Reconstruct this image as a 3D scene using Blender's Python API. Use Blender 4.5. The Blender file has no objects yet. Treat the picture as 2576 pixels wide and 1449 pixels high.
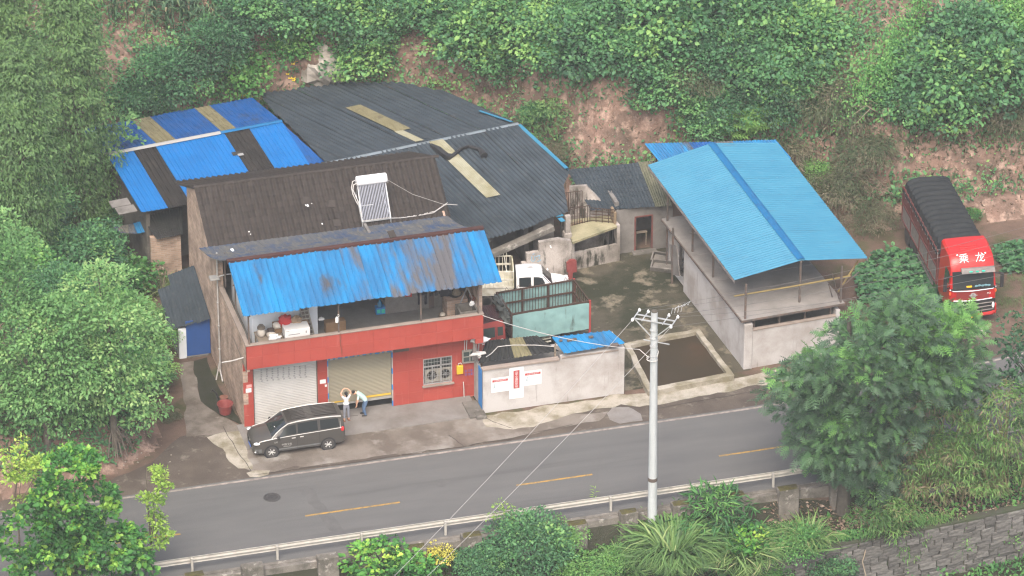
import bpy, bmesh, math, random
import numpy as np
from mathutils import Vector, Matrix, noise
rnd = random.Random(7)
rng = np.random.default_rng(11)
sc = bpy.context.scene
COL = sc.collection
R = math.radians
# ---------------------------------------------------------------- camera, sky, sun, exposure
F_PX, DIST, PITCH, YAW = 11878.0, 240.0, R(29), R(15.5)
ORG = np.array([-12.9036, -13.9106, 0.0])           # ground point of the house corner seen from the aim point
_e = np.array([[math.cos(YAW), math.sin(YAW), 0], [-math.sin(YAW), math.cos(YAW), 0], [0, 0, 1.0]])
CAM = _e @ (np.array([0, -DIST * math.cos(PITCH), DIST * math.sin(PITCH)]) - ORG)
_fw = _e @ np.array([0, math.cos(PITCH), -math.sin(PITCH)])
_rt = _e @ np.array([1.0, 0, 0])
_up = _e @ np.array([0, math.sin(PITCH), math.cos(PITCH)])
def ray(u, v):
 return _fw + _rt * (u - 1287.5) / F_PX - _up * (v - 724.5) / F_PX
def at(u, v, z=0.0):
 """the place on the level plane of height z that a survey point of the photograph shows"""
 d = ray(u, v)
 return Vector(CAM + d * ((z - CAM[2]) / d[2]))
cam_d = bpy.data.cameras.new('camera')
cam_d.sensor_width = 36.0
cam_d.lens = F_PX / 2575.0 * 36.0
cam_d.clip_start, cam_d.clip_end = 5.0, 1500.0
cam = bpy.data.objects.new('camera', cam_d)
COL.objects.link(cam)
cam.location = Vector(CAM)
cam.rotation_euler = (math.pi / 2 - PITCH, 0, -YAW)
sc.camera = cam
SUN_EL, SUN_AZ = R(54), R(202)                      # azimuth measured clockwise from +Y
world = bpy.data.worlds.new('World')
sc.world = world
world.use_nodes = True
wn = world.node_tree
bgn = wn.nodes['Background']
sky = wn.nodes.new('ShaderNodeTexSky')
sky.sky_type = 'NISHITA'
sky.sun_disc = False
sky.sun_elevation = SUN_EL
sky.sun_rotation = SUN_AZ
sky.air_density = 1.0
sky.dust_density = 6.0
sky.ozone_density = 0.6
wn.links.new(sky.outputs[0], bgn.inputs[0])
bgn.inputs[1].default_value = 0.15
sun_d = bpy.data.lights.new('sun', 'SUN')
sun_d.energy = 1.1
sun_d.angle = R(40)
sun_d.color = (1.0, 0.955, 0.89)
sun = bpy.data.objects.new('sun', sun_d)
COL.objects.link(sun)
sun.rotation_euler = Vector((-math.sin(SUN_AZ) * math.cos(SUN_EL), -math.cos(SUN_AZ) * math.cos(SUN_EL), -math.sin(SUN_EL))).to_track_quat('-Z', 'Y').to_euler()
sun.location = (10, 0, 60)
vs = sc.view_settings
vs.view_transform = 'Standard'
vs.look = 'None'
vs.gamma = 1.0
vs.use_curve_mapping = False
vs.exposure = 1.28
sc.cycles.use_denoising = True
sc.cycles.pixel_filter_type = 'BLACKMAN_HARRIS'
sc.cycles.filter_width = 1.25
try:
 sc.cycles.denoiser = 'OPENIMAGEDENOISE'
 sc.cycles.denoising_input_passes = 'RGB_ALBEDO_NORMAL'
except Exception:
 pass
sc.cycles.use_adaptive_sampling = False
sc.cycles.max_bounces = 6
sc.cycles.transparent_max_bounces = 4
sc.cycles.volume_bounces = 0
# ---------------------------------------------------------------- materials
def _n(nt, t, **kw):
 n = nt.nodes.new(t)
 for k, v in kw.items():
  setattr(n, k, v)
 return n
def rgba(c):
 return (c[0], c[1], c[2], 1.0)
def M(name, col, rough=0.8, col2=None, scale=2.0, lo=0.35, hi=0.65, bump=0.0, bscale=25.0, stretch=(1, 1, 1), metal=0.0,
      spec=0.3, col3=None, scale3=0.6, lo3=0.55, hi3=0.7, stretch3=(1, 1, 1), rand=0.0, detail=6.0, coat=0.0, fine=0.0):
 """a weathered surface: base colour, a second and third colour laid in irregular patches, fine grain and relief"""
 m = bpy.data.materials.new(name)
 m.use_nodes = True
 nt = m.node_tree
 b = nt.nodes['Principled BSDF']
 b.inputs['Roughness'].default_value = rough
 b.inputs['Metallic'].default_value = metal
 b.inputs['Specular IOR Level'].default_value = spec
 b.inputs['Coat Weight'].default_value = coat
 b.inputs['Coat Roughness'].default_value = 0.12
 tc = _n(nt, 'ShaderNodeTexCoord')
 out = None
 def patch(prev, c, sc_, lo_, hi_, st, seed):
  mp = _n(nt, 'ShaderNodeMapping')
  mp.inputs['Scale'].default_value = st
  mp.inputs['Location'].default_value = (seed * 3.7, seed * 1.9, seed * 5.1)
  nt.links.new(tc.outputs['Object'], mp.inputs['Vector'])
  nz = _n(nt, 'ShaderNodeTexNoise')
  nz.inputs['Scale'].default_value = sc_
  nz.inputs['Detail'].default_value = detail
  nz.inputs['Roughness'].default_value = 0.62
  nt.links.new(mp.outputs[0], nz.inputs['Vector'])
  rp = _n(nt, 'ShaderNodeMapRange')
  rp.inputs['From Min'].default_value = lo_
  rp.inputs['From Max'].default_value = hi_
  nt.links.new(nz.outputs['Fac'], rp.inputs['Value'])
  mx = _n(nt, 'ShaderNodeMix', data_type='RGBA')
  nt.links.new(rp.outputs[0], mx.inputs['Factor'])
  if prev is None:
   mx.inputs['A'].default_value = rgba(col)
  else:
   nt.links.new(prev, mx.inputs['A'])
  mx.inputs['B'].default_value = rgba(c)
  return mx.outputs['Result']
 if col2 is not None:
  out = patch(out, col2, scale, lo, hi, stretch, 1.0)
 if col3 is not None:
  out = patch(out, col3, scale3, lo3, hi3, stretch3, 2.0)
 if fine > 0:
  nz = _n(nt, 'ShaderNodeTexNoise')
  nz.inputs['Scale'].default_value = 34.0
  nz.inputs['Detail'].default_value = 3.0
  nt.links.new(tc.outputs['Object'], nz.inputs['Vector'])
  mr = _n(nt, 'ShaderNodeMapRange')
  mr.inputs['From Min'].default_value = 0.25
  mr.inputs['From Max'].default_value = 0.75
  mr.inputs['To Min'].default_value = 1.0 - fine
  mr.inputs['To Max'].default_value = 1.0 + fine
  nt.links.new(nz.outputs['Fac'], mr.inputs['Value'])
  mu = _n(nt, 'ShaderNodeMix', data_type='RGBA', blend_type='MULTIPLY')
  mu.inputs['Factor'].default_value = 1.0
  if out is None:
   mu.inputs['A'].default_value = rgba(col)
  else:
   nt.links.new(out, mu.inputs['A'])
  nt.links.new(mr.outputs[0], mu.inputs['B'])
  out = mu.outputs['Result']
 if rand > 0:
  oi = _n(nt, 'ShaderNodeObjectInfo')
  mr = _n(nt, 'ShaderNodeMapRange')
  mr.inputs['To Min'].default_value = 1.0 - rand
  mr.inputs['To Max'].default_value = 1.0 + rand
  nt.links.new(oi.outputs['Random'], mr.inputs['Value'])
  mu = _n(nt, 'ShaderNodeMix', data_type='RGBA', blend_type='MULTIPLY')
  mu.inputs['Factor'].default_value = 1.0
  if out is None:
   mu.inputs['A'].default_value = rgba(col)
  else:
   nt.links.new(out, mu.inputs['A'])
  nt.links.new(mr.outputs[0], mu.inputs['B'])
  out = mu.outputs['Result']
 if out is None:
  b.inputs['Base Color'].default_value = rgba(col)
 else:
  nt.links.new(out, b.inputs['Base Color'])
 if bump > 0:
  nz = _n(nt, 'ShaderNodeTexNoise')
  nz.inputs['Scale'].default_value = bscale
  nz.inputs['Detail'].default_value = 5.0
  mp = _n(nt, 'ShaderNodeMapping')
  mp.inputs['Scale'].default_value = stretch
  nt.links.new(tc.outputs['Object'], mp.inputs['Vector'])
  nt.links.new(mp.outputs[0], nz.inputs['Vector'])
  bp = _n(nt, 'ShaderNodeBump')
  bp.inputs['Strength'].default_value = min(1.0, bump)
  bp.inputs['Distance'].default_value = 0.05
  nt.links.new(nz.outputs['Fac'], bp.inputs['Height'])
  nt.links.new(bp.outputs[0], b.inputs['Normal'])
 return m
def leaf_mat(name, stops, trans=0.25, rough=0.55):
 """leaf colours picked by the leaf's own tint value"""
 m = bpy.data.materials.new(name)
 m.use_nodes = True
 nt = m.node_tree
 b = nt.nodes['Principled BSDF']
 b.inputs['Roughness'].default_value = rough
 b.inputs['Specular IOR Level'].default_value = 0.35
 a = _n(nt, 'ShaderNodeAttribute', attribute_name='tint')
 cr = _n(nt, 'ShaderNodeValToRGB')
 el = cr.color_ramp.elements
 for i, (p, c) in enumerate(stops):
  if i < 2:
   el[i].position = p
  else:
   el.new(p)
  el[i].color = rgba(c)
 oi = _n(nt, 'ShaderNodeObjectInfo')
 ad = _n(nt, 'ShaderNodeMath', operation='MULTIPLY_ADD')
 ad.inputs[1].default_value = 0.40
 nt.links.new(oi.outputs['Random'], ad.inputs[0])
 nt.links.new(a.outputs['Fac'], ad.inputs[2])
 sb = _n(nt, 'ShaderNodeMath', operation='SUBTRACT')
 sb.inputs[1].default_value = 0.20
 nt.links.new(ad.outputs[0], sb.inputs[0])
 nt.links.new(sb.outputs[0], cr.inputs['Fac'])
 nt.links.new(cr.outputs['Color'], b.inputs['Base Color'])
 tr = _n(nt, 'ShaderNodeBsdfTranslucent')
 nt.links.new(cr.outputs['Color'], tr.inputs['Color'])
 mx = _n(nt, 'ShaderNodeMixShader')
 mx.inputs[0].default_value = trans
 nt.links.new(b.outputs[0], mx.inputs[1])
 nt.links.new(tr.outputs[0], mx.inputs[2])
 nt.links.new(mx.outputs[0], nt.nodes['Material Output'].inputs['Surface'])
 return m
def glass_mat(name, col, rough=0.08):
 m = M(name, col, rough=rough, spec=0.6)
 return m
mt = {}
mt['asphalt'] = M('asphalt', (0.088, 0.088, 0.0865), 0.9, (0.112, 0.11, 0.106), 0.8, 0.3, 0.75, 0.25, 60, (0.25, 1.2, 1), spec=.15, col3=(0.066, 0.065, 0.064), scale3=0.5, lo3=0.55, hi3=0.8, stretch3=(0.12, 1.8, 1), fine=0.24)
mt['patch'] = M('dark_patch', (0.082, 0.081, 0.079), 0.9, (0.10, 0.098, 0.095), 2, fine=0.2, spec=.15)
mt['iron'] = M('cast_iron', (0.028, 0.028, 0.029), 0.7, (0.055, 0.052, 0.05), 14, bump=0.4, bscale=30)
mt['line'] = M('worn_white_paint', (0.27, 0.235, 0.205), 0.8, (0.15, 0.132, 0.115), 3.0, 0.4, 0.62, fine=0.2)
mt['dash'] = M('worn_yellow_paint', (0.33, 0.20, 0.045), 0.8, (0.17, 0.125, 0.06), 5.0, 0.42, 0.62, fine=0.2)
mt['apron'] = M('concrete_apron', (0.165, 0.145, 0.124), 0.9, (0.105, 0.088, 0.073), 0.35, 0.40, 0.58, 0.25, 30, col3=(0.215, 0.2, 0.178), scale3=0.7, lo3=0.52, hi3=0.68, fine=0.22, spec=.15)
mt['slab_new'] = M('pale_concrete', (0.185, 0.175, 0.165), 0.9, (0.135, 0.122, 0.11), 0.8, 0.4, 0.65, 0.15, 30, fine=0.12, spec=.15)
mt['shoulder'] = M('road_shoulder', (0.092, 0.076, 0.062), 0.95, (0.066, 0.054, 0.045), 0.6, 0.4, 0.62, 0.5, 18, col3=(0.145, 0.126, 0.105), scale3=1.1, lo3=0.56, hi3=0.66, fine=0.28, spec=.1)
mt['yard'] = M('mossy_yard_concrete', (0.07, 0.062, 0.045), 0.95, (0.027, 0.029, 0.017), 0.33, 0.42, 0.58, 0.4, 20, spec=.1, col3=(0.15, 0.13, 0.095), scale3=0.85, lo3=0.54, hi3=0.64, fine=0.25)
mt['path'] = M('worn_path_concrete', (0.16, 0.14, 0.12), 0.9, (0.09, 0.075, 0.06), 0.8, 0.42, 0.62, 0.3, 25, col3=(0.2, 0.18, 0.155), scale3=0.9, lo3=0.56, hi3=0.64, fine=0.2, spec=.15)
mt['moss_ground'] = M('dark_mossy_ground', (0.034, 0.033, 0.024), 0.95, (0.024, 0.027, 0.015), 1.2, bump=0.4, bscale=18, fine=0.3, spec=.1)
mt['dirt'] = M('packed_dirt', (0.125, 0.085, 0.065), 0.95, (0.08, 0.055, 0.042), 0.5, 0.4, 0.65, 0.6, 14, spec=.1, col3=(0.05, 0.06, 0.025), scale3=0.4, lo3=0.5, hi3=0.65, fine=0.25)
mt['crack'] = M('dark_joint', (0.045, 0.038, 0.032), 1.0)
mt['soil'] = M('red_soil_bank', (0.19, 0.122, 0.095), 0.95, (0.10, 0.072, 0.056), 0.9, 0.36, 0.62, 1.0, 3.5, spec=.1, col3=(0.31, 0.22, 0.175), scale3=1.9, lo3=0.50, hi3=0.66, fine=0.3, detail=10)
mt['block'] = M('mossy_concrete', (0.17, 0.155, 0.135), 0.95, (0.085, 0.078, 0.065), 1.4, 0.4, 0.62, 0.5, 16, col3=(0.30, 0.28, 0.25), scale3=2.2, lo3=0.58, hi3=0.68, fine=0.25)
mt['moss'] = M('yellow_green_moss', (0.07, 0.063, 0.015), 1.0, (0.042, 0.037, 0.02), 4.0, bump=0.6, bscale=22, fine=0.3)
mt['stone'] = M('grey_wall_stone', (0.135, 0.13, 0.122), 0.95, (0.07, 0.067, 0.063), 3.0, 0.4, 0.65, 0.7, 10, rand=0.3, fine=0.2, spec=.1)
mt['mortar'] = M('dark_mortar', (0.05, 0.047, 0.04), 1.0, (0.04, 0.055, 0.025), 1.2)
mt['sheet_stained'] = M('stained_blue_sheet', (0.014, 0.155, 0.34), 0.55, (0.028, 0.105, 0.22), 0.9, 0.4, 0.62, spec=0.2, stretch=(1.3, 0.35, 0.35), col3=(0.085, 0.083, 0.088), scale3=0.42, lo3=0.44, hi3=0.58, stretch3=(2.6, 0.5, 0.5), fine=0.1)
mt['red_tile'] = M('red_facade_tile', (0.30, 0.052, 0.038), 0.55, (0.27, 0.043, 0.032), 1.2, 0.4, 0.7, spec=0.3, rand=0.05, fine=0.05, col3=(0.33, 0.085, 0.07), scale3=1.6, lo3=.58, hi3=.75, stretch3=(2.5, 2.5, .4))
mt['red_wall'] = M('red_painted_wall', (0.28, 0.045, 0.033), 0.6, (0.25, 0.038, 0.03), 0.8, 0.35, 0.7, fine=0.06)
mt['red_joint'] = M('pale_joint', (0.42, 0.13, 0.1), 0.8)
mt['coping'] = M('coping_concrete', (0.26, 0.215, 0.185), 0.85, (0.2, 0.165, 0.14), 1.5, fine=0.1, spec=.15)
mt['white_wall'] = M('white_plaster', (0.62, 0.66, 0.70), 0.8, (0.56, 0.60, 0.64), 0.9, 0.4, 0.7)
mt['grey_wall'] = M('grey_cement', (0.19, 0.178, 0.166), 0.9, (0.125, 0.117, 0.107), 1.0, 0.38, 0.66, 0.2, 20, fine=0.15, spec=.15, col3=(0.075, 0.07, 0.062), scale3=0.9, lo3=0.56, hi3=0.72)
mt['floor'] = M('terrace_floor', (0.17, 0.167, 0.158), 0.9, (0.125, 0.12, 0.112), 0.7, 0.4, 0.65, fine=0.12)
mt['dark'] = M('painted_dark_inside', (0.025, 0.024, 0.022), 0.9)  # near-black colour standing in for the shade inside openings
mt['plaster'] = M('stained_white_plaster', (0.41, 0.395, 0.385), 0.9, (0.29, 0.265, 0.245), 0.5, 0.44, 0.64, 0.15, 18, col3=(0.115, 0.107, 0.09), scale3=0.8, lo3=0.60, hi3=0.76, stretch3=(2.4, 2.4, 0.3), fine=0.1, spec=.1)
mt['plaster_dirty'] = M('dirty_plaster', (0.38, 0.345, 0.315), 0.9, (0.17, 0.152, 0.132), 0.7, 0.40, 0.62, 0.2, 18, spec=.1, col3=(0.04, 0.039, 0.03), scale3=1.1, lo3=0.53, hi3=0.62, stretch3=(1.8, 1.8, 0.5), fine=0.18)
mt['cement_dark'] = M('damp_cement', (0.14, 0.13, 0.117), 0.95, (0.08, 0.074, 0.064), 0.9, 0.4, 0.65, 0.3, 16, spec=.1, col3=(0.22, 0.205, 0.185), scale3=1.3, lo3=0.57, hi3=0.7, fine=0.18)
mt['slab_roof'] = M('grey_slab', (0.215, 0.20, 0.185), 0.92, (0.15, 0.138, 0.127), 0.6, 0.4, 0.65, 0.2, 18, fine=0.14)
mt['rim'] = M('pit_rim_concrete', (0.31, 0.285, 0.24), 0.9, (0.17, 0.152, 0.105), 1.0, 0.42, 0.62, 0.35, 14, fine=0.18, spec=.1)
mt['murky'] = M('murky_pit_water', (0.034, 0.0265, 0.0165), 0.5, (0.042, 0.029, 0.017), 0.4, 0.4, 0.66, 0.05, 6, spec=0.08, col3=(0.06, 0.034, 0.019), scale3=0.25, lo3=0.58, hi3=0.78)
mt['shutter'] = M('white_shutter', (0.43, 0.425, 0.41), 0.6, (0.38, 0.37, 0.35), 0.7, 0.4, 0.7, spec=.2)
mt['shutter_tan'] = M('dusty_tan_shutter', (0.25, 0.225, 0.16), 0.65, (0.20, 0.185, 0.14), 0.8, 0.35, 0.7, stretch=(0.3, 1, 2.5), spec=.2)
mt['yellow_strip'] = M('yellow_strip', (0.55, 0.36, 0.045), 0.6)
mt['print'] = M('grey_print', (0.2, 0.2, 0.2), 0.8)
mt['paper'] = M('white_paper', (0.62, 0.62, 0.615), 0.8, spec=.1)
mt['paper_pink'] = M('pink_paper', (0.62, 0.30, 0.28), 0.8)
mt['poster_red'] = M('poster_red', (0.36, 0.05, 0.05), 0.7)
mt['print_green'] = M('print_green', (0.12, 0.24, 0.28), 0.7)
mt['alu'] = M('aluminium_frame', (0.33, 0.33, 0.32), 0.5, (0.25, 0.245, 0.24), 3, metal=0.2)
mt['galv'] = M('galvanised_steel', (0.55, 0.57, 0.57), 0.45, (0.42, 0.43, 0.43), 4, metal=0.5)
mt['rail'] = M('galvanised_rail', (0.36, 0.345, 0.31), 0.6, (0.28, 0.265, 0.235), 2.5, 0.42, 0.68, metal=0.0, spec=.3)
mt['steel_dark'] = M('dark_steel', (0.075, 0.07, 0.065), 0.7, (0.13, 0.09, 0.07), 3)
mt['rust'] = M('rusty_steel', (0.07, 0.043, 0.032), 0.85, (0.045, 0.03, 0.023), 5, fine=0.2, spec=.15)
mt['grey_box'] = M('grey_steel_box', (0.27, 0.26, 0.225), 0.7, (0.2, 0.185, 0.16), 5, fine=0.15)
mt['yellow_box'] = M('yellow_box', (0.60, 0.36, 0.02), 0.5)
mt['blue_door'] = M('blue_steel_door', (0.018, 0.07, 0.25), 0.55, (0.015, 0.06, 0.21), 1.0)
mt['blue_door2'] = M('bright_blue_door', (0.025, 0.19, 0.48), 0.55)
mt['cable_white'] = M('white_cable', (0.46, 0.45, 0.43), 0.5)
mt['cable_grey'] = M('grey_cable', (0.33, 0.32, 0.305), 0.6)
mt['wire'] = M('dark_wire', (0.12, 0.115, 0.11), 0.6)
mt['pole'] = M('pole_concrete', (0.39, 0.415, 0.42), 0.85, (0.31, 0.33, 0.335), 1.6, 0.4, 0.7, stretch=(3, 3, 0.4), fine=0.1, spec=.15, col3=(0.22, 0.225, 0.22), scale3=0.8, lo3=.6, hi3=.72, stretch3=(2, 2, .15))
mt['band'] = M('brown_band', (0.09, 0.07, 0.06), 0.8)
mt['pvc'] = M('white_pvc', (0.40, 0.39, 0.375), 0.6, (0.30, 0.285, 0.27), 2)
mt['red_plastic'] = M('red_plastic', (0.17, 0.032, 0.030), 0.55, (0.2, 0.05, 0.045), 5)
mt['orange_clay'] = M('faded_orange', (0.20, 0.085, 0.055), 0.85, (0.14, 0.06, 0.042), 6)
mt['ceramic'] = M('glazed_ceramic', (0.5, 0.46, 0.4), 0.35)
mt['wok'] = M('dark_wok', (0.06, 0.055, 0.05), 0.5)
mt['card'] = M('brown_card', (0.24, 0.15, 0.08), 0.85, (0.19, 0.115, 0.06), 3)
mt['cloth_dark'] = M('dark_cloth', (0.018, 0.018, 0.024), 0.9)
mt['cloth_red'] = M('red_cloth', (0.40, 0.03, 0.03), 0.7)
mt['cloth_tan'] = M('tan_cloth', (0.28, 0.2, 0.13), 0.9)
mt['foam'] = M('white_foam_box', (0.58, 0.58, 0.565), 0.8)
mt['plastic_white'] = M('white_plastic_bag', (0.6, 0.6, 0.59), 0.6)
mt['wood'] = M('weathered_wood', (0.24, 0.2, 0.15), 0.9, (0.16, 0.13, 0.1), 4, stretch=(0.5, 3, 3))
mt['bamboo_pole'] = M('yellow_bamboo', (0.2, 0.15, 0.05), 0.6, (0.16, 0.12, 0.05), 3)
mt['green_mesh'] = M('green_wire', (0.02, 0.11, 0.085), 0.6)
def brick_mat(name, c1, c2, cm, sx, sz, mortar=0.012):
 m = bpy.data.materials.new(name)
 m.use_nodes = True
 nt = m.node_tree
 b = nt.nodes['Principled BSDF']
 b.inputs['Roughness'].default_value = 0.92
 b.inputs['Specular IOR Level'].default_value = 0.2
 tc = _n(nt, 'ShaderNodeTexCoord')
 sp = _n(nt, 'ShaderNodeSeparateXYZ')
 nt.links.new(tc.outputs['Object'], sp.inputs[0])
 ad = _n(nt, 'ShaderNodeMath', operation='ADD')
 nt.links.new(sp.outputs['X'], ad.inputs[0])
 nt.links.new(sp.outputs['Y'], ad.inputs[1])
 cb = _n(nt, 'ShaderNodeCombineXYZ')
 nt.links.new(ad.outputs[0], cb.inputs['X'])
 nt.links.new(sp.outputs['Z'], cb.inputs['Y'])
 nw = _n(nt, 'ShaderNodeTexNoise')
 nw.inputs['Scale'].default_value = 3.0
 nt.links.new(tc.outputs['Object'], nw.inputs['Vector'])
 mv = _n(nt, 'ShaderNodeMix', data_type='VECTOR')
 mv.inputs['Factor'].default_value = 0.06
 nt.links.new(cb.outputs[0], mv.inputs['A'])
 nt.links.new(nw.outputs['Color'], mv.inputs['B'])
 bt = _n(nt, 'ShaderNodeTexBrick')
 bt.inputs['Color1'].default_value = rgba(c1)
 bt.inputs['Color2'].default_value = rgba(c2)
 bt.inputs['Mortar'].default_value = rgba(cm)
 bt.inputs['Scale'].default_value = 1.0
 bt.inputs['Brick Width'].default_value = sx
 bt.inputs['Row Height'].default_value = sz
 bt.inputs['Mortar Size'].default_value = mortar
 bt.inputs['Bias'].default_value = 0.1
 nt.links.new(mv.outputs['Result'], bt.inputs['Vector'])
 nz = _n(nt, 'ShaderNodeTexNoise')
 nz.inputs['Scale'].default_value = 1.1
 nz.inputs['Detail'].default_value = 7
 nt.links.new(tc.outputs['Object'], nz.inputs['Vector'])
 mr = _n(nt, 'ShaderNodeMapRange')
 mr.inputs['From Min'].default_value = 0.3
 mr.inputs['From Max'].default_value = 0.7
 mr.inputs['To Min'].default_value = 0.65
 mr.inputs['To Max'].default_value = 1.3
 nt.links.new(nz.outputs['Fac'], mr.inputs['Value'])
 mu = _n(nt, 'ShaderNodeMix', data_type='RGBA', blend_type='MULTIPLY')
 mu.inputs['Factor'].default_value = 1.0
 nt.links.new(bt.outputs['Color'], mu.inputs['A'])
 nt.links.new(mr.outputs[0], mu.inputs['B'])
 nt.links.new(mu.outputs['Result'], b.inputs['Base Color'])
 bp = _n(nt, 'ShaderNodeBump')
 bp.inputs['Strength'].default_value = 0.9
 bp.inputs['Distance'].default_value = 0.03
 nt.links.new(bt.outputs['Fac'], bp.inputs['Height'])
 bp.invert = True
 nt.links.new(bp.outputs[0], b.inputs['Normal'])
 return m
mt['brick'] = brick_mat('rough_brick', (0.50, 0.355, 0.27), (0.33, 0.235, 0.18), (0.38, 0.315, 0.265), 0.30, 0.10, 0.014)
# roof sheets: the paint fades, stains and rusts in streaks that run down the slope
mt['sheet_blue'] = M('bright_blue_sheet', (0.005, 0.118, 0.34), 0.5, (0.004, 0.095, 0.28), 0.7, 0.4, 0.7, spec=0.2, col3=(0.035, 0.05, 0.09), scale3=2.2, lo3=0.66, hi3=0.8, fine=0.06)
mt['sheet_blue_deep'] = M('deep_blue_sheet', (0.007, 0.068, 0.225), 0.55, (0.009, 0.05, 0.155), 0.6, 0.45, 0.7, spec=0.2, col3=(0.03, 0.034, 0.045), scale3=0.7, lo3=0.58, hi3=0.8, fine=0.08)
mt['sheet_porch'] = M('weathered_blue_sheet', (0.013, 0.17, 0.36), 0.5, (0.02, 0.115, 0.25), 0.9, 0.38, 0.6, spec=0.2, stretch=(1.3, 0.35, 0.35), col3=(0.06, 0.055, 0.055), scale3=0.42, lo3=0.565, hi3=0.67, stretch3=(1.5, 0.55, 0.55), fine=0.08)
mt['sheet_faded'] = M('faded_grey_blue_sheet', (0.085, 0.088, 0.09), 0.75, (0.03, 0.055, 0.11), 1.3, 0.46, 0.64, spec=.15, col3=(0.15, 0.138, 0.105), scale3=1.6, lo3=0.52, hi3=0.70, stretch3=(3, 0.8, 0.8), fine=0.15)
mt['sheet_canopy'] = M('light_blue_sheet', (0.035, 0.165, 0.255), 0.55, (0.028, 0.145, 0.235), 0.6, 0.4, 0.65, spec=0.2, col3=(0.05, 0.12, 0.17), scale3=0.9, lo3=.62, hi3=.78, stretch3=(.5, 2.5, 1), fine=.05)
mt['ridge_blue'] = M('ridge_blue', (0.008, 0.105, 0.24), 0.5, (0.01, 0.075, 0.18), 2.0, 0.5, 0.7, spec=.2)
mt['ridge_white'] = M('ridge_white', (0.26, 0.26, 0.25), 0.5)
mt['sheet_dark'] = M('brown_grey_sheet', (0.024, 0.021, 0.019), 0.8, (0.016, 0.0145, 0.0135), 1.5, spec=.15, col3=(0.055, 0.047, 0.037), scale3=1.0, lo3=0.6, hi3=0.78, stretch3=(3, 0.5, 0.5), fine=0.15)
mt['sheet_slate'] = M('slate_tile_sheet', (0.036, 0.047, 0.057), 0.6, (0.025, 0.033, 0.04), 0.8, 0.4, 0.65, spec=0.18, col3=(0.06, 0.066, 0.069), scale3=2.6, lo3=0.58, hi3=0.75, fine=0.2)
mt['sheet_black'] = M('black_corrugated_sheet', (0.015, 0.016, 0.0165), 0.75, (0.026, 0.026, 0.024), 2.0, fine=0.15, spec=.15)
mt['skylight'] = M('yellowed_skylight', (0.175, 0.158, 0.092), 0.7, (0.125, 0.11, 0.058), 2.0, 0.4, 0.65, spec=.1, stretch=(3, 0.5, 1), col3=(0.08, 0.07, 0.042), scale3=1.5, lo3=0.56, hi3=0.70)
mt['skylight_pale'] = M('pale_skylight', (0.27, 0.262, 0.19), 0.65, (0.20, 0.185, 0.11), 1.2, 0.4, 0.65, spec=.15, col3=(0.14, 0.105, 0.06), scale3=0.9, lo3=0.6, hi3=0.75)
mt['roof_tile'] = M('brown_roof_tile', (0.043, 0.036, 0.032), 0.9, (0.032, 0.0275, 0.0245), 4.0, rand=0.16, fine=0.18, spec=.12)
mt['rust_beam'] = M('rust_red_beam', (0.062, 0.027, 0.022), 0.8, (0.048, 0.022, 0.018), 1.5, spec=.15)
mt['tarp_black'] = M('black_tarpaulin', (0.0125, 0.0145, 0.0165), 0.75, (0.02, 0.0225, 0.024), 3.0, fine=0.2, spec=.15)
mt['cab_red'] = M('bright_red_paint', (0.37, 0.012, 0.010), 0.4, (0.34, 0.011, 0.0095), 0.8, coat=0.3, spec=0.3)
mt['cab_maroon'] = M('maroon_paint', (0.19, 0.022, 0.02), 0.4, coat=0.3)
mt['cab_old'] = M('faded_red_paint', (0.30, 0.048, 0.04), 0.55, (0.23, 0.04, 0.035), 1.5, 0.4, 0.65, col3=(0.2, 0.1, 0.08), scale3=2.5, lo3=0.6, hi3=0.75)
mt['cab_old_roof'] = M('dull_maroon_paint', (0.06, 0.023, 0.023), 0.6, (0.045, 0.02, 0.02), 2)
mt['truck_grey'] = M('truck_frame_grey', (0.13, 0.12, 0.115), 0.7, (0.2, 0.17, 0.155), 3)
mt['truck_red_side'] = M('dusty_red_side', (0.13, 0.036, 0.03), 0.75, (0.09, 0.03, 0.027), 1.8)
mt['teal'] = M('teal_tarpaulin', (0.215, 0.36, 0.35), 0.7, (0.17, 0.29, 0.285), 1.2, 0.4, 0.65, spec=.2, col3=(0.08, 0.11, 0.10), scale3=1.4, lo3=0.58, hi3=0.72, stretch3=(2.2, 2.2, 0.6))
mt['black'] = M('black_plastic', (0.02, 0.02, 0.021), 0.5)
mt['tyre'] = M('tyre_rubber', (0.03, 0.03, 0.03), 0.85, (0.07, 0.065, 0.06), 4)
mt['rim_silver'] = M('silver_rim', (0.62, 0.62, 0.60), 0.35, metal=0.4)
mt['chrome'] = M('chrome', (0.75, 0.75, 0.74), 0.2, metal=0.7)
mt['glass'] = glass_mat('dark_glass', (0.018, 0.022, 0.024))
mt['glass_green'] = glass_mat('greenish_glass', (0.045, 0.06, 0.055), 0.12)
mt['lamp'] = M('lamp_lens', (0.75, 0.76, 0.76), 0.15, spec=0.6)
mt['lamp_red'] = M('red_lamp_lens', (0.55, 0.02, 0.025), 0.2)
mt['lamp_amber'] = M('amber_lens', (0.62, 0.1, 0.02), 0.3)
mt['plate_yellow'] = M('yellow_plate', (0.75, 0.42, 0.01), 0.5)
mt['plate_blue'] = M('blue_plate', (0.03, 0.13, 0.5), 0.5)
mt['sticker_teal'] = M('teal_sticker', (0.03, 0.5, 0.36), 0.5)
mt['van'] = M('dark_taupe_paint', (0.05, 0.046, 0.041), 0.4, (0.055, 0.051, 0.046), 1.0, coat=0.3, spec=0.3)
mt['van_roof'] = M('van_roof_paint', (0.024, 0.0215, 0.0185), 0.55, coat=0.1, spec=.2)
mt['van_dust'] = M('dusty_lower_paint', (0.135, 0.14, 0.14), 0.6, (0.10, 0.105, 0.105), 2)
mt['van_silver'] = M('silver_trim', (0.50, 0.49, 0.46), 0.4, metal=0.3)
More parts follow.
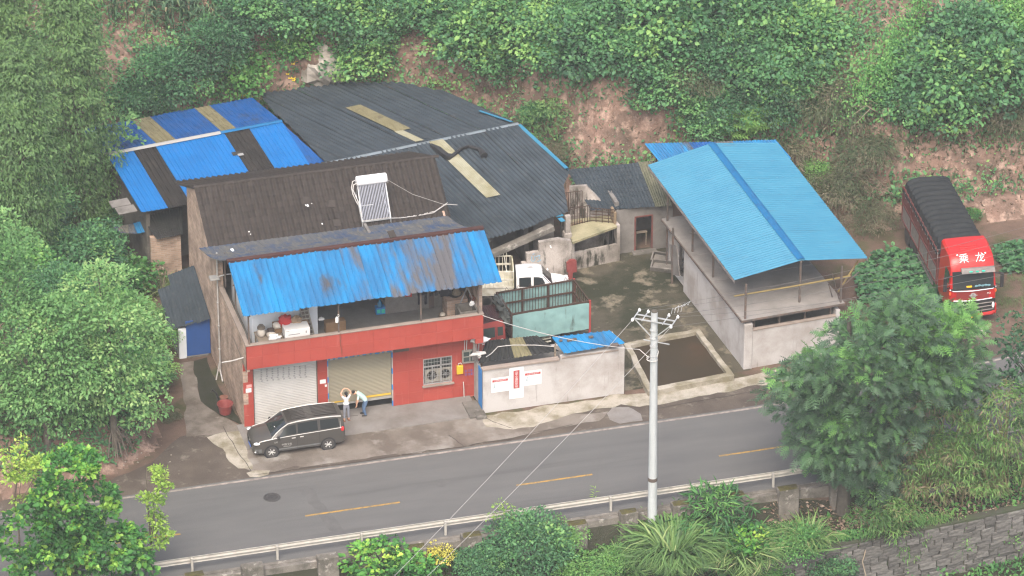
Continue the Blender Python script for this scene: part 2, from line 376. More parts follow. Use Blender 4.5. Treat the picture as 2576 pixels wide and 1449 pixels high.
mt['white_paint'] = M('white_paint', (0.62, 0.62, 0.61), 0.4, coat=0.2)
mt['cream_rail'] = M('dirty_white_rail', (0.62, 0.61, 0.54), 0.6, (0.45, 0.42, 0.33), 4)
mt['skin'] = M('skin', (0.50, 0.29, 0.20), 0.6)
mt['hair'] = M('black_hair', (0.012, 0.011, 0.011), 0.6)
mt['shirt_white'] = M('white_patterned_shirt', (0.62, 0.62, 0.62), 0.85, (0.40, 0.40, 0.43), 12, 0.5, 0.6)
mt['trouser_grey'] = M('grey_trousers', (0.24, 0.25, 0.29), 0.9, (0.20, 0.21, 0.245), 8)
mt['shirt_mint'] = M('pale_mint_shirt', (0.42, 0.58, 0.545), 0.85, (0.38, 0.53, 0.5), 4)
mt['jeans'] = M('blue_jeans', (0.09, 0.15, 0.25), 0.9, (0.065, 0.11, 0.19), 5)
mt['shoe_dark'] = M('dark_shoe', (0.03, 0.028, 0.027), 0.7)
mt['bark'] = M('bark', (0.15, 0.13, 0.105), 0.95, (0.09, 0.075, 0.06), 3, bump=0.6, bscale=12)
mt['bark_dark'] = M('dark_bark', (0.055, 0.05, 0.042), 0.95, (0.09, 0.08, 0.065), 3, bump=0.5, bscale=12)
mt['cane'] = M('bamboo_cane', (0.17, 0.18, 0.07), 0.6, (0.22, 0.18, 0.1), 2)
mt['deadwood'] = M('pale_dead_stems', (0.2, 0.165, 0.12), 0.9)
mt['flower'] = M('yellow_petals', (0.82, 0.60, 0.03), 0.7)
mt['rock_pale'] = M('pale_grey_rock', (0.36, 0.335, 0.30), 0.95, (0.2, 0.18, 0.155), 1.2, 0.4, 0.65, bump=0.6, bscale=6)
mt['lf_hill'] = leaf_mat('hill_shrub_leaves', [(0, (0.038, 0.098, 0.050)), (0.4, (0.075, 0.20, 0.088)), (0.75, (0.13, 0.31, 0.11)), (1, (0.24, 0.42, 0.12))], 0.4)
mt['lf_broad'] = leaf_mat('broadleaf_leaves', [(0, (0.055, 0.15, 0.052)), (0.5, (0.135, 0.30, 0.10)), (0.85, (0.20, 0.385, 0.13)), (1, (0.30, 0.46, 0.17))], 0.42)
mt['lf_cypress'] = leaf_mat('cypress_sprays', [(0, (0.05, 0.105, 0.04)), (0.5, (0.115, 0.225, 0.078)), (0.85, (0.17, 0.30, 0.095)), (1, (0.22, 0.36, 0.11))], 0.35)
mt['lf_fern'] = leaf_mat('feathery_leaves', [(0, (0.045, 0.088, 0.052)), (0.5, (0.08, 0.150, 0.086)), (0.75, (0.095, 0.225, 0.072)), (1, (0.14, 0.32, 0.07))], 0.3)
mt['lf_young'] = leaf_mat('young_tree_leaves', [(0, (0.03, 0.11, 0.03)), (0.45, (0.065, 0.23, 0.045)), (0.75, (0.16, 0.40, 0.06)), (1, (0.46, 0.62, 0.10))], 0.38)
mt['lf_lime'] = leaf_mat('lime_leaves', [(0, (0.12, 0.25, 0.04)), (0.5, (0.27, 0.43, 0.07)), (1, (0.42, 0.54, 0.10))], 0.3)
mt['lf_bamboo'] = leaf_mat('bamboo_leaves', [(0, (0.045, 0.105, 0.032)), (0.45, (0.105, 0.235, 0.062)), (0.72, (0.19, 0.36, 0.09)), (0.88, (0.19, 0.19, 0.095)), (1, (0.25, 0.19, 0.125))], 0.35)
mt['lf_corn'] = leaf_mat('corn_leaves', [(0, (0.03, 0.07, 0.038)), (0.6, (0.065, 0.135, 0.07)), (0.85, (0.11, 0.18, 0.08)), (1, (0.26, 0.2, 0.12))])
mt['lf_grass'] = leaf_mat('grass_blades', [(0, (0.045, 0.10, 0.03)), (0.5, (0.10, 0.20, 0.055)), (0.85, (0.19, 0.29, 0.09)), (1, (0.34, 0.32, 0.17))])
mt['lf_dry'] = leaf_mat('dry_weeds', [(0, (0.065, 0.10, 0.045)), (0.5, (0.13, 0.14, 0.075)), (1, (0.24, 0.195, 0.14))], .3)
mt['lf_vine'] = leaf_mat('vine_leaves', [(0, (0.035, 0.12, 0.04)), (0.5, (0.08, 0.24, 0.06)), (1, (0.20, 0.38, 0.10))], .35)
mt['lf_yellow'] = leaf_mat('yellow_leaves', [(0, (0.36, 0.36, 0.05)), (1, (0.68, 0.60, 0.12))], 0.3)
mt['litter'] = leaf_mat('leaf_litter', [(0, (0.09, 0.06, 0.04)), (0.6, (0.2, 0.14, 0.1)), (1, (0.36, 0.28, 0.22))], 0.0)
# ---------------------------------------------------------------- building helpers
class MB:
 def __init__(s):
  s.v, s.f, s.m = [], [], []
 def add(s, vs, fs, mi=0):
  o = len(s.v)
  s.v += [Vector(p) for p in vs]
  s.f += [tuple(i + o for i in f) for f in fs]
  s.m += [mi] * len(fs)
  return s
 def box(s, lo, hi, mi=0):
  (x0, y0, z0), (x1, y1, z1) = lo, hi
  return s.add([(x0, y0, z0), (x1, y0, z0), (x1, y1, z0), (x0, y1, z0), (x0, y0, z1), (x1, y0, z1), (x1, y1, z1), (x0, y1, z1)],
                     [(0, 3, 2, 1), (4, 5, 6, 7), (0, 1, 5, 4), (1, 2, 6, 5), (2, 3, 7, 6), (3, 0, 4, 7)], mi)
 def bbox(s, lo, hi, b=0.01, mi=0):
  """a box with chamfered vertical and top edges"""
  (x0, y0, z0), (x1, y1, z1) = lo, hi
  def ring(i, z):
   return [(x0 + b, y0 + i, z), (x1 - b, y0 + i, z), (x1 - i, y0 + b, z), (x1 - i, y1 - b, z), (x1 - b, y1 - i, z), (x0 + b, y1 - i, z), (x0 + i, y1 - b, z), (x0 + i, y0 + b, z)]
  vs = ring(0, z0) + ring(0, z1 - b) + [(x0 + b, y0 + b, z1), (x1 - b, y0 + b, z1), (x1 - b, y0 + b, z1), (x1 - b, y1 - b, z1), (x1 - b, y1 - b, z1), (x0 + b, y1 - b, z1), (x0 + b, y1 - b, z1), (x0 + b, y0 + b, z1)]
  fs = [tuple(range(7, -1, -1))]
  for k in range(2):
   for i in range(8):
    j = (i + 1) % 8
    fs.append((k * 8 + i, k * 8 + j, k * 8 + 8 + j, k * 8 + 8 + i))
  fs.append((16, 17, 19, 21))
  return s.add(vs, fs, mi)
 def obox(s, c, ex, ey, ez, mi=0):
  """a box at c with half-extent vectors"""
  c, ex, ey, ez = map(Vector, (c, ex, ey, ez))
  vs = [c + ex * i + ey * j + ez * k for k in (-1, 1) for (i, j) in ((-1, -1), (1, -1), (1, 1), (-1, 1))]
  return s.add(vs, [(0, 3, 2, 1), (4, 5, 6, 7), (0, 1, 5, 4), (1, 2, 6, 5), (2, 3, 7, 6), (3, 0, 4, 7)], mi)
 def bar(s, a, b, w=0.04, h=None, mi=0):
  a, b = Vector(a), Vector(b)
  d = b - a
  L = d.length
  if L < 1e-6:
   return s
  d /= L
  up = Vector((0, 0, 1)) if abs(d.z) < 0.95 else Vector((0, 1, 0))
  x = d.cross(up).normalized()
  y = x.cross(d).normalized()
  return s.obox((a + b) / 2, d * (L / 2), x * (w / 2), y * ((h or w) / 2), mi)
 def prism(s, poly, z0, z1, mi=0):
  n = len(poly)
  g0 = z0 if hasattr(z0, '__len__') else [z0] * n
  g1 = z1 if hasattr(z1, '__len__') else [z1] * n
  vs = [(p[0], p[1], g0[i]) for i, p in enumerate(poly)] + [(p[0], p[1], g1[i]) for i, p in enumerate(poly)]
  fs = [tuple(range(n - 1, -1, -1)), tuple(range(n, 2 * n))]
  fs += [(i, (i + 1) % n, n + (i + 1) % n, n + i) for i in range(n)]
  return s.add(vs, fs, mi)
 def extr(s, prof, axis, a0, a1, mi=0):
  """a closed outline pushed along an axis; prof holds the two other coordinates in order"""
  n = len(prof)
  def mk(p, a):
   q = list(p)
   q.insert(axis, a)
   return q
  vs = [mk(p, a0) for p in prof] + [mk(p, a1) for p in prof]
  fs = [tuple(range(n - 1, -1, -1)), tuple(range(n, 2 * n))]
  fs += [(i, (i + 1) % n, n + (i + 1) % n, n + i) for i in range(n)]
  return s.add(vs, fs, mi)
 def tube(s, pts, r, n=8, mi=0, cap=True):
  pts = [Vector(p) for p in pts]
  rs = r if hasattr(r, '__len__') else [r] * len(pts)
  vs, fs = [], []
  px = None
  for i, p in enumerate(pts):
   d = (pts[min(i + 1, len(pts) - 1)] - pts[max(i - 1, 0)])
   d = d.normalized() if d.length > 1e-9 else Vector((0, 0, 1))
   if px is None:
    up = Vector((0, 0, 1)) if abs(d.z) < 0.9 else Vector((1, 0, 0))
    x = d.cross(up).normalized()
   else:
    x = (px - d * px.dot(d))
    x = x.normalized() if x.length > 1e-6 else d.orthogonal().normalized()
   px = x
   y = d.cross(x)
   for k in range(n):
    t = 2 * math.pi * k / n
    vs.append(p + (x * math.cos(t) + y * math.sin(t)) * rs[i])
  for i in range(len(pts) - 1):
   for k in range(n):
    k2 = (k + 1) % n
    fs.append((i * n + k, i * n + k2, (i + 1) * n + k2, (i + 1) * n + k))
  if cap:
   fs.append(tuple(range(n - 1, -1, -1)))
   fs.append(tuple((len(pts) - 1) * n + k for k in range(n)))
  return s.add(vs, fs, mi)
 def lathe(s, prof, n=20, c=(0, 0, 0), axis=2, mi=0, a0=0.0, a1=2 * math.pi):
  """prof: (radius, height) pairs turned round an axis through c"""
  vs, fs = [], []
  full = abs(a1 - a0 - 2 * math.pi) < 1e-6
  m = n if full else n + 1
  for (r, h) in prof:
   for k in range(m):
    t = a0 + (a1 - a0) * k / n
    p = [r * math.cos(t), r * math.sin(t), h]
    if axis == 0:
     p = [h, r * math.cos(t), r * math.sin(t)]
    elif axis == 1:
     p = [r * math.cos(t), h, r * math.sin(t)]
    vs.append((p[0] + c[0], p[1] + c[1], p[2] + c[2]))
  for i in range(len(prof) - 1):
   for k in range(n):
    k2 = (k + 1) % m
    fs.append((i * m + k, i * m + k2, (i + 1) * m + k2, (i + 1) * m + k))
  if full:
   if prof[0][0] > 1e-5:
    fs.append(tuple(range(m - 1, -1, -1)))
   if prof[-1][0] > 1e-5:
    fs.append(tuple((len(prof) - 1) * m + k for k in range(m)))
  return s.add(vs, fs, mi)
 def grid(s, P, mi=0, flip=False):
  """P[i][j] of points"""
  ni, nj = len(P), len(P[0])
  vs = [p for row in P for p in row]
  fs = []
  for i in range(ni - 1):
   for j in range(nj - 1):
    q = (i * nj + j, i * nj + j + 1, (i + 1) * nj + j + 1, (i + 1) * nj + j)
    fs.append(q[::-1] if flip else q)
  return s.add(vs, fs, mi)
 def blob(s, c, r, n=10, seed=0, amp=0.15, mi=0, squash=1.0, k=1.5):
  c = Vector(c)
  rr = r if hasattr(r, '__len__') else (r, r, r * squash)
  vs, fs = [], []
  m = n // 2 + 1
  for i in range(m + 1):
   th = math.pi * i / m
   for j in range(n):
    ph = 2 * math.pi * j / n
    d = Vector((math.sin(th) * math.cos(ph), math.sin(th) * math.sin(ph), math.cos(th)))
    q = 1 + amp * noise.noise(d * k + Vector((seed * 7.3, seed * 1.7, seed)))
    vs.append(c + Vector((d.x * rr[0], d.y * rr[1], d.z * rr[2])) * q)
  for i in range(m):
   for j in range(n):
    j2 = (j + 1) % n
    fs.append((i * n + j, (i + 1) * n + j, (i + 1) * n + j2, i * n + j2))
  return s.add(vs, fs, mi)
XF = {}                                             # world matrix of every thing and part, by object name
def reg(o, m):
 XF[o.name] = m
 return o
def thing(name, label, cat, loc=(0, 0, 0), rotz=0.0, group=None, kind=None):
 o = bpy.data.objects.new(name, None)
 o.empty_display_size = 0.3
 COL.objects.link(o)
 o.location = loc
 o.rotation_euler = (0, 0, rotz)
 tag(o, label, cat, group, kind)
 return reg(o, Matrix.Translation(Vector(loc)) @ Matrix.Rotation(rotz, 4, 'Z'))
def tag(o, label=None, cat=None, group=None, kind=None):
 if label: o['label'] = label
 if cat: o['category'] = cat
 if group: o['group'] = group
 if kind: o['kind'] = kind
 return o
def mesh(name, mb, mats, smooth=False):
 me = bpy.data.meshes.new(name)
 me.from_pydata([tuple(v) for v in mb.v], [], mb.f)
 for m in (mats if isinstance(mats, (list, tuple)) else [mats]):
  me.materials.append(mt[m] if isinstance(m, str) else m)
 if len(set(mb.m)) > 1:
  me.polygons.foreach_set('material_index', mb.m)
 if smooth:
  me.polygons.foreach_set('use_smooth', [True] * len(me.polygons))
  if smooth != 'all':
   try:
    me.set_sharp_from_angle(angle=R(35))
   except Exception:
    pass
 me.update()
 return me
def obj(name, mb, mats, parent=None, smooth=False, world=False, data=None, loc=None, rotz=0.0, kind=None, label=None):
 """one mesh object; world=True: the points are given in world coordinates"""
 base = XF[parent.name] if parent is not None else Matrix.Identity(4)
 if data is None:
  if world and parent is not None:
   inv = base.inverted()
   mb.v = [inv @ v for v in mb.v]
  data = mesh(name, mb, mats, smooth)
 o = bpy.data.objects.new(name, data)
 COL.objects.link(o)
 if parent is not None:
  o.parent = parent
 mloc = Matrix.Identity(4)
 if loc is not None:
  o.location = loc
  o.rotation_euler = (0, 0, rotz)
  mloc = Matrix.Translation(Vector(loc)) @ Matrix.Rotation(rotz, 4, 'Z')
 if kind: o['kind'] = kind
 if label: o['label'] = label
 return reg(o, base @ mloc)
def solo(name, mb, mats, label, cat, group=None, smooth=False, kind=None):
 """a thing that is one mesh; its origin goes to the middle of its base"""
 lo = Vector((min(v.x for v in mb.v), min(v.y for v in mb.v), min(v.z for v in mb.v)))
 hi = Vector((max(v.x for v in mb.v), max(v.y for v in mb.v), max(v.z for v in mb.v)))
 c = Vector(((lo.x + hi.x) / 2, (lo.y + hi.y) / 2, lo.z))
 mb.v = [v - c for v in mb.v]
 o = obj(name, mb, mats, None, smooth, loc=c)
 return tag(o, label, cat, group, kind)
def struct(name, mb, mats, parent=None, smooth=False):
 o = obj(name, mb, mats, parent, smooth)
 if parent is None:
  o['kind'] = 'structure'
 return o
def kids(o):
 return [c for c in bpy.data.objects if c.parent == o]
def dup(root, loc, rotz=0.0, scale=None, label=None, group=None):
 """a copy of a thing with copies of its parts and sub-parts"""
 r = root.copy()
 COL.objects.link(r)
 r.location = loc
 r.rotation_euler = (0, 0, rotz)
 if scale is not None:
  r.scale = scale if hasattr(scale, '__len__') else (scale,) * 3
 if label: r['label'] = label
 if group: r['group'] = group
 for ch in root.children:
  c = ch.copy()
  COL.objects.link(c)
  c.parent = r
  for g in ch.children:
   d = g.copy()
   COL.objects.link(d)
   d.parent = c
 return r
def text_mb(body, size, origin, ex, ey, off=0.0, mi=0, depth=0.0):
 """flat lettering: centre at origin, ex the reading direction, ey the upright direction"""
 cu = bpy.data.curves.new('lettering', 'FONT')
 cu.body = body
 cu.size = size
 cu.align_x = 'CENTER'
 cu.align_y = 'CENTER'
 cu.resolution_u = 1
 o = bpy.data.objects.new('lettering', cu)
 COL.objects.link(o)
 bpy.context.view_layer.update()
 me = o.evaluated_get(bpy.context.evaluated_depsgraph_get()).to_mesh()
 origin, ex, ey = Vector(origin), Vector(ex).normalized(), Vector(ey).normalized()
 nrm = ex.cross(ey)
 mb = MB()
 mb.add([origin + ex * v.co.x + ey * v.co.y + nrm * off for v in me.vertices], [tuple(p.vertices) for p in me.polygons], mi)
 o.evaluated_get(bpy.context.evaluated_depsgraph_get()).to_mesh_clear()
 bpy.data.objects.remove(o)
 bpy.data.curves.remove(cu)
 return mb
# profiles of roof sheets: height over the width, in metres
def prof_trap(x, per=0.25, h=0.032, top=0.035, run=0.025):
 t = (x % per)
 if t < run: return h * t / run
 if t < run + top: return h
 if t < 2 * run + top: return h * (1 - (t - run - top) / run)
 return 0.0
def cols_trap(w, per=0.25, top=0.035, run=0.025):
 xs = {0.0, w}
 k = 0
 while k * per < w:
  for q in (0, run, run + top, 2 * run + top):
   if k * per + q < w: xs.add(round(k * per + q, 4))
  k += 1
 return sorted(xs)
def sheet_mb(o, e, d, w, l0, l1, kind='trap', per=0.25, h=0.032, step=0.34, jit=0.0, l0b=None, l1b=None, seed=0, thick=0.0):
 """a roof sheet: o start corner, e unit vector across, d unit vector down the slope; length may differ on both sides"""
 o, e, d = Vector(o), Vector(e).normalized(), Vector(d).normalized()
 nrm = e.cross(d)
 if nrm.z < 0: nrm = -nrm
 r = random.Random(seed)
 l0b = l0 if l0b is None else l0b
 l1b = l1 if l1b is None else l1b
 if kind == 'trap':
  xs = cols_trap(w, per, per * 0.17, per * 0.1)
 else:
  n = max(2, int(round(w / per * 6)))
  xs = [w * i / n for i in range(n + 1)]
 def zf(x):
  if kind == 'trap': return prof_trap(x, per, h, per * 0.17, per * 0.1)
  return h * 0.5 * (1 - math.cos(2 * math.pi * x / per))
 lmax = max(l1, l1b) - min(l0, l0b)
 if kind == 'tile':
  n = max(1, int(round(lmax / step)))
  ts = []
  for k in range(n):
   ts += [(k / n, 0.04), ((k + 1) / n - 0.001, 0.0)]
  ts = [(t, z) for t, z in ts]
 else:
  n = max(2, int(lmax / 1.2))
  ts = [(k / n, 0.0) for k in range(n + 1)]
 P = []
 for (t, zo) in ts:
  row = []
  for x in xs:
   q = x / w
   a, b = l0 + (l0b - l0) * q, l1 + (l1b - l1) * q
   s = a + (b - a) * t
   jz = jit * noise.noise(Vector((x * 1.1 + seed * 3.1, s * 0.7, seed * 1.3)))
   zz = zf(x) + (zo if kind != 'tile' else 0.0)
   row.append(o + e * x + d * s + nrm * (zz + jz))
  P.append(row)
 mb = MB()
 mb.grid(P)
 return mb
# ---------------------------------------------------------------- leaves
def unit(a):
 return a / np.maximum(np.linalg.norm(a, axis=1, keepdims=True), 1e-9)
T_BROAD = (np.array([(0, 0, 0), (.45, .30, .07), (1, 0, -.10), (.45, -.30, .07)], float), [(0, 1, 2), (0, 2, 3)])
T_BIG = (np.array([(0, 0, 0), (.25, .36, .06), (.62, .34, .05), (1, 0, -.16), (.62, -.34, .05), (.25, -.36, .06)], float), [(0, 1, 2), (0, 2, 3), (0, 3, 4), (0, 4, 5)])
T_LANCE = (np.array([(0, 0, 0), (.4, .085, .02), (1, 0, -.22), (.4, -.085, .02)], float), [(0, 1, 2), (0, 2, 3)])
T_SPRAY = (np.array([(0, 0, 0), (.5, .17, .05), (.95, .26, -.18), (.62, .02, 0), (1.1, 0, -.32), (.95, -.24, -.2), (.5, -.17, .05)], float), [(0, 1, 3), (1, 2, 3), (0, 3, 6), (3, 5, 6), (3, 2, 4)])
def _frond(n=5):
 vs, fs = [], []
 for k in range(n):
  x = .12 + .8 * k / (n - 1)
  L = .34 * math.sin(.5 + 2.3 * (k + .6) / n) + .06
  zz = .12 * x - .42 * x * x
  for sg in (1, -1):
   i = len(vs)
   vs += [(x - .08, 0, zz), (x + .12, sg * .03, zz), (x + .19, sg * L * 1.1, zz - .1 * L)]
   fs.append((i, i + 1, i + 2) if sg > 0 else (i, i + 2, i + 1))
 i = len(vs)
 vs += [(.86, .07, -.2), (1.14, 0, -.42), (.86, -.07, -.2)]
 fs.append((i, i + 2, i + 1))
 return (np.array(vs, float), fs)
T_FROND = _frond()
def _blade():
 vs, fs = [], []
 for k, (x, z, w) in enumerate(((0, 0, .022), (.22, .42, .020), (.52, .66, .015), (.84, .62, .008))):
  vs += [(x, w, z), (x, -w, z)]
  if k:
   i = 2 * k
   fs += [(i - 2, i - 1, i + 1), (i - 2, i + 1, i)]
 i = len(vs)
 vs.append((1.08, 0, .42))
 fs.append((i - 2, i - 1, i))
 return (np.array(vs, float), fs)
T_BLADE = _blade()
def _corn():
 vs, fs = [], []
 for k, (x, z, w) in enumerate(((0, 0, .05), (.3, .34, .075), (.65, .36, .06), (.92, .12, .03))):
  vs += [(x, w, z), (x, -w, z)]
  if k:
   i = 2 * k
   fs += [(i - 2, i - 1, i + 1), (i - 2, i + 1, i)]
 return (np.array(vs, float), fs)
T_CORN = _corn()
def leaf_mesh(name, mat, P, D, N, S, T, tint):
 """P leaf roots, D pointing directions, N upper sides, S sizes, T the leaf shape, tint 0..1"""
 tv, tf = T
 n, k = len(P), len(tv)
 D = unit(D)
 Y = unit(np.cross(N, D))
 Z = np.cross(D, Y)
 V = P[:, None, :] + S[:, None, None] * (tv[None, :, 0, None] * D[:, None, :] + tv[None, :, 1, None] * Y[:, None, :] + tv[None, :, 2, None] * Z[:, None, :])
 V = V.reshape(-1, 3)
 tf = np.array(tf, int)
 Fc = (np.arange(n)[:, None, None] * k + tf[None]).reshape(-1, 3)
 me = bpy.data.meshes.new(name)
 me.vertices.add(len(V))
 me.vertices.foreach_set('co', V.astype(np.float32).ravel())
 me.loops.add(Fc.size)
 me.loops.foreach_set('vertex_index', Fc.astype(np.int32).ravel())
 me.polygons.add(len(Fc))
 me.polygons.foreach_set('loop_start', np.arange(0, Fc.size, 3, dtype=np.int32))
 me.polygons.foreach_set('loop_total', np.full(len(Fc), 3, np.int32))
 me.update(calc_edges=True)
 a = me.attributes.new('tint', 'FLOAT', 'POINT')
 a.data.foreach_set('value', np.repeat(np.clip(tint, 0, 1), k).astype(np.float32))
 me.materials.append(mt[mat])
 return me
def rdirs(n):
 return unit(rng.normal(size=(n, 3)))
def crown_points(clumps, per, spread=1.0, droop=0.0, out=0.6, upn=0.9):
 """clumps: (centre xyz, radius, tint); gives leaf roots, directions, normals and tints spread over each clump's outer part"""
 P, D, N, Tn = [], [], [], []
 cc = np.mean([c[0] for c in clumps], axis=0)
 for (c, r, tn) in clumps:
  c = np.array(c, float)
  m = max(4, int(per * r * r))
  d = rdirs(m)
  d[:, 2] = np.where(d[:, 2] < -0.25, -d[:, 2] * 0.6, d[:, 2])
  d = unit(d)
  rad = r * (0.55 + 0.5 * rng.random(m)) * spread
  p = c + d * rad[:, None] * np.array([1.0, 1.0, 0.72])
  ax = unit(d * out + unit((c - cc)[None, :] + 1e-6) * 0.35 + rng.normal(size=(m, 3)) * 0.45)
  ax[:, 2] -= droop
  nn = unit(d * 0.5 + np.array([0, 0, upn]) + rng.normal(size=(m, 3)) * 0.35)
  P.append(p); D.append(ax); N.append(nn)
  Tn.append(tn + rng.normal(size=m) * 0.14)
 return np.concatenate(P), np.concatenate(D), np.concatenate(N), np.concatenate(Tn)
def blob_clumps(n, rx, ry, z0, z1, r0, r1, seed=0, fill=0.35, tint=0.5, tv=0.18, shape=1.0, top=0.0):
 """clump centres near the skin of an uneven egg-shaped volume"""
 r = random.Random(seed)
 out = []
 for i in range(n):
  t = (i + 0.5) / n
  h = t ** shape
  ph = i * 2.39996 + r.uniform(-.4, .4)
  prof = math.sqrt(max(0.02, 1 - (2 * h - 0.9) ** 2 / 1.25)) if shape else 1
  q = (1.0 if r.random() > fill else r.uniform(.25, .8)) * r.uniform(.78, 1.12)
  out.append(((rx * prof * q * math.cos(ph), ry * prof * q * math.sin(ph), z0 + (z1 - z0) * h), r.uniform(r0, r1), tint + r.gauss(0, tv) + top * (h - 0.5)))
 return out
def trunk_mb(h, r0, limbs=(), lean=(0, 0), n=8, seed=0, wob=0.12):
 r = random.Random(seed)
 pts, rs = [], []
 for k in range(7):
  t = k / 6
  pts.append((lean[0] * t + r.uniform(-wob, wob) * t, lean[1] * t + r.uniform(-wob, wob) * t, -0.4 + (h + 0.4) * t))
  rs.append(r0 * (1.25 if k == 0 else 1.0) * (1 - 0.72 * t))
 mb = MB()
 mb.tube(pts, rs, n)
 for (t, tip) in limbs:
  k = min(5, int(t * 6))
  a = Vector(pts[k]).lerp(Vector(pts[k + 1]), t * 6 - k)
  b = Vector(tip)
  m1 = a.lerp(b, .35) + Vector((r.uniform(-.2, .2), r.uniform(-.2, .2), (b - a).length * .08))
  m2 = a.lerp(b, .7) + Vector((r.uniform(-.2, .2), r.uniform(-.2, .2), (b - a).length * .07))
  rr = r0 * (1 - 0.7 * t) * .55
  mb.tube([a, m1, m2, b], [rr, rr * .75, rr * .5, rr * .18], 6)
 return mb
# ---------------------------------------------------------------- terrain
FOOT = [(-140, -3.0), (-12, -3.2), (-8.5, -3.0), (-6.3, -2.3), (-4.6, -0.4), (-3.5, 2.6), (-2.75, 6.0), (-2.7, 9.0), (-3.4, 12.0), (-4.3, 16.0), (-4.5, 20.0), (-3.0, 24.5),
  (1.0, 27.0), (7.0, 28.6), (12.0, 28.7), (16.4, 27.0), (18.6, 24.6), (20.4, 21.3), (21.9, 17.6), (24.6, 16.6), (26.2, 17.2), (31.0, 16.4), (32.6, 13.2), (34.6, 10.9), (40.0, 10.6), (46.0, 9.6), (60.0, 8.0), (140, 4.0)]
_F = np.array(FOOT, float)
def foot_dist(X, Y):
 """distance beyond the foot of the hill, positive up the hill"""
 best = np.full(X.shape, 1e9)
 for i in range(len(_F) - 1):
  a, b = _F[i], _F[i + 1]
  ab = b - a
  t = np.clip(((X - a[0]) * ab[0] + (Y - a[1]) * ab[1]) / (ab @ ab), 0, 1)
  best = np.minimum(best, np.hypot(X - a[0] - t * ab[0], Y - a[1] - t * ab[1]))
 poly = np.vstack([_F, [(140, -400), (-140, -400)]])
 ins = np.zeros(X.shape, bool)
 j = len(poly) - 1
 for i in range(len(poly)):
  xi, yi = poly[i]; xj, yj = poly[j]
  c = ((yi > Y) != (yj > Y)) & (X < (xj - xi) * (Y - yi) / (yj - yi + 1e-12) + xi)
  ins ^= c
  j = i
 return np.where(ins, -best, best)
def sst(a, b, x):
 t = np.clip((x - a) / (b - a), 0, 1)
 return t * t * (3 - 2 * t)
def vnoise(X, Y, s, seed=0.0):
 return np.array([noise.noise(Vector((x * s + seed, y * s - seed * .7, seed * 2.3))) for x, y in zip(X.ravel(), Y.ravel())]).reshape(X.shape)
def road_mid(x):
 return -8.7 + np.where(x > 22, 0.0055 * (np.clip(x, 22, 46) - 22) ** 2, 0) + np.where(x > 46, 0.264 * (x - 46), 0)
def height(X, Y, n1, n2, n3):
 d = foot_dist(X, Y) + n1 * 0.9 + n2 * 0.35
 left = sst(-1.0, -5.0, X) * sst(22.0, 16.0, Y)
 right = sst(30.0, 34.0, X)
 hb = 4.6 * sst(0.0, 2.4, d) + 0.62 * np.maximum(0, d - 1.6) + 0.4 * np.maximum(0, n2) * sst(0, 3, d)
 hl = 2.3 * sst(0.0, 1.3, d) + 0.26 * np.maximum(0, d - 1.0)
 hr = 1.0 * sst(0.0, 0.5, d) + 2.2 * sst(1.7, 2.5, d) + 1.6 * sst(2.5, 5.0, d) + 0.62 * np.maximum(0, d - 4.2)
 h = hb * (1 - left) * (1 - right) + hl * left + hr * right * (1 - left)
 h = np.where(d > 0, h, 0) + np.where(d > 0.6, n3 * 0.22, 0)
 mid = road_mid(X)
 s = mid - 3.9 - Y                                # metres beyond the road's outer kerb
 terr = sst(19.5, 21.5, X)
 lo = -1.25 * sst(0.0, 0.3, s) - 0.52 * np.maximum(0, s - 0.9)
 lt = -1.35 * sst(0.0, 0.3, s) - 0.1 * np.clip(s - 0.3, 0, 2.2) - 2.75 * sst(2.72, 2.78, s) - 0.12 * np.maximum(0, s - 3)
 hf = lo * (1 - terr) + lt * terr
 hf = np.where(s > 0.3, hf + n3 * 0.16 * sst(0.3, 1.2, s), hf)
 h = np.where(s > 0, hf, h)
 return np.where((d <= 0) & (s <= 0), -0.03, h), d, s
def _axis(lo, hi, a, b, fine):
 c = list(np.arange(a, b + 1e-6, fine))
 x = a
 st = fine
 left = []
 while x > lo:
  st *= 1.35
  x -= st
  left.append(x)
 right = []
 x, st = b, fine
 while x < hi:
  st *= 1.35
  x += st
  right.append(x)
 return np.array(left[::-1] + c + right)
GX, GY = _axis(-120, 130, -19, 52, 0.3), _axis(-70, 120, -17.5, 40, 0.3)
XX, YY = np.meshgrid(GX, GY, indexing='ij')
N1, N2, N3 = vnoise(XX, YY, 0.22, 3.0), vnoise(XX, YY, 0.75, 9.0), vnoise(XX, YY, 0.55, 17.0)
HH, DD, SS = height(XX, YY, N1, N2, N3)
def hz(x, y):
 i = min(max(int(np.searchsorted(GX, x)) - 1, 0), len(GX) - 2)
 j = min(max(int(np.searchsorted(GY, y)) - 1, 0), len(GY) - 2)
 u, v = (x - GX[i]) / (GX[i + 1] - GX[i]), (y - GY[j]) / (GY[j + 1] - GY[j])
 return float(HH[i, j] * (1 - u) * (1 - v) + HH[i + 1, j] * u * (1 - v) + HH[i, j + 1] * (1 - u) * v + HH[i + 1, j + 1] * u * v)
def on_land(u, v, lift=0.0):
 """the point of the terrain that a survey point of the photograph shows"""
 d = ray(u, v)
 t = (24.0 - CAM[2]) / d[2]
 p = CAM + d * t
 for _ in range(900):
  if p[2] <= hz(p[0], p[1]) + lift:
   break
  p = p + d * (0.12 / np.linalg.norm(d))
 return Vector((p[0], p[1], hz(p[0], p[1])))
mb = MB()
ni, nj = XX.shape
me = bpy.data.meshes.new('terrain')
V = np.stack([XX, YY, HH], -1).reshape(-1, 3)
idx = np.arange(ni * nj).reshape(ni, nj)
Q = np.stack([idx[:-1, :-1], idx[1:, :-1], idx[1:, 1:], idx[:-1, 1:]], -1).reshape(-1, 4)
me.vertices.add(len(V)); me.vertices.foreach_set('co', V.astype(np.float32).ravel())
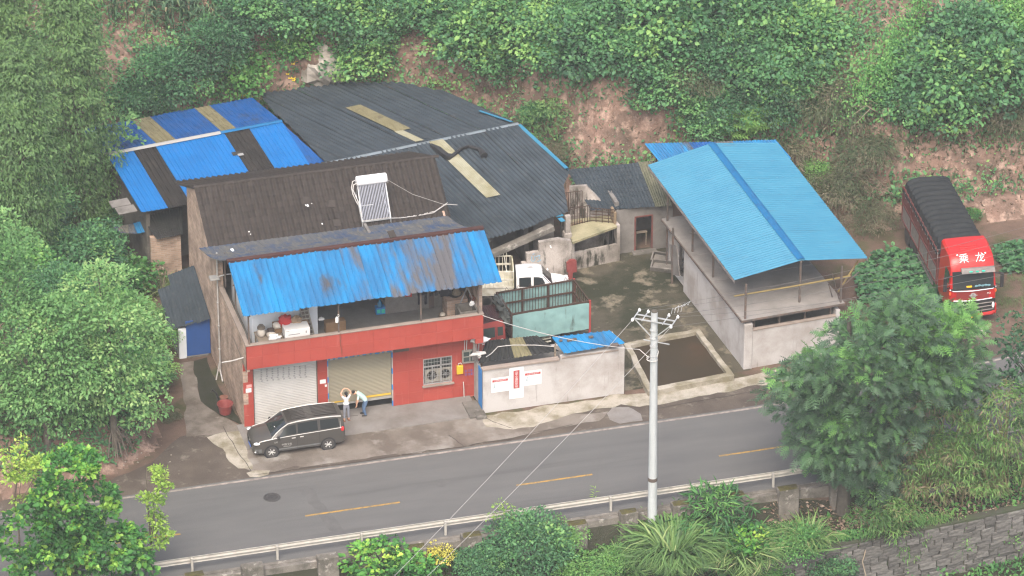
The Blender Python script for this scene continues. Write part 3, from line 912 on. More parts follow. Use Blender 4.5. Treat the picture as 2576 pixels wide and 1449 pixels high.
me.loops.add(Q.size); me.loops.foreach_set('vertex_index', Q.astype(np.int32).ravel())
me.polygons.add(len(Q)); me.polygons.foreach_set('loop_start', np.arange(0, Q.size, 4, dtype=np.int32)); me.polygons.foreach_set('loop_total', np.full(len(Q), 4, np.int32))
me.update(calc_edges=True)
for k in ('dirt', 'soil', 'moss_ground'):
 me.materials.append(mt[k])
dq, sq = DD[:-1, :-1].ravel(), SS[:-1, :-1].ravel()
mi = np.where(dq > -0.2, 1, 0)
mi = np.where(sq > 0.2, 2, mi)
me.polygons.foreach_set('material_index', mi.astype(np.int32))
me.polygons.foreach_set('use_smooth', [True] * len(Q))
terrain = bpy.data.objects.new('terrain', me)
COL.objects.link(terrain)
terrain['kind'] = 'structure'
XF['terrain'] = Matrix.Identity(4)
# ---------------------------------------------------------------- road, kerb, aprons
def strip(x0, x1, o0, o1, z, step=1.0):
 mb = MB()
 n = max(1, int((x1 - x0) / step))
 P = []
 for k in range(n + 1):
  x = x0 + (x1 - x0) * k / n
  m = float(road_mid(np.array(x)))
  P.append([(x, m + o0, z), (x, m + o1, z)])
 return mb.grid(P)
road = struct('road', strip(-120, 130, -3.7, 4.1, 0.0), 'asphalt')
struct('edge_line', strip(-60, 110, 3.83, 3.98, 0.004), 'line', road)
for (a, b, m_) in ((-10.0, -4.98, 'dash'), (0.96, 5.53, 'dash'), (11.2, 14.95, 'dash'), (21.25, 24.6, 'dash'), (31, 35, 'dash')):
 struct('lane_dash', strip(a, b, 0.0, 0.125, 0.004, 0.5), m_, road)
def ragged(poly, z, jit=0.1, step=0.5, seed=1):
 out = []
 n = len(poly)
 for i in range(n):
  a, b = Vector(poly[i]), Vector(poly[(i + 1) % n])
  m = max(1, int((b - a).length / step))
  for k in range(m):
   p = a.lerp(b, k / m)
   if jit:
    p = p + Vector((noise.noise(Vector((p.x * 1.3, p.y * 1.3, seed))), noise.noise(Vector((p.x * 1.3, p.y * 1.3, seed + 9.0))), 0)) * jit * 2
   out.append((p.x, p.y, z))
 mb = MB()
 mb.add(out, [tuple(range(len(out)))])
 return mb
def px_poly(pts, z):
 return [at(u, v, z) for (u, v) in pts]
mb = MB()
c = at(684, 1251, 0)
mb.lathe([(0.0, 0.010), (0.30, 0.010), (0.31, 0.006), (0.34, 0.006), (0.36, 0.012), (0.40, 0.012), (0.41, 0.001)][::-1], 28, (c.x, c.y, 0))
for k in range(-3, 4):
 L = math.sqrt(max(0.0, .27 ** 2 - (k * .075) ** 2))
 mb.box((c.x - L, c.y + k * .075 - .016, 0.010), (c.x + L, c.y + k * .075 + .016, 0.018))
man = obj('manhole_cover', mb, 'iron')
tag(man, 'round iron manhole cover set in the road below the van', 'manhole cover')
struct('tar_patch', ragged([(1.2, -6.3, 0), (1.9, -6.3, 0), (2.6, -11.6, 0), (2.0, -11.7, 0)], 0.003, .12, .4, 4), 'patch', road)
struct('tar_patch', ragged(px_poly([(1088, 1212), (1108, 1204), (1132, 1210), (1120, 1226), (1100, 1224)], 0), 0.003, .05, .2, 7), 'patch', road)
struct('tar_patch', ragged(px_poly([(2330, 1230), (2420, 1205), (2440, 1215), (2340, 1245)], 0), 0.003, .05, .2, 7), 'patch', road)
struct('yard', ragged([(11.4, -1.2, 0), (19.2, -1.5, 0), (25.3, -1.2, 0), (25.3, 12.3, 0), (11.4, 12.3, 0)], -0.012, 0, 1), 'yard')
struct('road_shoulder', ragged([(-14, -4.72, 0), (26, -4.72, 0), (30, -4.4, 0), (36, -3.5, 0), (40, -2.9, 0), (36, 0, 0), (30, -1.0, 0), (24, -2.2, 0), (11, -3.0, 0), (2, -2.2, 0), (-0.4, -0.5, 0), (-1.4, 0.3, 0), (-3.2, 0.0, 0), (-5.0, -2.0, 0), (-8, -3.4, 0), (-14, -3.6, 0)], -0.004, .1, .6, 3), 'shoulder')
struct('concrete_apron', ragged([(-0.55, -4.15, 0), (3, -4.3, 0), (8, -4.45, 0), (12.6, -4.4, 0), (15.0, -4.15, 0), (17.0, -3.75, 0), (17.4, -3.3, 0), (14.5, -2.7, 0), (12, -2.2, 0), (11, -1.8, 0), (5, -1.9, 0), (-.5, -1.9, 0), (-1.0, -3.2, 0)], 0.004, .14, .45, 5), 'apron')
struct('verge_concrete', ragged(px_poly([(1215, 1046), (1330, 1030), (1575, 990), (1640, 990), (1850, 950), (1975, 925), (1985, 960), (1880, 975), (1740, 1000), (1650, 1022), (1560, 1020), (1440, 1040), (1380, 1062), (1290, 1080), (1225, 1075)], 0), 0.008, .12, .4, 8), 'rim')
struct('concrete_patch', ragged(px_poly([(1526, 1040), (1540, 1026), (1580, 1024), (1612, 1040), (1615, 1058), (1560, 1066), (1535, 1056)], 0), 0.012, .05, .25, 2), 'slab_new')
struct('concrete_patch', ragged(px_poly([(620, 1190), (640, 1182), (680, 1184), (676, 1194), (650, 1201), (628, 1200)], 0), 0.012, .04, .2, 2), 'rim')
struct('concrete_patch', ragged(px_poly([(520, 1100), (560, 1088), (615, 1085), (634, 1180), (600, 1178), (575, 1160), (560, 1130)], 0), 0.012, .08, .3, 12), 'rim')
mb = MB()
mb.prism([(-0.32, -2.05), (11.25, -2.0), (11.25, 0.3), (-0.32, 0.3)], -0.02, 0.045)
struct('entrance_slab', mb, 'slab_new')
struct('side_path', ragged(px_poly([(470, 1098), (464, 1010), (452, 912), (484, 908), (497, 960), (505, 1010), (552, 1046), (618, 1076), (612, 1092), (540, 1094)], 0), 0.004, .07, .35, 6), 'path')
struct('mossy_strip', ragged(px_poly([(484, 908), (520, 900), (540, 960), (612, 1070), (552, 1044), (505, 1010), (497, 960)], 0), 0.0, .05, .4, 6), 'moss_ground')
struct('dirt_lot', ragged([(30.5, -1.6, 0), (36.5, -2.6, 0), (46, -0.2, 0), (60, 4, 0), (60, 8, 0), (46, 9.4, 0), (40, 10.2, 0), (34.6, 10.5, 0), (32.4, 12.6, 0), (30.8, 12.0, 0)], -0.016, .1, .8, 3), 'dirt')
# joints and cracks in the aprons
def crack(px, z, w=0.022, seed=0):
 P = []
 pts = px_poly(px, z)
 q = []
 for i in range(len(pts) - 1):
  for k in range(5):
   p = pts[i].lerp(pts[i + 1], k / 5)
   q.append(p + Vector((noise.noise(p * 2.3), noise.noise(p * 2.3 + Vector((5, 1, 2))), 0)) * 0.06)
 q.append(pts[-1])
 for i, p in enumerate(q):
  d = (q[min(i + 1, len(q) - 1)] - q[max(i - 1, 0)]).normalized()
  s = Vector((-d.y, d.x, 0)) * w * (.35 + .65 * abs(math.sin(i * 1.7 + seed)))
  P.append([p - s, p + s])
 return MB().grid(P)
for i, (px, w) in enumerate((([(560, 1072), (600, 1140), (632, 1186)], .03), ([(640, 1196), (760, 1178), (900, 1163), (1060, 1137), (1190, 1120)], .05), ([(1180, 1120), (1280, 1105), (1330, 1092), (1440, 1068)], .05), ([(1128, 1095), (1150, 1110), (1165, 1122)], .03),
       ([(1190, 1012), (1212, 1046), (1240, 1062), (1290, 1078)], .04), ([(1640, 1030), (1760, 1008), (1900, 985), (1975, 968)], .06), ([(1275, 1108), (1292, 1106)], .09), ([(700, 1062), (900, 1047)], .02))):
 struct('joint', crack(px, 0.0), 'crack').location.z = 0.0165 if i != 7 else 0.05
for k, px in enumerate(([(1330, 1215), (1345, 1180), (1372, 1140), (1385, 1110)], [(560, 1235), (566, 1250), (560, 1275)], [(1480, 1270), (1500, 1205), (1512, 1120)], [(980, 1330), (1120, 1308), (1300, 1284)], [(1560, 1250), (1720, 1222), (1850, 1200)], [(880, 1215), (1010, 1196), (1130, 1180)])):
 o = struct('crack', crack(px, 0.0, .012, k), 'patch')
 o.location.z = .0035
# kerb wall with its row of old stone guard blocks
mb = MB()
P = []
for k in range(0, 121):
 x = -40 + k * 1.0
 m = float(road_mid(np.array(x)))
 P.append([(x, m - 3.5, 0.012), (x, m - 3.5, 0.03), (x, m - 3.72, 0.035), (x, m - 3.72, 0.012), (x, m - 4.0, 0.012), (x, m - 4.0, -1.7), (x, m - 3.4, -1.7)])
mb.grid(P, flip=True)
kerb = solo('kerb_wall', mb, 'block', 'low stained concrete kerb wall along the outer edge of the road', 'wall')
spots = [(-5.2, 0, 'mostly behind the young tree'), (-2.5, 0, 'leftmost clear one by a white streaked wall'), (1.06, 0, 'wide pale one below the first yellow dash'), (2.9, 1, 'small one half under the pale green shrub'),
         (5.3, 1, 'dark one where the two pole wires cross the kerb'), (7.9, 0, 'yellow-mossed one right of the wires'), (10.4, 0, 'one behind the pale green sprout'), (13.0, 1, 'low dark one above the folded green fence'),
         (15.5, 0, 'tall yellow-capped one left of the utility pole'), (18.05, 0, 'one just right of the utility pole'), (20.7, 0, 'yellow-capped one above the pointed-leaf shrub'), (23.35, 0, 'tall grey one by the last clear rail post'), (25.9, 0, 'one under the edge of the big feathery tree')]
for i, (x, low, where) in enumerate(spots):
 m = float(road_mid(np.array(x)))
 h = 0.10 if low else 0.36 + 0.05 * math.sin(i * 2.1)
 w = 0.46 + .05 * math.sin(i * 1.3)
 mb = MB()
 mb.bbox((-w, -0.27, -1.6), (w, 0.21, h), 0.035)
 t = thing('guard_block', 'mossy guard block, ' + where, 'guard block', (x, m - 4.02, 0), math.atan2(float(road_mid(np.array(x + .5))) - m, .5), 'stone guard blocks along the kerb wall')
 for v in mb.v:
  v += Vector((noise.noise(v * 2.0 + Vector((i, 0, 0))), noise.noise(v * 2 + Vector((0, i, 3))), noise.noise(v * 2 + Vector((0, 5, i))))) * .035
 obj('stone_body', mb, 'block', t)
 mb = MB()
 P = [[(-w * .93 + 2 * w * .93 * a / 6, -.25 + .44 * b / 4, h + .012 + .03 * (1 + noise.noise(Vector((a * .8 + i * 3, b * .9, 1)))) * (0 < a < 6) * (0 < b < 4) - .012 * (a in (0, 6) or b in (0, 4))) for b in range(5)] for a in range(7)]
 mb.grid(P)
 obj('moss_cap', mb, 'moss' if i not in (1, 2, 6) else 'block', t, True)
# guard rail
railm = MB()
P = []
for k in range(0, 141):
 x = -40 + k * 0.75
 m = float(road_mid(np.array(x)))
 b0 = m - 3.16
 pr = [(0.00, .74), (.045, .72), (.06, .66), (.045, .60), (-.015, .585), (-.015, .555), (.045, .54), (.06, .48), (.045, .42), (0.0, .40), (-.012, .41), (.03, .43), (.045, .48), (.03, .53), (-.03, .55), (-.03, .59), (.03, .61), (.045, .66), (.03, .71), (-.012, .73)]
 P.append([(x, b0 + y, z) for (y, z) in pr + pr[:1]])
railm.grid(P)
gr = thing('guard_rail', 'grey galvanised steel guard rail on posts along the road', 'guard rail', (0, -12, 0))
obj('beam', railm, 'rail', gr, True, world=True)
mb = MB()
mb.bbox((-.055, -.055, -.2), (.055, .055, .72), .015)
mb.box((-.05, .055, .45), (.05, .13, .68))
pme = mesh('post', mb, 'rail')
for k in range(-6, 14):
 x = -5.14 + 4.0 * k
 m = float(road_mid(np.array(x)))
 obj('post', None, None, gr, data=pme, loc=(x, m - 3.3 + 12, 0.03))
# stepped rubble retaining wall at the lower right
rw = thing('retaining_wall', 'tall retaining wall of rough grey stone courses below the bamboo', 'retaining wall', (28, -15.0, -4.2))
mb = MB()
P = []
for k in range(0, 30):
 x = 19.6 + k * 1.2
 m = float(road_mid(np.array(x)))
 P.append([(x, m - 6.35, -1.52), (x, m - 6.72, -1.55), (x, m - 6.78, -4.7)])
mb.grid(P, flip=True)
obj('mortar_bed', mb, 'mortar', rw, world=True)
r = random.Random(5)
stones = []
shape = []
for q in range(10):
 mb = MB()
 mb.bbox((-.5, -.10, 0), (.5, .06, 1), .06)
 for v in mb.v:
  v += Vector((noise.noise(v * 3 + Vector((q * 5, 0, 0))) * .09, noise.noise(v * 3 + Vector((0, q * 4, 0))) * .07, noise.noise(v * 3 + Vector((0, 0, q * 3))) * .10))
 shape.append(mesh('stone', mb, 'stone'))
z = -4.55
row = 0
while z < -1.62:
 hrow = r.uniform(.22, .34)
 x = 20.2 + r.uniform(0, .4)
 while x < 41.5:
  w = r.uniform(.42, .95)
  stones.append((x + w / 2, z, w - .022, hrow - .018))
  x += w
 z += hrow
 row += 1
stones.sort(key=lambda s: (s[1] > -1.9, abs(s[0] - 29)))
stones.sort(key=lambda s: abs(s[0] - 30) + (0 if s[1] > -4.0 else 6))
for i, (x, zz, w, hh) in enumerate(stones):
 m = float(road_mid(np.array(x)))
 if i < 290:
  o = obj('stone', None, None, rw, data=shape[i % 10], loc=(x - 28, m - 6.80 + 15.0 + r.uniform(-.03, .03) + .025 * (zz + 4.2), zz + 4.2), rotz=r.uniform(-.05, .05) + math.atan2(float(road_mid(np.array(x + .5))) - m, .5))
  o.scale = (w, 1.0, hh)
 else:
  if i == 290:
   rest = MB()
  src = shape[i % 10]
  rest.add([(x + v.co.x * w, m - 6.80 + v.co.y, zz + v.co.z * hh) for v in src.vertices], [tuple(p.vertices) for p in src.polygons])
  if i == len(stones) - 1:
   obj('stone_courses', rest, 'stone', rw, world=True, kind='stuff')
# ---------------------------------------------------------------- pale air between the drone and the ground
hm = bpy.data.materials.new('haze_air')
hm.use_nodes = True
hn = hm.node_tree
for n_ in list(hn.nodes):
 if n_.type != 'OUTPUT_MATERIAL': hn.nodes.remove(n_)
pv = hn.nodes.new('ShaderNodeVolumePrincipled')
pv.inputs['Density'].default_value = 0.00024
pv.inputs['Color'].default_value = (0.93, 0.97, 0.97, 1)
pv.inputs['Anisotropy'].default_value = 0.0
hn.links.new(pv.outputs[0], hn.nodes['Material Output'].inputs['Volume'])
mt['haze'] = hm
mb = MB().box((-135, -290, float(HH.min()) - 1.0), (145, 135, 125))
hz_o = obj('haze', mb, 'haze', None, kind='stuff')
# ---------------------------------------------------------------- the shop house
house = thing('shop_house', 'two-storey red fronted shop house with brown tile roof and blue balcony awning', 'house', (0, 0, 0))
mb = MB()                                            # walls in rough brick: left side, rear, right side
mb.box((0.0, 0.004, -.1), (0.24, 5.1, 5.07)); mb.box((0.0, -.97, 3.64), (0.14, 0.004, 5.07)); mb.box((0.0, 5.1, -.1), (0.24, 12.3, 6.35))
mb.add([(0.0, 5.9, 6.35), (0.24, 5.9, 6.35), (0.24, 12.3, 6.35), (0.0, 12.3, 6.35), (0.0, 6.7, 6.62), (0.24, 6.7, 6.62), (0.24, 9.4, 8.2), (0.0, 9.4, 8.2), (0.0, 12.3, 6.9), (0.24, 12.3, 6.9)],
       [(0, 4, 7, 8, 3), (1, 2, 9, 6, 5), (0, 1, 5, 4), (4, 5, 6, 7), (7, 6, 9, 8), (3, 8, 9, 2)])
mb.box((0.24, 12.06, -.1), (11.66, 12.3, 6.8))
mb.box((11.66, 0.004, -.1), (11.9, 12.3, 6.35))
mb.add([(11.66, 5.9, 6.35), (11.9, 5.9, 6.35), (11.9, 12.3, 6.35), (11.66, 12.3, 6.35), (11.66, 9.4, 8.2), (11.9, 9.4, 8.2), (11.66, 12.3, 6.9), (11.9, 12.3, 6.9)],
       [(0, 4, 6, 3), (1, 2, 7, 5), (0, 1, 5, 4), (4, 5, 7, 6), (3, 6, 7, 2)])
obj('brick_wall', mb, 'brick', house)
mb = MB()                                            # inside ground floor: floor, side walls, back
mb.box((0.24, 4.0, 0.02), (11.66, 4.2, 3.7))
mb.box((0.3, 0.3, 0.02), (11.6, 4.0, 0.046))
obj('shop_interior', mb, 'dark', house)
# front wall of the ground floor
FZ = 3.74
mb = MB()
mb.box((0.24, 0.02, -.05), (0.50, 0.30, FZ))
mb.box((3.68, 0.02, -.05), (4.16, 0.30, FZ))
mb.box((0.50, 0.02, 3.42), (3.68, 0.30, FZ))
mb.box((4.16, 0.02, 3.42), (7.42, 0.30, FZ))
mb.box((7.42, 0.02, -.05), (8.92, 0.30, FZ))
mb.box((10.38, 0.02, -.05), (11.66, 0.30, FZ))
mb.box((8.92, 0.02, -.05), (10.38, 0.30, 0.96))
mb.box((8.92, 0.02, 2.42), (10.38, 0.30, FZ))
obj('front_wall', mb, 'red_joint', house)
tile_n = [0]
def tiled(x0, x1, z0, z1, y, tw, th, holes=(), d=0.016, g=0.006):
 """red facing tiles, each a piece of its own with open joints"""
 nz = max(1, round((z1 - z0) / th)); nx = max(1, round((x1 - x0) / tw))
 for i in range(nx):
  for j in range(nz):
   a, b = x0 + (x1 - x0) * i / nx + g / 2, x0 + (x1 - x0) * (i + 1) / nx - g / 2
   c, e = z0 + (z1 - z0) * j / nz + g / 2, z0 + (z1 - z0) * (j + 1) / nz - g / 2
   if any(a >= h[0] - .02 and b <= h[1] + .02 and c >= h[2] - .02 and e <= h[3] + .02 for h in holes):
    continue
   jx = rnd.uniform(-.0015, .0015)
   m = MB().bbox((a, y - d + jx, c), (b, y, e), .003)
   obj('tile', m, 'red_tile', house)
   tile_n[0] += 1
tiled(0.0, 0.5, 0.05, 3.74, 0.02, .5, .62)
tiled(3.68, 4.16, 0.05, 3.74, 0.02, .48, .62)
for (x0, x1, z0, z1) in ((7.42, 8.92, 0.05, 3.74), (10.38, 11.88, 0.05, 3.74)):
 tiled(x0, x1, z0, z1, 0.02, .75, .62)
tiled(8.92, 10.38, 0.05, 0.93, 0.02, .73, .46)
tiled(8.92, 10.38, 2.45, 3.74, 0.02, .73, .64)
# cantilevered balcony
mb = MB()
mb.box((0.15, -0.98, 3.80), (11.64, 0.02, 3.96))
mb.box((0.24, 0.02, 3.80), (11.66, 12.06, 3.96))
obj('balcony_slab', mb, 'grey_wall', house)
mb = MB()
mb.box((0.26, -0.86, 3.96), (11.6, 6.0, 4.13))
obj('terrace_floor', mb, 'floor', house)
mb = MB()
mb.box((0.0, -1.0, 3.78), (11.68, -0.86, 5.07))
mb.box((11.54, -0.86, 3.78), (11.68, 0.55, 5.07))
mb.box((11.28, -1.0, 3.5), (11.68, -0.86, 3.78))
obj('parapet', mb, 'red_wall', house)
tiled(0.0, 11.68, 3.78, 5.07, -1.0, .80, .64)
for (a, b) in ((11.28, 11.68),):
 tiled(a, b, 3.5, 3.775, -1.0, .4, .28)
mb = MB()
mb.bbox((-.03, -1.05, 5.07), (11.71, -.82, 5.125), .012)
mb.bbox((-.03, -.82, 5.07), (.20, 5.1, 5.125), .012)
mb.bbox((11.48, -.82, 5.07), (11.71, .55, 5.125), .012)
obj('coping', mb, 'coping', house)
mb = MB()                                            # grey band of the floor slab on the left wall
mb.add([(-.012, -.98, 3.62), (-.012, -.98, 3.80), (-.012, 1.9, 4.05), (-.012, 1.9, 3.90)], [(0, 1, 2, 3)])
obj('slab_edge', mb, 'coping', house)
# rooms behind the terrace
mb = MB()
mb.box((0.70, 0.84, 4.13), (3.93, 0.98, 6.9))
mb.box((0.70, 0.98, 4.13), (0.84, 5.4, 6.9))
mb.box((3.79, 0.98, 4.13), (3.93, 3.6, 6.9))
obj('white_room_wall', mb, 'white_wall', house)
mb = MB()
mb.box((7.55, 1.9, 4.13), (9.9, 2.04, 6.9))
mb.box((7.55, 2.04, 4.13), (7.69, 6.2, 6.9))
mb.box((9.9, 1.9, 4.13), (11.54, 2.04, 6.9))
obj('grey_room_wall', mb, 'grey_wall', house)
mb = MB()
mb.box((0.84, 5.9, 4.13), (11.66, 6.05, 6.6))
mb.box((3.93, 5.4, 4.13), (7.55, 5.9, 6.7))
obj('back_room_wall', mb, 'grey_wall', house)
mb = MB()
mb.box((9.72, 1.86, 4.13), (9.98, 1.90, 6.3))
obj('door_panel', mb, 'steel_dark', house)
# awning posts and frame
mb = MB()
for (x, y, z) in ((0.16, -0.93, 6.98), (4.55, -0.93, 6.98), (8.6, -0.93, 6.98), (11.45, -0.93, 6.98), (0.3, 4.9, 7.0), (0.3, 2.6, 7.75)):
 obj('awning_post', MB().bar((x, y, 5.1), (x, y, z), .07), 'steel_dark', house)
mb = MB()
mb.bar((-.15, -1.0, 6.92), (12.2, -1.0, 6.92), .06, .09)
for x in (0.16, 3.0, 6.0, 9.0, 11.45):
 mb.bar((x, -1.3, 6.84), (x, 2.5, 7.76), .05, .07)
mb.bar((-.15, 1.0, 7.34), (12.3, 1.0, 7.34), .05, .06)
obj('awning_frame', mb, 'steel_dark', house)
# awning sheets: front slope of weathered blue, rear slope faded
A0, A1 = -0.20, 12.35
RY, RZ, EY, EZ = 2.55, 7.86, -1.42, 6.93
d = Vector((0, EY - RY, EZ - RZ)); L = d.length; d /= L
nS = 14
for k in range(nS):
 w = (A1 - A0) / nS
 x = A0 + w * k
 sh = 0.22 * (k / nS)                                # the ridge ends a little further right than the eave
 m = sheet_mb((x + .16 + sh * .6, RY, RZ + .02 * math.sin(k * 2.2)), (1, 0, 0), d + Vector((-.035, 0, 0)), w + .012, 0.0, L + rnd.uniform(-.03, .05), 'trap', 0.2985, 0.05, jit=.012, seed=k)
 o = obj('awning_sheet', m, 'sheet_stained' if k in (6, 8, 9, 10, 11, 12) else 'sheet_porch', house)
d2 = Vector((0, 6.35 - RY, 6.62 - RZ)); L2 = d2.length; d2 /= L2
for k in range(13):
 w = 12.5 / 13
 m = MB()
 x = -0.42 + w * k
 P = []
 for s in range(9):
  t = s / 8
  y = RY + (6.35 - RY) * t
  z = RZ + (6.62 - RZ) * t - 0.16 * math.sin(math.pi * t)
  xo = -.55 * (t - .3) * .6
  P.append([(x + xo + q, y, z + prof_trap(q, .24, .03) + .008) for q in cols_trap(w)])
 m.grid(P, flip=True)
 obj('rear_awning_sheet', m, 'sheet_faded', house)
mb = MB()
mb.bar((-.10, RY - .10, RZ + .055), (12.62, RY - .10, RZ + .055), .24, .05)
mb.bar((-.10, RY - .20, RZ - .02), (12.62, RY - .20, RZ - .02), .03, .15)
obj('ridge_beam', mb, 'rust_beam', house)
# tiled main roof: tiles laid in courses, front and rear slopes
def tile_mesh(w, L):
 mb = MB()
 xs = [(-.5 + i / 6) for i in range(7)]
 zs = [0.0, .02, .085, .105, .085, .02, 0.0]
 P = [[(w * x, 0, z + .012) for x, z in zip(xs, zs)], [(w * x, -L, z + .034) for x, z in zip(xs, zs)]]
 mb.grid(P)
 n = len(mb.v)
 mb.add([(w * x, -L, z + .004) for x, z in zip(xs, zs)], [])
 for i in range(6):
  mb.f.append((7 + i, n + i, n + i + 1, 8 + i)); mb.m.append(0)
 return mb
fr_d, re_d = Vector((0, 6.42 - 9.4, 6.56 - 8.33)), Vector((0, 14.2 - 9.4, 6.16 - 8.33))
TW, NT = 0.2975, 41
def lay(d, nrow, first):
 L = d.length / nrow
 base = tile_mesh(TW * 1.03, L * 1.08)
 me = mesh('roof_tile', base, 'roof_tile')
 ang = math.atan2(-d.z, abs(d.y))
 out = []
 for j in range(nrow):
  for i in range(NT):
   p = Vector((-0.18 + TW * (i + .5), 9.4, 8.33)) + d * (j / nrow)
   out.append((p, ang, me, L))
 return out
front = lay(fr_d, 10, True)
rear = lay(re_d, 14, False)
restm = MB()
r = random.Random(3)
front_idx = sorted(range(len(front)), key=lambda i: (front[i][0].x > 9.2))
for q, i in enumerate(front_idx):
 p, ang, me, L = front[i]
 rot = Matrix.Rotation(ang, 4, 'X')
 yaw = r.gauss(0, .012)
 M4 = Matrix.Translation(p + Vector((r.uniform(-.006, .006), 0, r.uniform(-.006, .008)))) @ Matrix.Rotation(yaw, 4, 'Z') @ rot
 if q < 296:
  o = bpy.data.objects.new('roof_tile', me)
  COL.objects.link(o)
  o.parent = house
  o.matrix_local = M4
 else:
  restm.add([M4 @ v.co for v in me.vertices], [tuple(pp.vertices) for pp in me.polygons])
for (p, ang, me, L) in rear:
 M4 = Matrix.Translation(p + Vector((0, 0, r.uniform(-.006, .008)))) @ Matrix.Rotation(math.pi, 4, 'Z') @ Matrix.Rotation(ang * 1.0, 4, 'X')
 restm.add([M4 @ v.co for v in me.vertices], [tuple(pp.vertices) for pp in me.polygons])
obj('roof_tiles', restm, 'roof_tile', house, kind='stuff')
mb = MB()
n = Vector((0, -fr_d.z, fr_d.y)).normalized(); n = n if n.z > 0 else -n
for (d, yy) in ((fr_d, 0), (re_d, 0)):
 a, b = Vector((-.1, 9.4, 8.31)), Vector((11.95, 9.4, 8.31))
 mb.add([a, b, b + d * .985, a + d * .985, a - Vector((0, 0, .09)), b - Vector((0, 0, .09)), b + d * .985 - Vector((0, 0, .09)), a + d * .985 - Vector((0, 0, .09))],
           [(0, 1, 2, 3), (4, 7, 6, 5), (0, 4, 5, 1), (1, 5, 6, 2), (2, 6, 7, 3), (3, 7, 4, 0)])
obj('roof_deck', mb, 'steel_dark', house)
for k in range(31):
 mb = MB()
 x = -.2 + k * .4
 prof = [(.12 * math.cos(t), .09 * math.sin(t)) for t in [math.pi * q / 6 for q in range(7)]]
 P = [[(x, 9.4 + y, 8.355 + z + .010) for (y, z) in prof], [(x + .41, 9.4 + y * .93, 8.355 + z * .93) for (y, z) in prof]]
 mb.grid(P, flip=True)
 obj('ridge_tile', mb, 'roof_tile', house)
# shifted tiles and lime splashes
for k, (px, s) in enumerate((((835, 514), 1), ((770, 505), 1), ((846, 562), 1), ((985, 590), 0), ((560, 470), 0))):
 p = at(px[0], px[1], 7.9)
 t = (9.4 - p.y) / 2.98
 # height of the roof plane under that point
 for _ in range(6):
  zz = 8.33 - (9.4 - p.y) * (1.77 / 2.98)
  p = at(px[0], px[1], zz + .05)
 mb = MB().bbox((-.17, -.2, .02), (.17, .2, .06), .012)
 o = obj('loose_tile', mb, 'roof_tile', house, loc=(p.x, p.y, p.z), rotz=.3 + k)
 o.rotation_euler = (math.atan2(1.77, 2.98), 0, .2 * (k - 2))
r = random.Random(8)
mb = MB()
def splash(u, v, s, m):
 p = at(u, v, 7.5)
 for _ in range(8):
  p = at(u, v, 8.33 - (9.4 - p.y) * (1.77 / 2.98) + .085)
 q = Vector((0, 2.98, 1.77)).normalized()
 pts = [p + Vector((1, 0, 0)) * s * math.cos(t) * r.uniform(.6, 1.1) + q * s * 1.3 * math.sin(t) * r.uniform(.6, 1.1) for t in [k * math.pi / 4 for k in range(8)]]
 m.add(pts, [tuple(range(8))])
for (u, v, s) in ((779, 446, .06), (790, 444, .05), (800, 443, .06), (812, 441, .05), (826, 440, .09), (836, 439, .1), (846, 438, .09), (856, 437, .05), (563, 497, .06), (568, 508, .035), (780, 500, .06), (784, 512, .04), (774, 517, .11), (769, 516, .06), (810, 563, .06), (626, 583, .06), (630, 589, .045)):
 splash(u, v, s * .65, mb)
obj('lime_splash', mb, 'paper', house)
# roller shutters
def shutter(x0, x1, z0, z1, y, pitch, mat, name):
 P = []
 n = int((z1 - z0) / pitch)
 for k in range(n):
  z = z0 + k * pitch
  for (dy, dz) in ((0.0, 0.0), (-.016, .25), (-.018, .6), (-.002, .92)):
   P.append([(x0, y + dy, z + dz * pitch), (x1, y + dy, z + dz * pitch)])
 return obj(name, MB().grid(P), mat, house)
shutter(0.54, 3.66, 0.05, 3.22, 0.16, .092, 'shutter', 'roller_shutter')
shutter(4.22, 7.36, 0.52, 3.1, 0.16, .075, 'shutter_tan', 'tan_roller_shutter')
mb = MB()
for (x0, x1) in ((0.50, 0.54), (3.645, 3.685)):
 mb.box((x0, .06, .045), (x1, .14, 3.3))
mb.box((.5, .05, 3.2), (3.68, .15, 3.42))
obj('shutter_guide', mb, 'steel_dark', house)
for x in (4.165, 7.365):                              # peeling white and blue guide strips of the tan shutter
 mb = MB()
 for k in range(44):
  mb.box((x, .03, .05 + k * .075), (x + .05, .12, .05 + (k + 1) * .075), 0 if (k // 4) % 3 else 1)
 obj('peeling_guide', mb, ['pvc', 'blue_door2'], house)
mb = MB()
mb.box((4.165, .05, 3.05), (7.415, .15, 3.42), 0)
for k in range(26):
 x = 4.2 + k * .123
 for q in range(3):
  z = 3.08 + q * .11 + r.uniform(-.02, .02)
  mb.box((x, .043 - .001 * q, z), (x + r.uniform(.06, .13), .05, z + r.uniform(.035, .08)), 1 + (k + q + (k // 5)) % 2)
obj('peeling_banner', mb, ['shutter_tan', 'blue_door2', 'pvc'], house)
mb = MB()
mb.box((4.22, .125, .46), (7.36, .175, .56), 0)
mb.box((4.35, .118, .62), (5.25, .125, .69), 1)
mb.box((6.05, .118, .66), (7.32, .125, .76), 1)
obj('shutter_bottom_bar', mb, ['alu', 'yellow_strip'], house)
r = random.Random(4)
mb = MB()                                            # nine columns of stencilled characters
for k in range(9):
 x = .94 + k * .272
 z0 = 3.0 - .012 * k
 for q in range(6):
  zc = z0 - .12 * q - .02
  xx = x + (-.025 if q == 4 else .02 if q == 5 else 0)
  for s in range(5):
   if s < 3:
    zz = zc + .03 - s * .03 + r.uniform(-.006, .006)
    mb.box((xx - .045, .135, zz), (xx + .045 - r.uniform(0, .02), .14, zz + .011))
   else:
    x2 = xx + r.uniform(-.035, .03)
    mb.box((x2, .134, zc - .04), (x2 + .011, .139, zc + .042))
obj('stencilled_print', mb, 'print', house)
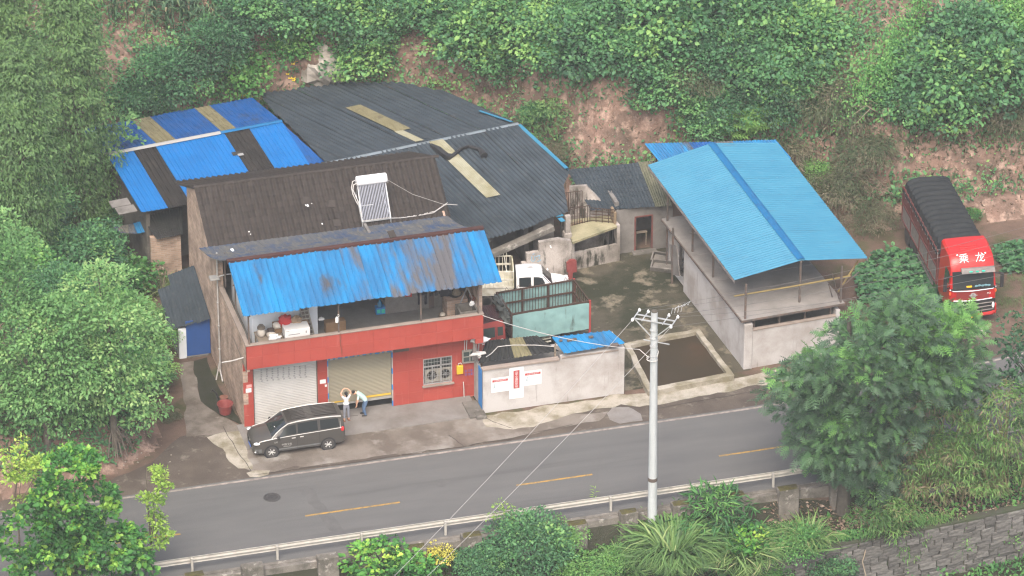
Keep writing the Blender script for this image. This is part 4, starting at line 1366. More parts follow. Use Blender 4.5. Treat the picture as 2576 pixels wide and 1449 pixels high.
for (x0, x1, z0, z1, m, n_) in ((.12, .40, 1.93, 2.16, 'paper', 'notice'), (.16, .42, 2.2, 2.36, 'paper_pink', 'notice'), (3.78, 4.07, 1.86, 2.08, 'paper', 'notice'), (4.02, 4.12, 1.66, 1.78, 'paper', 'notice')):
 obj(n_, MB().box((x0, -.004, z0), (x1, 0.003, z1)), m, house)
# window with steel bars and two outdoor fans behind
win = obj('window', MB().box((8.92, .22, .96), (10.38, .25, 2.42)), 'dark', house)
mb = MB()
for (x0, x1, z0, z1) in ((8.92, 8.98, .96, 2.42), (10.32, 10.38, .96, 2.42), (8.98, 10.32, .96, 1.02), (8.98, 10.32, 2.36, 2.42), (9.79, 9.86, 1.02, 2.36), (8.98, 10.32, 1.93, 1.985), (9.38, 9.42, 1.02, 1.93)):
 mb.box((x0, .03, z0), (x1, .09, z1))
obj('frame', mb, 'alu', win)
mb = MB()
for k in range(9):
 x = 9.03 + k * .15
 mb.bar((x, .02, 1.0), (x, .02, 2.4), .014)
for z in (1.42, 1.1, 2.2):
 mb.bar((8.94, .015, z), (10.36, .015, z), .014)
obj('window_bar', mb, 'alu', win)
mb = MB()
mb.bbox((8.86, -.10, .88), (10.46, .03, .955), .01)
obj('sill', mb, 'coping', win)
mb = MB()
mb.box((8.99, .20, 1.99), (9.78, .215, 2.35))
mb.box((9.87, .20, 1.99), (10.31, .215, 2.35))
obj('pane', mb, 'glass_green', win)
for (cx, nm) in ((9.4, 0), (10.06, 1)):
 t = obj('air_conditioner', MB().bbox((cx - .37, .10, 1.06), (cx + .31, .2, 1.74), .02), 'grey_box', house)
 mb = MB()
 mb.lathe([(0.0, .095), (.235, .095), (.245, .088), (.255, .095)], 24, (cx - .02, 0, 1.42), 1)
 obj('fan_grille', mb, 'steel_dark', t)
 mb = MB()
 for q in range(4):
  a = q * math.pi / 4 + .3
  mb.bar((cx - .02 - .24 * math.cos(a), .082, 1.42 - .24 * math.sin(a)), (cx - .02 + .24 * math.cos(a), .082, 1.42 + .24 * math.sin(a)), .014)
 mb.lathe([(0, .075), (.07, .075), (.075, .085)], 14, (cx - .02, 0, 1.42), 1)
 obj('fan_guard', mb, 'alu', t)
# meter boxes, pipes and small fittings on the red wall
mb = MB()
mb.bbox((10.86, -.13, 1.98), (11.62, .003, 2.66), .02)
bx = obj('meter_box', mb, 'grey_box', house)
mb = MB()
for (x, z) in ((10.92, 2.36), (11.26, 2.36), (10.92, 2.06), (11.26, 2.06)):
 mb.box((x, -.145, z), (x + .28, -.131, z + .23))
obj('meter_window', mb, 'glass_green', bx)
obj('gas_box', MB().bbox((10.58, -.15, 1.42), (10.90, .003, 1.86), .02), 'yellow_box', house)
mb = MB()
mb.tube([(10.66, -.07, 1.86), (10.68, -.09, 1.98), (10.78, -.09, 2.0), (10.85, -.07, 1.9)], .02, 6)
mb.tube([(10.9, -.07, 1.95), (11.5, -.06, 1.92), (11.5, -.06, 1.80)], .018, 6)
mb.tube([(10.98, -.05, 2.66), (11.02, -.05, 3.74)], .022, 6)
mb.tube([(11.08, -.05, 2.66), (11.14, -.05, 3.74)], .022, 6)
mb.tube([(11.62, -.12, 2.4), (11.45, -.55, 3.2), (11.2, -.95, 3.78)], .018, 6)
mb.tube([(10.95, -.06, .05), (10.93, -.10, .5), (10.91, -.10, .92)], .024, 6)
mb.tube([(11.60, -.05, 1.1), (11.63, -.05, 1.6), (11.68, -.06, 2.3), (11.72, -.1, 3.4)], .02, 6)
obj('conduit', mb, 'cable_white', house)
obj('switch_box', MB().bbox((11.5, -.07, .98), (11.64, .003, 1.22), .01), 'pvc', house)
mb = MB()                                            # faded blue stencilled notice by the meter
r = random.Random(12)
for row in range(2):
 for k in range(4):
  x, z = 11.0 + k * .15, 1.5 - row * .2
  for q in range(3):
   mb.box((x, -.003, z - q * .05), (x + .11, .001, z - q * .05 + .016))
  mb.box((x + r.uniform(.0, .08), -.004, z - .11), (x + .02 + r.uniform(.03, .08), .0, z + .03))
obj('blue_print', mb, M('faded_blue_print', (0.12, 0.08, 0.22), 0.8), house)
mb = MB().box((7.44, -.12, 3.10), (8.2, .002, 3.62), 0)
obj('shutter_motor_box', mb, 'steel_dark', house)
mb = MB()
mb.lathe([(0, 0), (.075, .01), (.075, .24), (0, .25)], 12, (4.08, -.1, 3.36), 0)
obj('junction_cap', mb, 'pvc', house)
mb = MB()
mb.tube([(4.58, -1.06, 5.14), (4.58, -1.06, 4.6), (4.63, -1.06, 4.2), (4.66, -1.05, 3.9)], .016, 6)
obj('hanging_cord', mb, 'orange_clay', house)
# downpipes on the brick side
mb = MB()
mb.tube([(-.06, 5.0, 7.0), (-.08, 5.0, 4.2), (-.08, 4.98, .9), (-.10, 4.95, .5), (-.08, 4.5, .08)], .04, 8)
mb.tube([(-.10, 4.98, .95), (-.2, 4.95, .5), (-.34, 4.8, .05)], .035, 8)
for z in (1.6, 2.9, 4.2):
 mb.lathe([(.052, 0), (.066, .01), (.066, .07), (.052, .08)], 10, (-.08, 5.0, z))
obj('downpipe', mb, 'pvc', house)
mb = MB()
mb.tube([(0.01, -.3, 4.07), (-.55, -.25, 3.95), (-1.05, -.2, 3.90)], .035, 8)
obj('drain_spout', mb, 'pvc', house)
p = at(541, 697, 5.9)
t = thing('street_light', 'pale flat street lamp head on a short arm at the left corner of the balcony', 'lamp', (-.1, 5.0, 5.6))
mb = MB()
mb.bbox((-.36, -.26, .02), (.12, .2, .10), .03)
obj('lamp_head', mb, 'ridge_white', t)
obj('arm', MB().tube([(.1, 0, .08), (.45, .0, .14), (.85, .02, .12)], .03, 6), 'galv', t)
# things on the balcony
def on_floor(u, v):
 return at(u, v, 4.13)
mb = MB()
mb.bbox((2.0, -.60, 4.93), (3.22, .08, 5.40), .015)
fb = solo('foam_box', mb, 'foam', 'long white foam box lying by the parapet under the red bag', 'box')
mb = MB()
mb.box((2.16, -.605, 5.12), (2.72, -.601, 5.16)); mb.box((2.05, -.605, 5.33), (2.2, -.601, 5.35)); mb.box((3.0, -.605, 5.14), (3.06, -.601, 5.26))
obj('printed_mark', mb, 'print', fb, world=True)
mb = MB()
mb.box((.72, -.72, 4.86), (1.95, .55, 4.92), 0)
for (x, y) in ((.78, -.66), (1.88, -.66), (.78, .48), (1.88, .48), ):
 mb.box((x - .03, y - .03, 4.13), (x + .03, y + .03, 4.86), 0)
for (x, y) in ((2.05, -.5), (3.15, -.5), (2.05, .05), (3.15, .05)):
 mb.box((x - .03, y - .03, 4.13), (x + .03, y + .03, 4.88), 0)
mb.box((2.0, -.56, 4.88), (3.2, .1, 4.925), 0)
solo('work_bench', mb, 'wood', 'grey wooden bench at the left end of the balcony crowded with pots', 'bench')
mb = MB()
mb.bbox((1.65, .12, 4.93), (3.35, .7, 5.25), .03)
for v in mb.v: v.z += .08 * noise.noise(v * 2.5)
solo('cardboard_bundle', mb, 'card', 'flattened brown cardboard bundle behind the white foam box', 'cardboard')
mb = MB()
mb.blob((2.2, .22, 5.52), (.34, .26, .25), 14, 3, .5, 0, k=3.5)
solo('plastic_bag', mb, 'cloth_red', 'shiny red plastic bag on top of the cardboard on the balcony', 'bag', smooth=True)
mb = MB()
mb.blob((2.72, .25, 5.42), (.32, .28, .2), 12, 5, .5, 0, k=3.0)
solo('sack', mb, 'cloth_tan', 'brown cloth sack slumped to the right of the red bag', 'sack', smooth=True)
mb = MB()
mb.blob((1.75, .1, 5.36), (.2, .2, .16), 10, 8, .5, 0, k=3.0)
solo('food_sack', mb, 'ceramic', 'small pale printed sack to the left of the red bag', 'sack', smooth=True)
mb = MB()
mb.blob((1.5, -.55, 5.08), (.3, .2, .18), 12, 6, .6, 0, k=3.5)
solo('plastic_bag', mb, 'plastic_white', 'crumpled white plastic bag against the parapet left of the foam box', 'bag', smooth=True)
t = thing('pickle_jar', 'tall pale glazed jar with a dark lid by the left balcony post', 'jar', (.98, .05, 4.92))
obj('jar_body', MB().lathe([(.12, 0), (.19, .1), (.2, .25), (.15, .38), (.13, .42)], 16), 'ceramic', t, True)
obj('lid', MB().lathe([(.0, .62), (.12, .6), (.19, .5), (.2, .42), (0, .42)][::-1], 16), 'bark', t, True)
t = thing('basin', 'shallow white enamel basin beside the tall jar', 'basin', (1.4, -.2, 4.92))
obj('bowl', MB().lathe([(.13, 0), (.21, .12), (.23, .17), (.21, .165), (.12, .02), (0, .02)], 18), 'ceramic', t, True)
t = thing('basin', 'brown clay basin tipped behind the white enamel one', 'basin', (1.5, .22, 4.92))
obj('bowl', MB().lathe([(.13, 0), (.21, .12), (.23, .17), (.21, .165), (.12, .02), (0, .02)], 18), 'band', t, True)
mb = MB()
mb.lathe([(.30, -.02), (.34, 0), (.30, .02), (.27, 0), (.30, -.02)], 20, (1.05, -.72, 4.66), 1)
solo('bicycle_tyre', mb, 'tyre', 'old bicycle tyre leaning inside the left corner of the parapet', 'tyre')
# grey hollow board leaning on the white wall
t = thing('hollow_board', 'tall grey board with two columns of square holes leaning on the white room wall', 'board', (3.2, .28, 4.13))
bl, br_, tl = Vector((.06, -.02, .0)), Vector((.50, -.02, .0)), Vector((-.36, .47, 2.5))
def BP(x, z):
 p = bl.lerp(br_, x) + (tl - bl) * z
 return p
mb = MB()
nz = 13
for i in range(nz + 1):
 z0, z1 = max(0, i / nz - .012), min(1, i / nz + .012)
 mb.add([BP(0, z0), BP(1, z0), BP(1, z1), BP(0, z1)], [(0, 1, 2, 3)])
for (a, b) in ((0, .14), (.46, .54), (.86, 1)):
 mb.add([BP(a, 0) + Vector((0, -.003, 0)), BP(b, 0) + Vector((0, -.003, 0)), BP(b, 1) + Vector((0, -.003, 0)), BP(a, 1) + Vector((0, -.003, 0))], [(0, 1, 2, 3)])
obj('web', mb, 'grey_box', t)
mb = MB()
o_ = Vector((0, .07, .02))
mb.add([BP(0, 0) + o_, BP(1, 0) + o_, BP(1, 1) + o_, BP(0, 1) + o_], [(0, 1, 2, 3)])
mb.add([BP(0, 0), BP(0, 1), BP(0, 1) + o_, BP(0, 0) + o_], [(0, 1, 2, 3)])
mb.add([BP(1, 0), BP(1, 1), BP(1, 1) + o_, BP(1, 0) + o_], [(3, 2, 1, 0)])
obj('backing', mb, 'band', t)
mb = MB().bbox((4.3, .75, 4.13), (5.3, 1.15, 4.72), .01)
solo('wooden_chest', mb, 'card', 'brown wooden chest just right of the white room wall', 'chest')
t = thing('wash_jug', 'white plastic jug hung high on the second balcony post', 'jug', (4.45, -.99, 5.72))
obj('jug_body', MB().lathe([(.0, 0), (.08, 0), (.085, .2), (.05, .27), (.03, .3), (0, .3)], 12), 'plastic_white', t, True)
obj('handle', MB().tube([(.05, 0, .25), (.12, 0, .32), (.1, 0, .4), (.03, 0, .38)], .018, 6), 'plastic_white', t)
mb = MB()
mb.blob((4.06, .6, 5.1), (.16, .12, .08), 10, 2, .4)
solo('cap', mb, 'plastic_white', 'white cloth cap on the corner of the white wall', 'cap', smooth=True)
t = thing('water_dispenser', 'small blue water bottle on a carton at the edge of the grey room wall', 'water bottle', (7.32, 2.1, 4.13))
obj('carton', MB().bbox((-.22, -.17, 0), (.24, .17, .36), .01), 'blue_door2', t)
obj('carton_label', MB().box((-.18, -.176, .08), (-.02, -.171, .28)).box((.04, -.176, .06), (.2, -.171, .28)), 'sticker_teal', t)
obj('bottle', MB().lathe([(0, .36), (.12, .36), (.12, .56), (.05, .66), (.04, .72), (0, .72)], 14), M('blue_bottle', (0.02, 0.16, 0.3), 0.2), t, True)
# the washing line
t = thing('clothes_line', 'thin wire hung with dark trousers and shirts along the terrace', 'clothes line', (9.2, .2, 4.13))
obj('wire', MB().tube([(-1.6, 0, 2.22), (0, 0, 2.14), (1.5, 0, 2.22)], .008, 5), 'wire', t)
def cloth(nm, parts, mat, label, at_):
 mb = MB()
 for (x0, x1, z0, z1) in parts:
  P = []
  for i in range(6):
   x = x0 + (x1 - x0) * i / 5
   P.append([(x, .03 * math.sin(x * 17 + z * 3) + .02, z1 + (z0 - z1) * z / 5) for z in range(6)])
  Q = [[(p[0], p[1] + .035, p[2]) for p in row] for row in P]
  mb.grid(P); mb.grid(Q, flip=True)
  mb.add([P[0][0], P[-1][0], Q[-1][0], Q[0][0]], [(0, 1, 2, 3)])
 mb.v = [v + Vector((at_, .2, 4.13)) for v in mb.v]
 solo(nm, mb, mat, label, 'clothing', 'washing on the terrace line', True)
cloth('trousers', [(-.24, .24, 1.72, 2.12), (-.22, -.06, 1.25, 1.74), (.10, .24, 1.22, 1.74)], 'cloth_dark', 'black trousers with two long legs hung on the washing line', 8.98)
cloth('jacket', [(-.22, .22, 1.5, 2.1), (-.32, -.22, 1.7, 2.08), (.22, .32, 1.7, 2.08)], 'cloth_dark', 'dark jacket at the right end of the washing line by the stove', 10.1)
cloth('shorts', [(-.2, .2, 1.78, 2.12), (-.2, -.04, 1.62, 1.8), (.04, .2, 1.62, 1.8)], 'cloth_dark', 'short dark garment just right of the hung black trousers', 9.55)
cloth('red_shirt', [(-.15, .15, 1.75, 2.12)], 'cloth_red', 'small red garment at the left end of the washing line', 8.3)
# stove, basket and sink at the right end
t = thing('brick_stove', 'square brick stove with wok and firing hole at the terrace end', 'stove', (10.75, 1.15, 4.13))
mb = MB()
mb.box((-.42, -.42, 0), (.62, .46, .9), 0)
mb.box((-.02, -.424, .02), (.26, -.40, .4), 1)  # near-black plate on the front paints the shade of the firing hole
obj('stove_body', mb, ['brick', 'dark'], t)
obj('wok', MB().lathe([(0, .84), (.2, .88), (.36, 1.02), (.38, 1.03), (.34, .99), (0, .95)], 18, (.1, .05, 0)), 'wok', t, True)
mb = MB()
mb.lathe([(.0, .33), (.10, .26), (.22, .06), (.24, 0.0), (0, 0)][::-1], 16, (10.95, 1.25, 5.12))
solo('straw_hat', mb, 'wood', 'round pale straw lid lying on the wok of the brick stove', 'lid')
t = thing('basket', 'small round woven basket on the terrace floor by the stove', 'basket', (10.12, .78, 4.13))
obj('basket_body', MB().lathe([(.12, 0), (.19, .1), (.2, .22), (.18, .22), (.16, .06), (0, .05)], 14), 'wood', t, True)
obj('contents', MB().blob((0, 0, .2), (.15, .15, .08), 10, 3, .4), 'ceramic', t, True)
t = thing('stone_sink', 'rectangular concrete sink on the parapet corner with a white rag', 'sink', (11.0, -.42, 4.13))
mb = MB()
mb.box((-.42, -.38, 0), (.5, .55, .15))
for (lo, hi) in (((-.42, -.38, .15), (-.34, .55, 1.06)), ((.42, -.38, .15), (.5, .55, 1.06)), ((-.34, -.38, .15), (.42, -.30, 1.06)), ((-.34, .47, .15), (.42, .55, 1.06)), ((-.34, -.3, .15), (.42, .47, .62))):
 mb.box(lo, hi)
obj('trough', mb, 'cement_dark', t)
mb = MB()
mb.blob((11.36, -.1, 5.22), (.13, .1, .14), 10, 4, .7, 0, k=4)
solo('rag', mb, 'plastic_white', 'white rag hung over the edge of the concrete sink', 'rag', smooth=True)
for k, (x, y, z, ll) in enumerate(((11.55, .35, 5.13, 'orange clay pot on the right parapet coping behind the sink, the nearer one'), (11.5, .55, 5.13, 'orange clay pot on the right parapet coping, the farther one'))):
 t = thing('clay_pot', ll, 'pot', (x, y, z))
 obj('pot_body', MB().lathe([(.06, 0), (.11, .1), (.12, .15), (.10, .15), (.06, .03), (0, .03)], 14), 'orange_clay', t, True)
mb = MB()
mb.bar((10.9, .4, 5.0), (11.6, .9, 6.1), .05); mb.bar((11.55, .3, 5.1), (11.1, .8, 6.3), .04)
solo('mop_poles', mb, 'alu', 'two crossed pale poles propped above the stove at the terrace end', 'poles')
mb = MB()
mb.blob((11.62, -.55, 3.42), (.42, .24, .14), 14, 9, .5, 0, k=3)
solo('plastic_sheet', mb, 'plastic_white', 'crumpled white plastic sheet hanging under the right parapet corner', 'sheet', smooth=True)
mb = MB()
mb.blob((11.45, -.85, 2.82), (.42, .09, .09), 10, 3, .6, 0, k=4)
mb.blob((11.5, -.75, 2.75), (.12, .3, .08), 10, 5, .6, 0, k=4)
solo('rag', mb, 'pvc', 'grey white rag snagged at the corner of the black shed roof', 'rag', smooth=True)
# ---------------------------------------------------------------- solar water heater on the tile roof
t = thing('solar_heater', 'solar water heater with white tank and a row of glass tubes on the brown roof', 'solar heater', (8.28, 6.5, 6.62))
B0, T0 = Vector((0, -.06, .24)), Vector((0, .92, 2.0))
mb = MB()
mb.lathe([(0, -.76), (.22, -.76), (.245, -.73), (.245, .73), (.22, .76), (0, .76)], 24, T0, 0)
obj('tank', mb, M('bright_tank', (0.86, 0.86, 0.86), 0.22, metal=0.0, spec=0.6, coat=0.4), t, True)
tub = mesh('vacuum_tube', MB().tube([B0 + Vector((0, 0, .04)), T0 + (B0 - T0).normalized() * .2], .024, 8), M('silvered_glass', (0.30, 0.31, 0.34), 0.15, metal=0.55))
for k in range(18):
 obj('vacuum_tube', None, None, t, data=tub, loc=(-.66 + k * .0776, 0, 0))
mb = MB()
mb.bar(B0 + Vector((-.74, 0, 0)), B0 + Vector((.74, 0, 0)), .07, .05)
for sx in (-.72, .72):
 mb.bar(B0 + Vector((sx, 0, -.0)), T0 + Vector((sx * .98, .0, -.2)), .035, .05)
 mb.bar(B0 + Vector((sx, 0, -.25)), B0 + Vector((sx, 0, 0)), .035)
 mb.bar(T0 + Vector((sx * .9, .1, -.2)), (sx * .9, 1.5, 1.0), .035)
 mb.bar(B0 + Vector((sx, 0, -.1)), (sx * .9, 1.5, 1.0), .03)
obj('support_frame', mb, 'galv', t)
obj('tube_clip', MB().bar((-.66, .30, .93), (-.08, .30, .93), .03), 'galv', t)
mb = MB()
for k in range(18):
 mb.blob(B0 + Vector((-.66 + k * .0776, -.0, .045)), .036, 6, 1, 0)
obj('tube_caps', mb, 'pvc', t, kind='stuff')
mb = MB()
mb.tube([T0 + Vector((-.76, 0, .08)), T0 + Vector((-.95, -.02, .02)), T0 + Vector((-1.03, -.1, -.25)), T0 + Vector((-1.0, -.25, -.55)), T0 + Vector((-.86, -.4, -.95)), T0 + Vector((-.74, -.5, -1.15))], .022, 7)
obj('pipe', mb, 'cable_white', t)
mb = MB()
mb.tube([T0 + Vector((-.76, -.05, -.1)), T0 + Vector((-.93, -.08, -.14)), T0 + Vector((-.98, -.2, -.35)), T0 + Vector((-.86, -.4, -.7)), T0 + Vector((-.76, -.5, -.95)), B0 + Vector((-.73, .02, .25))], .024, 7)
obj('pipe', mb, 'cable_white', t)
mb = MB()
mb.tube([T0 + Vector((.76, 0, -.1)), T0 + Vector((.83, 0, -.15)), T0 + Vector((.84, 0, -.3))], .02, 6)
obj('pipe', mb, 'cable_white', t)
p0 = Vector((8.28, 6.5, 6.62))
mb = MB()
mb.tube([p0 + B0 + Vector((.76, 0, 0)), p0 + Vector((1.2, -.02, .16)), p0 + Vector((2.1, .05, .12)), p0 + Vector((2.9, .0, .2)), p0 + Vector((3.6, .25, .45)), p0 + Vector((4.2, .3, .3))], .022, 6)
mb.tube([p0 + B0 + Vector((.8, .03, -.06)), p0 + Vector((1.3, .08, .12)), p0 + Vector((2.2, .15, .1)), p0 + Vector((3.0, .1, .22)), p0 + Vector((3.7, .3, .5))], .018, 6)
solo('water_hose', mb, 'cable_grey', 'grey pair of hoses running from the solar heater along the roof edge', 'hose')
mb = MB()
mb.tube([p0 + T0 + Vector((.83, 0, -.15)), p0 + Vector((2.0, .6, 1.05)), p0 + Vector((3.6, .2, .42))], .010, 5)
solo('stay_wire', mb, 'cable_grey', 'thin stay wire from the heater tank to the right edge of the roof', 'wire')
# ---------------------------------------------------------------- lean-to with the blue door at the left wall
t = thing('lean_to', 'small lean-to with dark tile sheet roof and blue door against the brick side wall', 'shed', (-.9, 7.4, 0))
mb = MB()
mb.box((-1.62, 7.42, -.05), (-1.24, 7.6, 1.62)); mb.box((-1.60, 7.6, -.05), (-1.46, 10.9, 1.55))
obj('wall', mb, 'white_wall', t, world=True)
mb = MB()
mb.box((-1.24, 7.46, .05), (-.03, 7.52, 2.0))
dr = obj('door', mb, 'blue_door', t, world=True)
obj('door_sill', MB().box((-1.26, 7.38, -.02), (-.12, 7.6, .05)), 'cement_dark', t, world=True)
d = Vector((0, -3.75, -1.02)); L = d.length
for k in range(6):
 w = 2.0 / 6
 x = -.05 - w * (k + 1)
 m = sheet_mb((x, 10.95, 3.14 - .09 * (k + 1)), (1, 0, .27), d, w * 1.12, 0.0 + (.7 if k > 3 else 0), L + (.03 if k % 2 else -.02) - .05 * k, 'tile', .165, .035, .27, seed=k)
 obj('roof_sheet', m, 'sheet_slate', t, world=True)
# ---------------------------------------------------------------- long blue shed behind the house, left
YB = R(8.2)
eB = Vector((math.cos(YB), math.sin(YB), 0)); nB = Vector((-math.sin(YB), math.cos(YB), 0))
sh = thing('blue_roofed_shed', 'long low shed behind the house with a bright blue ridged sheet roof', 'shed', (1, 20, 0), YB)
RL, RR = at(262, 391, 4.78), at(703, 307, 4.78)
eR = (RR - RL).normalized(); LEN = (RR - RL).length
def panel_row(par, o, e, d, segs, l1f, kind='trap', per=.25, h=.035, lift=0.0, jit=.02, nm='roof_sheet'):
 """segs: (start, end, material); each sheet about a metre wide"""
 q = 0
 for (a, b, m_) in segs:
  n = max(1, int(round((b - a) / 1.0)))
  for k in range(n):
   x0, x1 = a + (b - a) * k / n, a + (b - a) * (k + 1) / n
   l0, l1 = l1f(x0), l1f(x1)
   mb = sheet_mb(o + e * x0 + Vector((0, 0, lift + .004 * (q % 3))), e, d, x1 - x0 + .02, 0.0, l0 + rnd.uniform(-.04, .04), kind, per, h, l1b=l1 + rnd.uniform(-.02, .02), jit=jit, seed=q + 11)
   obj(nm, mb, m_, par, world=True)
   q += 1
nR = Vector((-eR.y, eR.x, 0))
slope = .145
dF = (-nR + Vector((0, 0, -slope))).normalized()
dK = (nR + Vector((0, 0, -slope))).normalized()
def px_on(o, e, d, u, v):
 """where a survey point lies on the sheet plane through o: (along e, down d)"""
 n = e.cross(d)
 rr = Vector(ray(u, v)); c = Vector(CAM)
 p = c + rr * ((o - c).dot(n) / rr.dot(n))
 q = p - o
 A = np.array([[e.dot(e), e.dot(d)], [e.dot(d), d.dot(d)]])
 return np.linalg.solve(A, [q.dot(e), q.dot(d)])
def SF(u, v): return px_on(RL, eR, dF, u, v)
s1 = SF(338, 383)[0]; s2 = SF(393, 372)[0] ; s3 = SF(565, 338)[0]; s4 = SF(628, 326)[0]
e0 = SF(300, 545)
lf = lambda x: e0[1] + .1 * math.sin(x * .6)
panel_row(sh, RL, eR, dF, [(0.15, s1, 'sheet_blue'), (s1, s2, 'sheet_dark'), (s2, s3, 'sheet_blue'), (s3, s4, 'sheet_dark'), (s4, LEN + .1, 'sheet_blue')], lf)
mb = sheet_mb(RL + eR * (LEN + .1) + Vector((0, 0, -.02)), eR, dF, 1.0, .1, lf(LEN), 'trap', .25, .035, l0b=lf(LEN) * .93, l1b=lf(LEN), seed=9)
obj('roof_sheet', mb, 'sheet_blue_deep', sh, world=True)
def SK(u, v): return px_on(RL, eR, dK, u, v)
k1 = SK(395, 362)[0]; k2 = SK(442, 353)[0]; k3 = SK(556, 330)[0]; k4 = SK(592, 323)[0]
kb0, kb1 = SK(345, 300), SK(620, 248)
lk = lambda x: kb0[1] + (kb1[1] - kb0[1]) * max(-.4, min(1.2, (x - kb0[0]) / (kb1[0] - kb0[0])))
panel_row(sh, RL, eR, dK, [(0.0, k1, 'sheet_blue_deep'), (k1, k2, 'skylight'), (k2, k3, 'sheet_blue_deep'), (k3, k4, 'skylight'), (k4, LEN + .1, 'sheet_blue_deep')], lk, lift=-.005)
w_end = SF(553, 335)[0]
def ridge_cap(par, a, b, mat, w=.2, h=.06, nm='ridge_cap'):
 a, b = Vector(a), Vector(b)
 e = (b - a).normalized()
 n = Vector((-e.y, e.x, 0)).normalized()
 P = [[p - n * w + Vector((0, 0, -.0)), p - n * w * .3 + Vector((0, 0, h)), p + n * w * .3 + Vector((0, 0, h)), p + n * w + Vector((0, 0, 0.0))] for p in (a, a.lerp(b, .5), b)]
 mb = MB().grid(P)
 obj(nm, mb, mat, par, world=True)
up = Vector((0, 0, .045))
ridge_cap(sh, RL + up, RL + eR * w_end + up, 'ridge_white', .17, .07)
ridge_cap(sh, RL + eR * (w_end + .01) + up, RR + eR * .12 + up, 'ridge_blue', .15, .05)
# dark walls and posts below the eave
mb = MB()
fl = RL + dF * (e0[1] - .35)
a, b = fl + eR * .5, fl + eR * 10.2
k0, k1_ = RL + dK * (lk(3) - .4) + eR * .5, RL + dK * (lk(9) - .4) + eR * 10.2
mb.prism([(k0.x, k0.y), (k1_.x, k1_.y), (k1_.x - .1, k1_.y + .2), (k0.x - .1, k0.y + .2)], -.1, 3.6)
mb.prism([(a.x, a.y + 1.6), (b.x, b.y + 1.6), (b.x, b.y + 1.8), (a.x, a.y + 1.8)], -.1, 4.0)
mb.prism([(a.x, a.y), (k0.x, k0.y), (k0.x + .2, k0.y), (a.x + .2, a.y)], -.1, 3.8)
obj('wall', mb, 'cement_dark', sh, world=True)
hb = SF(596, 388)
hp = RL + eR * hb[0] + dF * hb[1]
nF = eR.cross(dF).normalized(); nF = nF if nF.z > 0 else -nF
mb = MB()
mb.obox(hp + nF * .062, eR * .26, dF * .15, nF * .006, 0)  # near-black plate laid on the sheet, painted as the shade in a hole
mb.obox(hp + nF * .10 + dF * .22 + eR * .12, eR * .15, dF * .09, nF * .012, 1)
obj('painted_hole', mb, ['dark', 'alu'], sh, world=True)
mb = MB()                                            # cement tiles at the lower left corner
p = RL + dF * (e0[1] - 1.25) + eR * .05
for i in range(2):
 for j in range(1):
  q = p - eR * .62 + dF * (.62 * i) + eR * .12 * i
  mb.obox(q + Vector((0, 0, -.10 - .02 * i)), eR * .5, dF * .30, nF * .02)
obj('cement_sheet', mb, 'grey_wall', sh, world=True)
# lower lean-to roofs at the shed's front left
lt = thing('low_roof', 'low lean-to roof of dark and faded blue sheets below the blue shed eave', 'roof', (-1.5, 14.8, 0))
c0, c1 = at(352, 545, 3.15), at(458, 522, 3.15)
f0, f1 = at(395, 603, 2.65), at(460, 590, 2.65)
def quad_sheets(par, tl, tr, bl, brr, n, mat, per=.2, h=.03, nm='roof_sheet', kind='trap', jit=.02):
 tl, tr, bl, brr = map(Vector, (tl, tr, bl, brr))
 for k in range(n):
  mb = MB()
  a0, a1 = tl.lerp(tr, k / n), tl.lerp(tr, (k + 1) / n)
  b0, b1 = bl.lerp(brr, k / n), bl.lerp(brr, (k + 1) / n)
  W = (a1 - a0).length
  xs = cols_trap(W, per, per * .17, per * .1) if kind == 'trap' else [W * q / max(2, int(W / per * 6)) for q in range(max(2, int(W / per * 6)) + 1)]
  nn = (a1 - a0).cross(b0 - a0).normalized()
  if nn.z < 0: nn = -nn
  P = []
  for s in range(6):
   row = []
   for x in xs:
    q = x / W
    z = prof_trap(x, per, h, per * .17, per * .1) if kind == 'trap' else h * .5 * (1 - math.cos(2 * math.pi * x / per))
    row.append(a0.lerp(a1, q).lerp(b0.lerp(b1, q), s / 5) + nn * (z + jit * noise.noise(Vector((x + k, s * .7, k * 1.9)))))
   P.append(row)
  mb.grid(P)
  m_ = mat[k % len(mat)] if isinstance(mat, (list, tuple)) else mat
  obj(nm, mb, m_, par, world=True)
quad_sheets(lt, c0, c1, f0, f1, 2, 'sheet_black', .16, .03, kind='wave')
quad_sheets(lt, at(335, 562, 2.75), at(368, 553, 2.75), at(345, 588, 2.5), at(384, 580, 2.5), 1, 'sheet_porch')
quad_sheets(lt, at(285, 572, 2.75), at(335, 562, 2.75), at(300, 586, 2.5), at(345, 588, 2.5), 1, 'sheet_faded')
for (u, v) in ((300, 590), (385, 585)):
 p = at(u, v, 2.55)
 obj('post', MB().bar((p.x, p.y + .1, hz(p.x, p.y)), (p.x, p.y + .1, 2.5), .07), 'steel_dark', lt, world=True)
mb = MB()                                            # broken brick wall below
a, b = at(458, 600, 2.5), at(400, 605, 2.5)
mb.prism([(0.2, f1.y + .15), (-1.35, f1.y + .2), (-1.35, f1.y + .42), (0.2, f1.y + .4)], -.1, 2.6)
obj('brick_wall', mb, 'brick', lt, world=True)
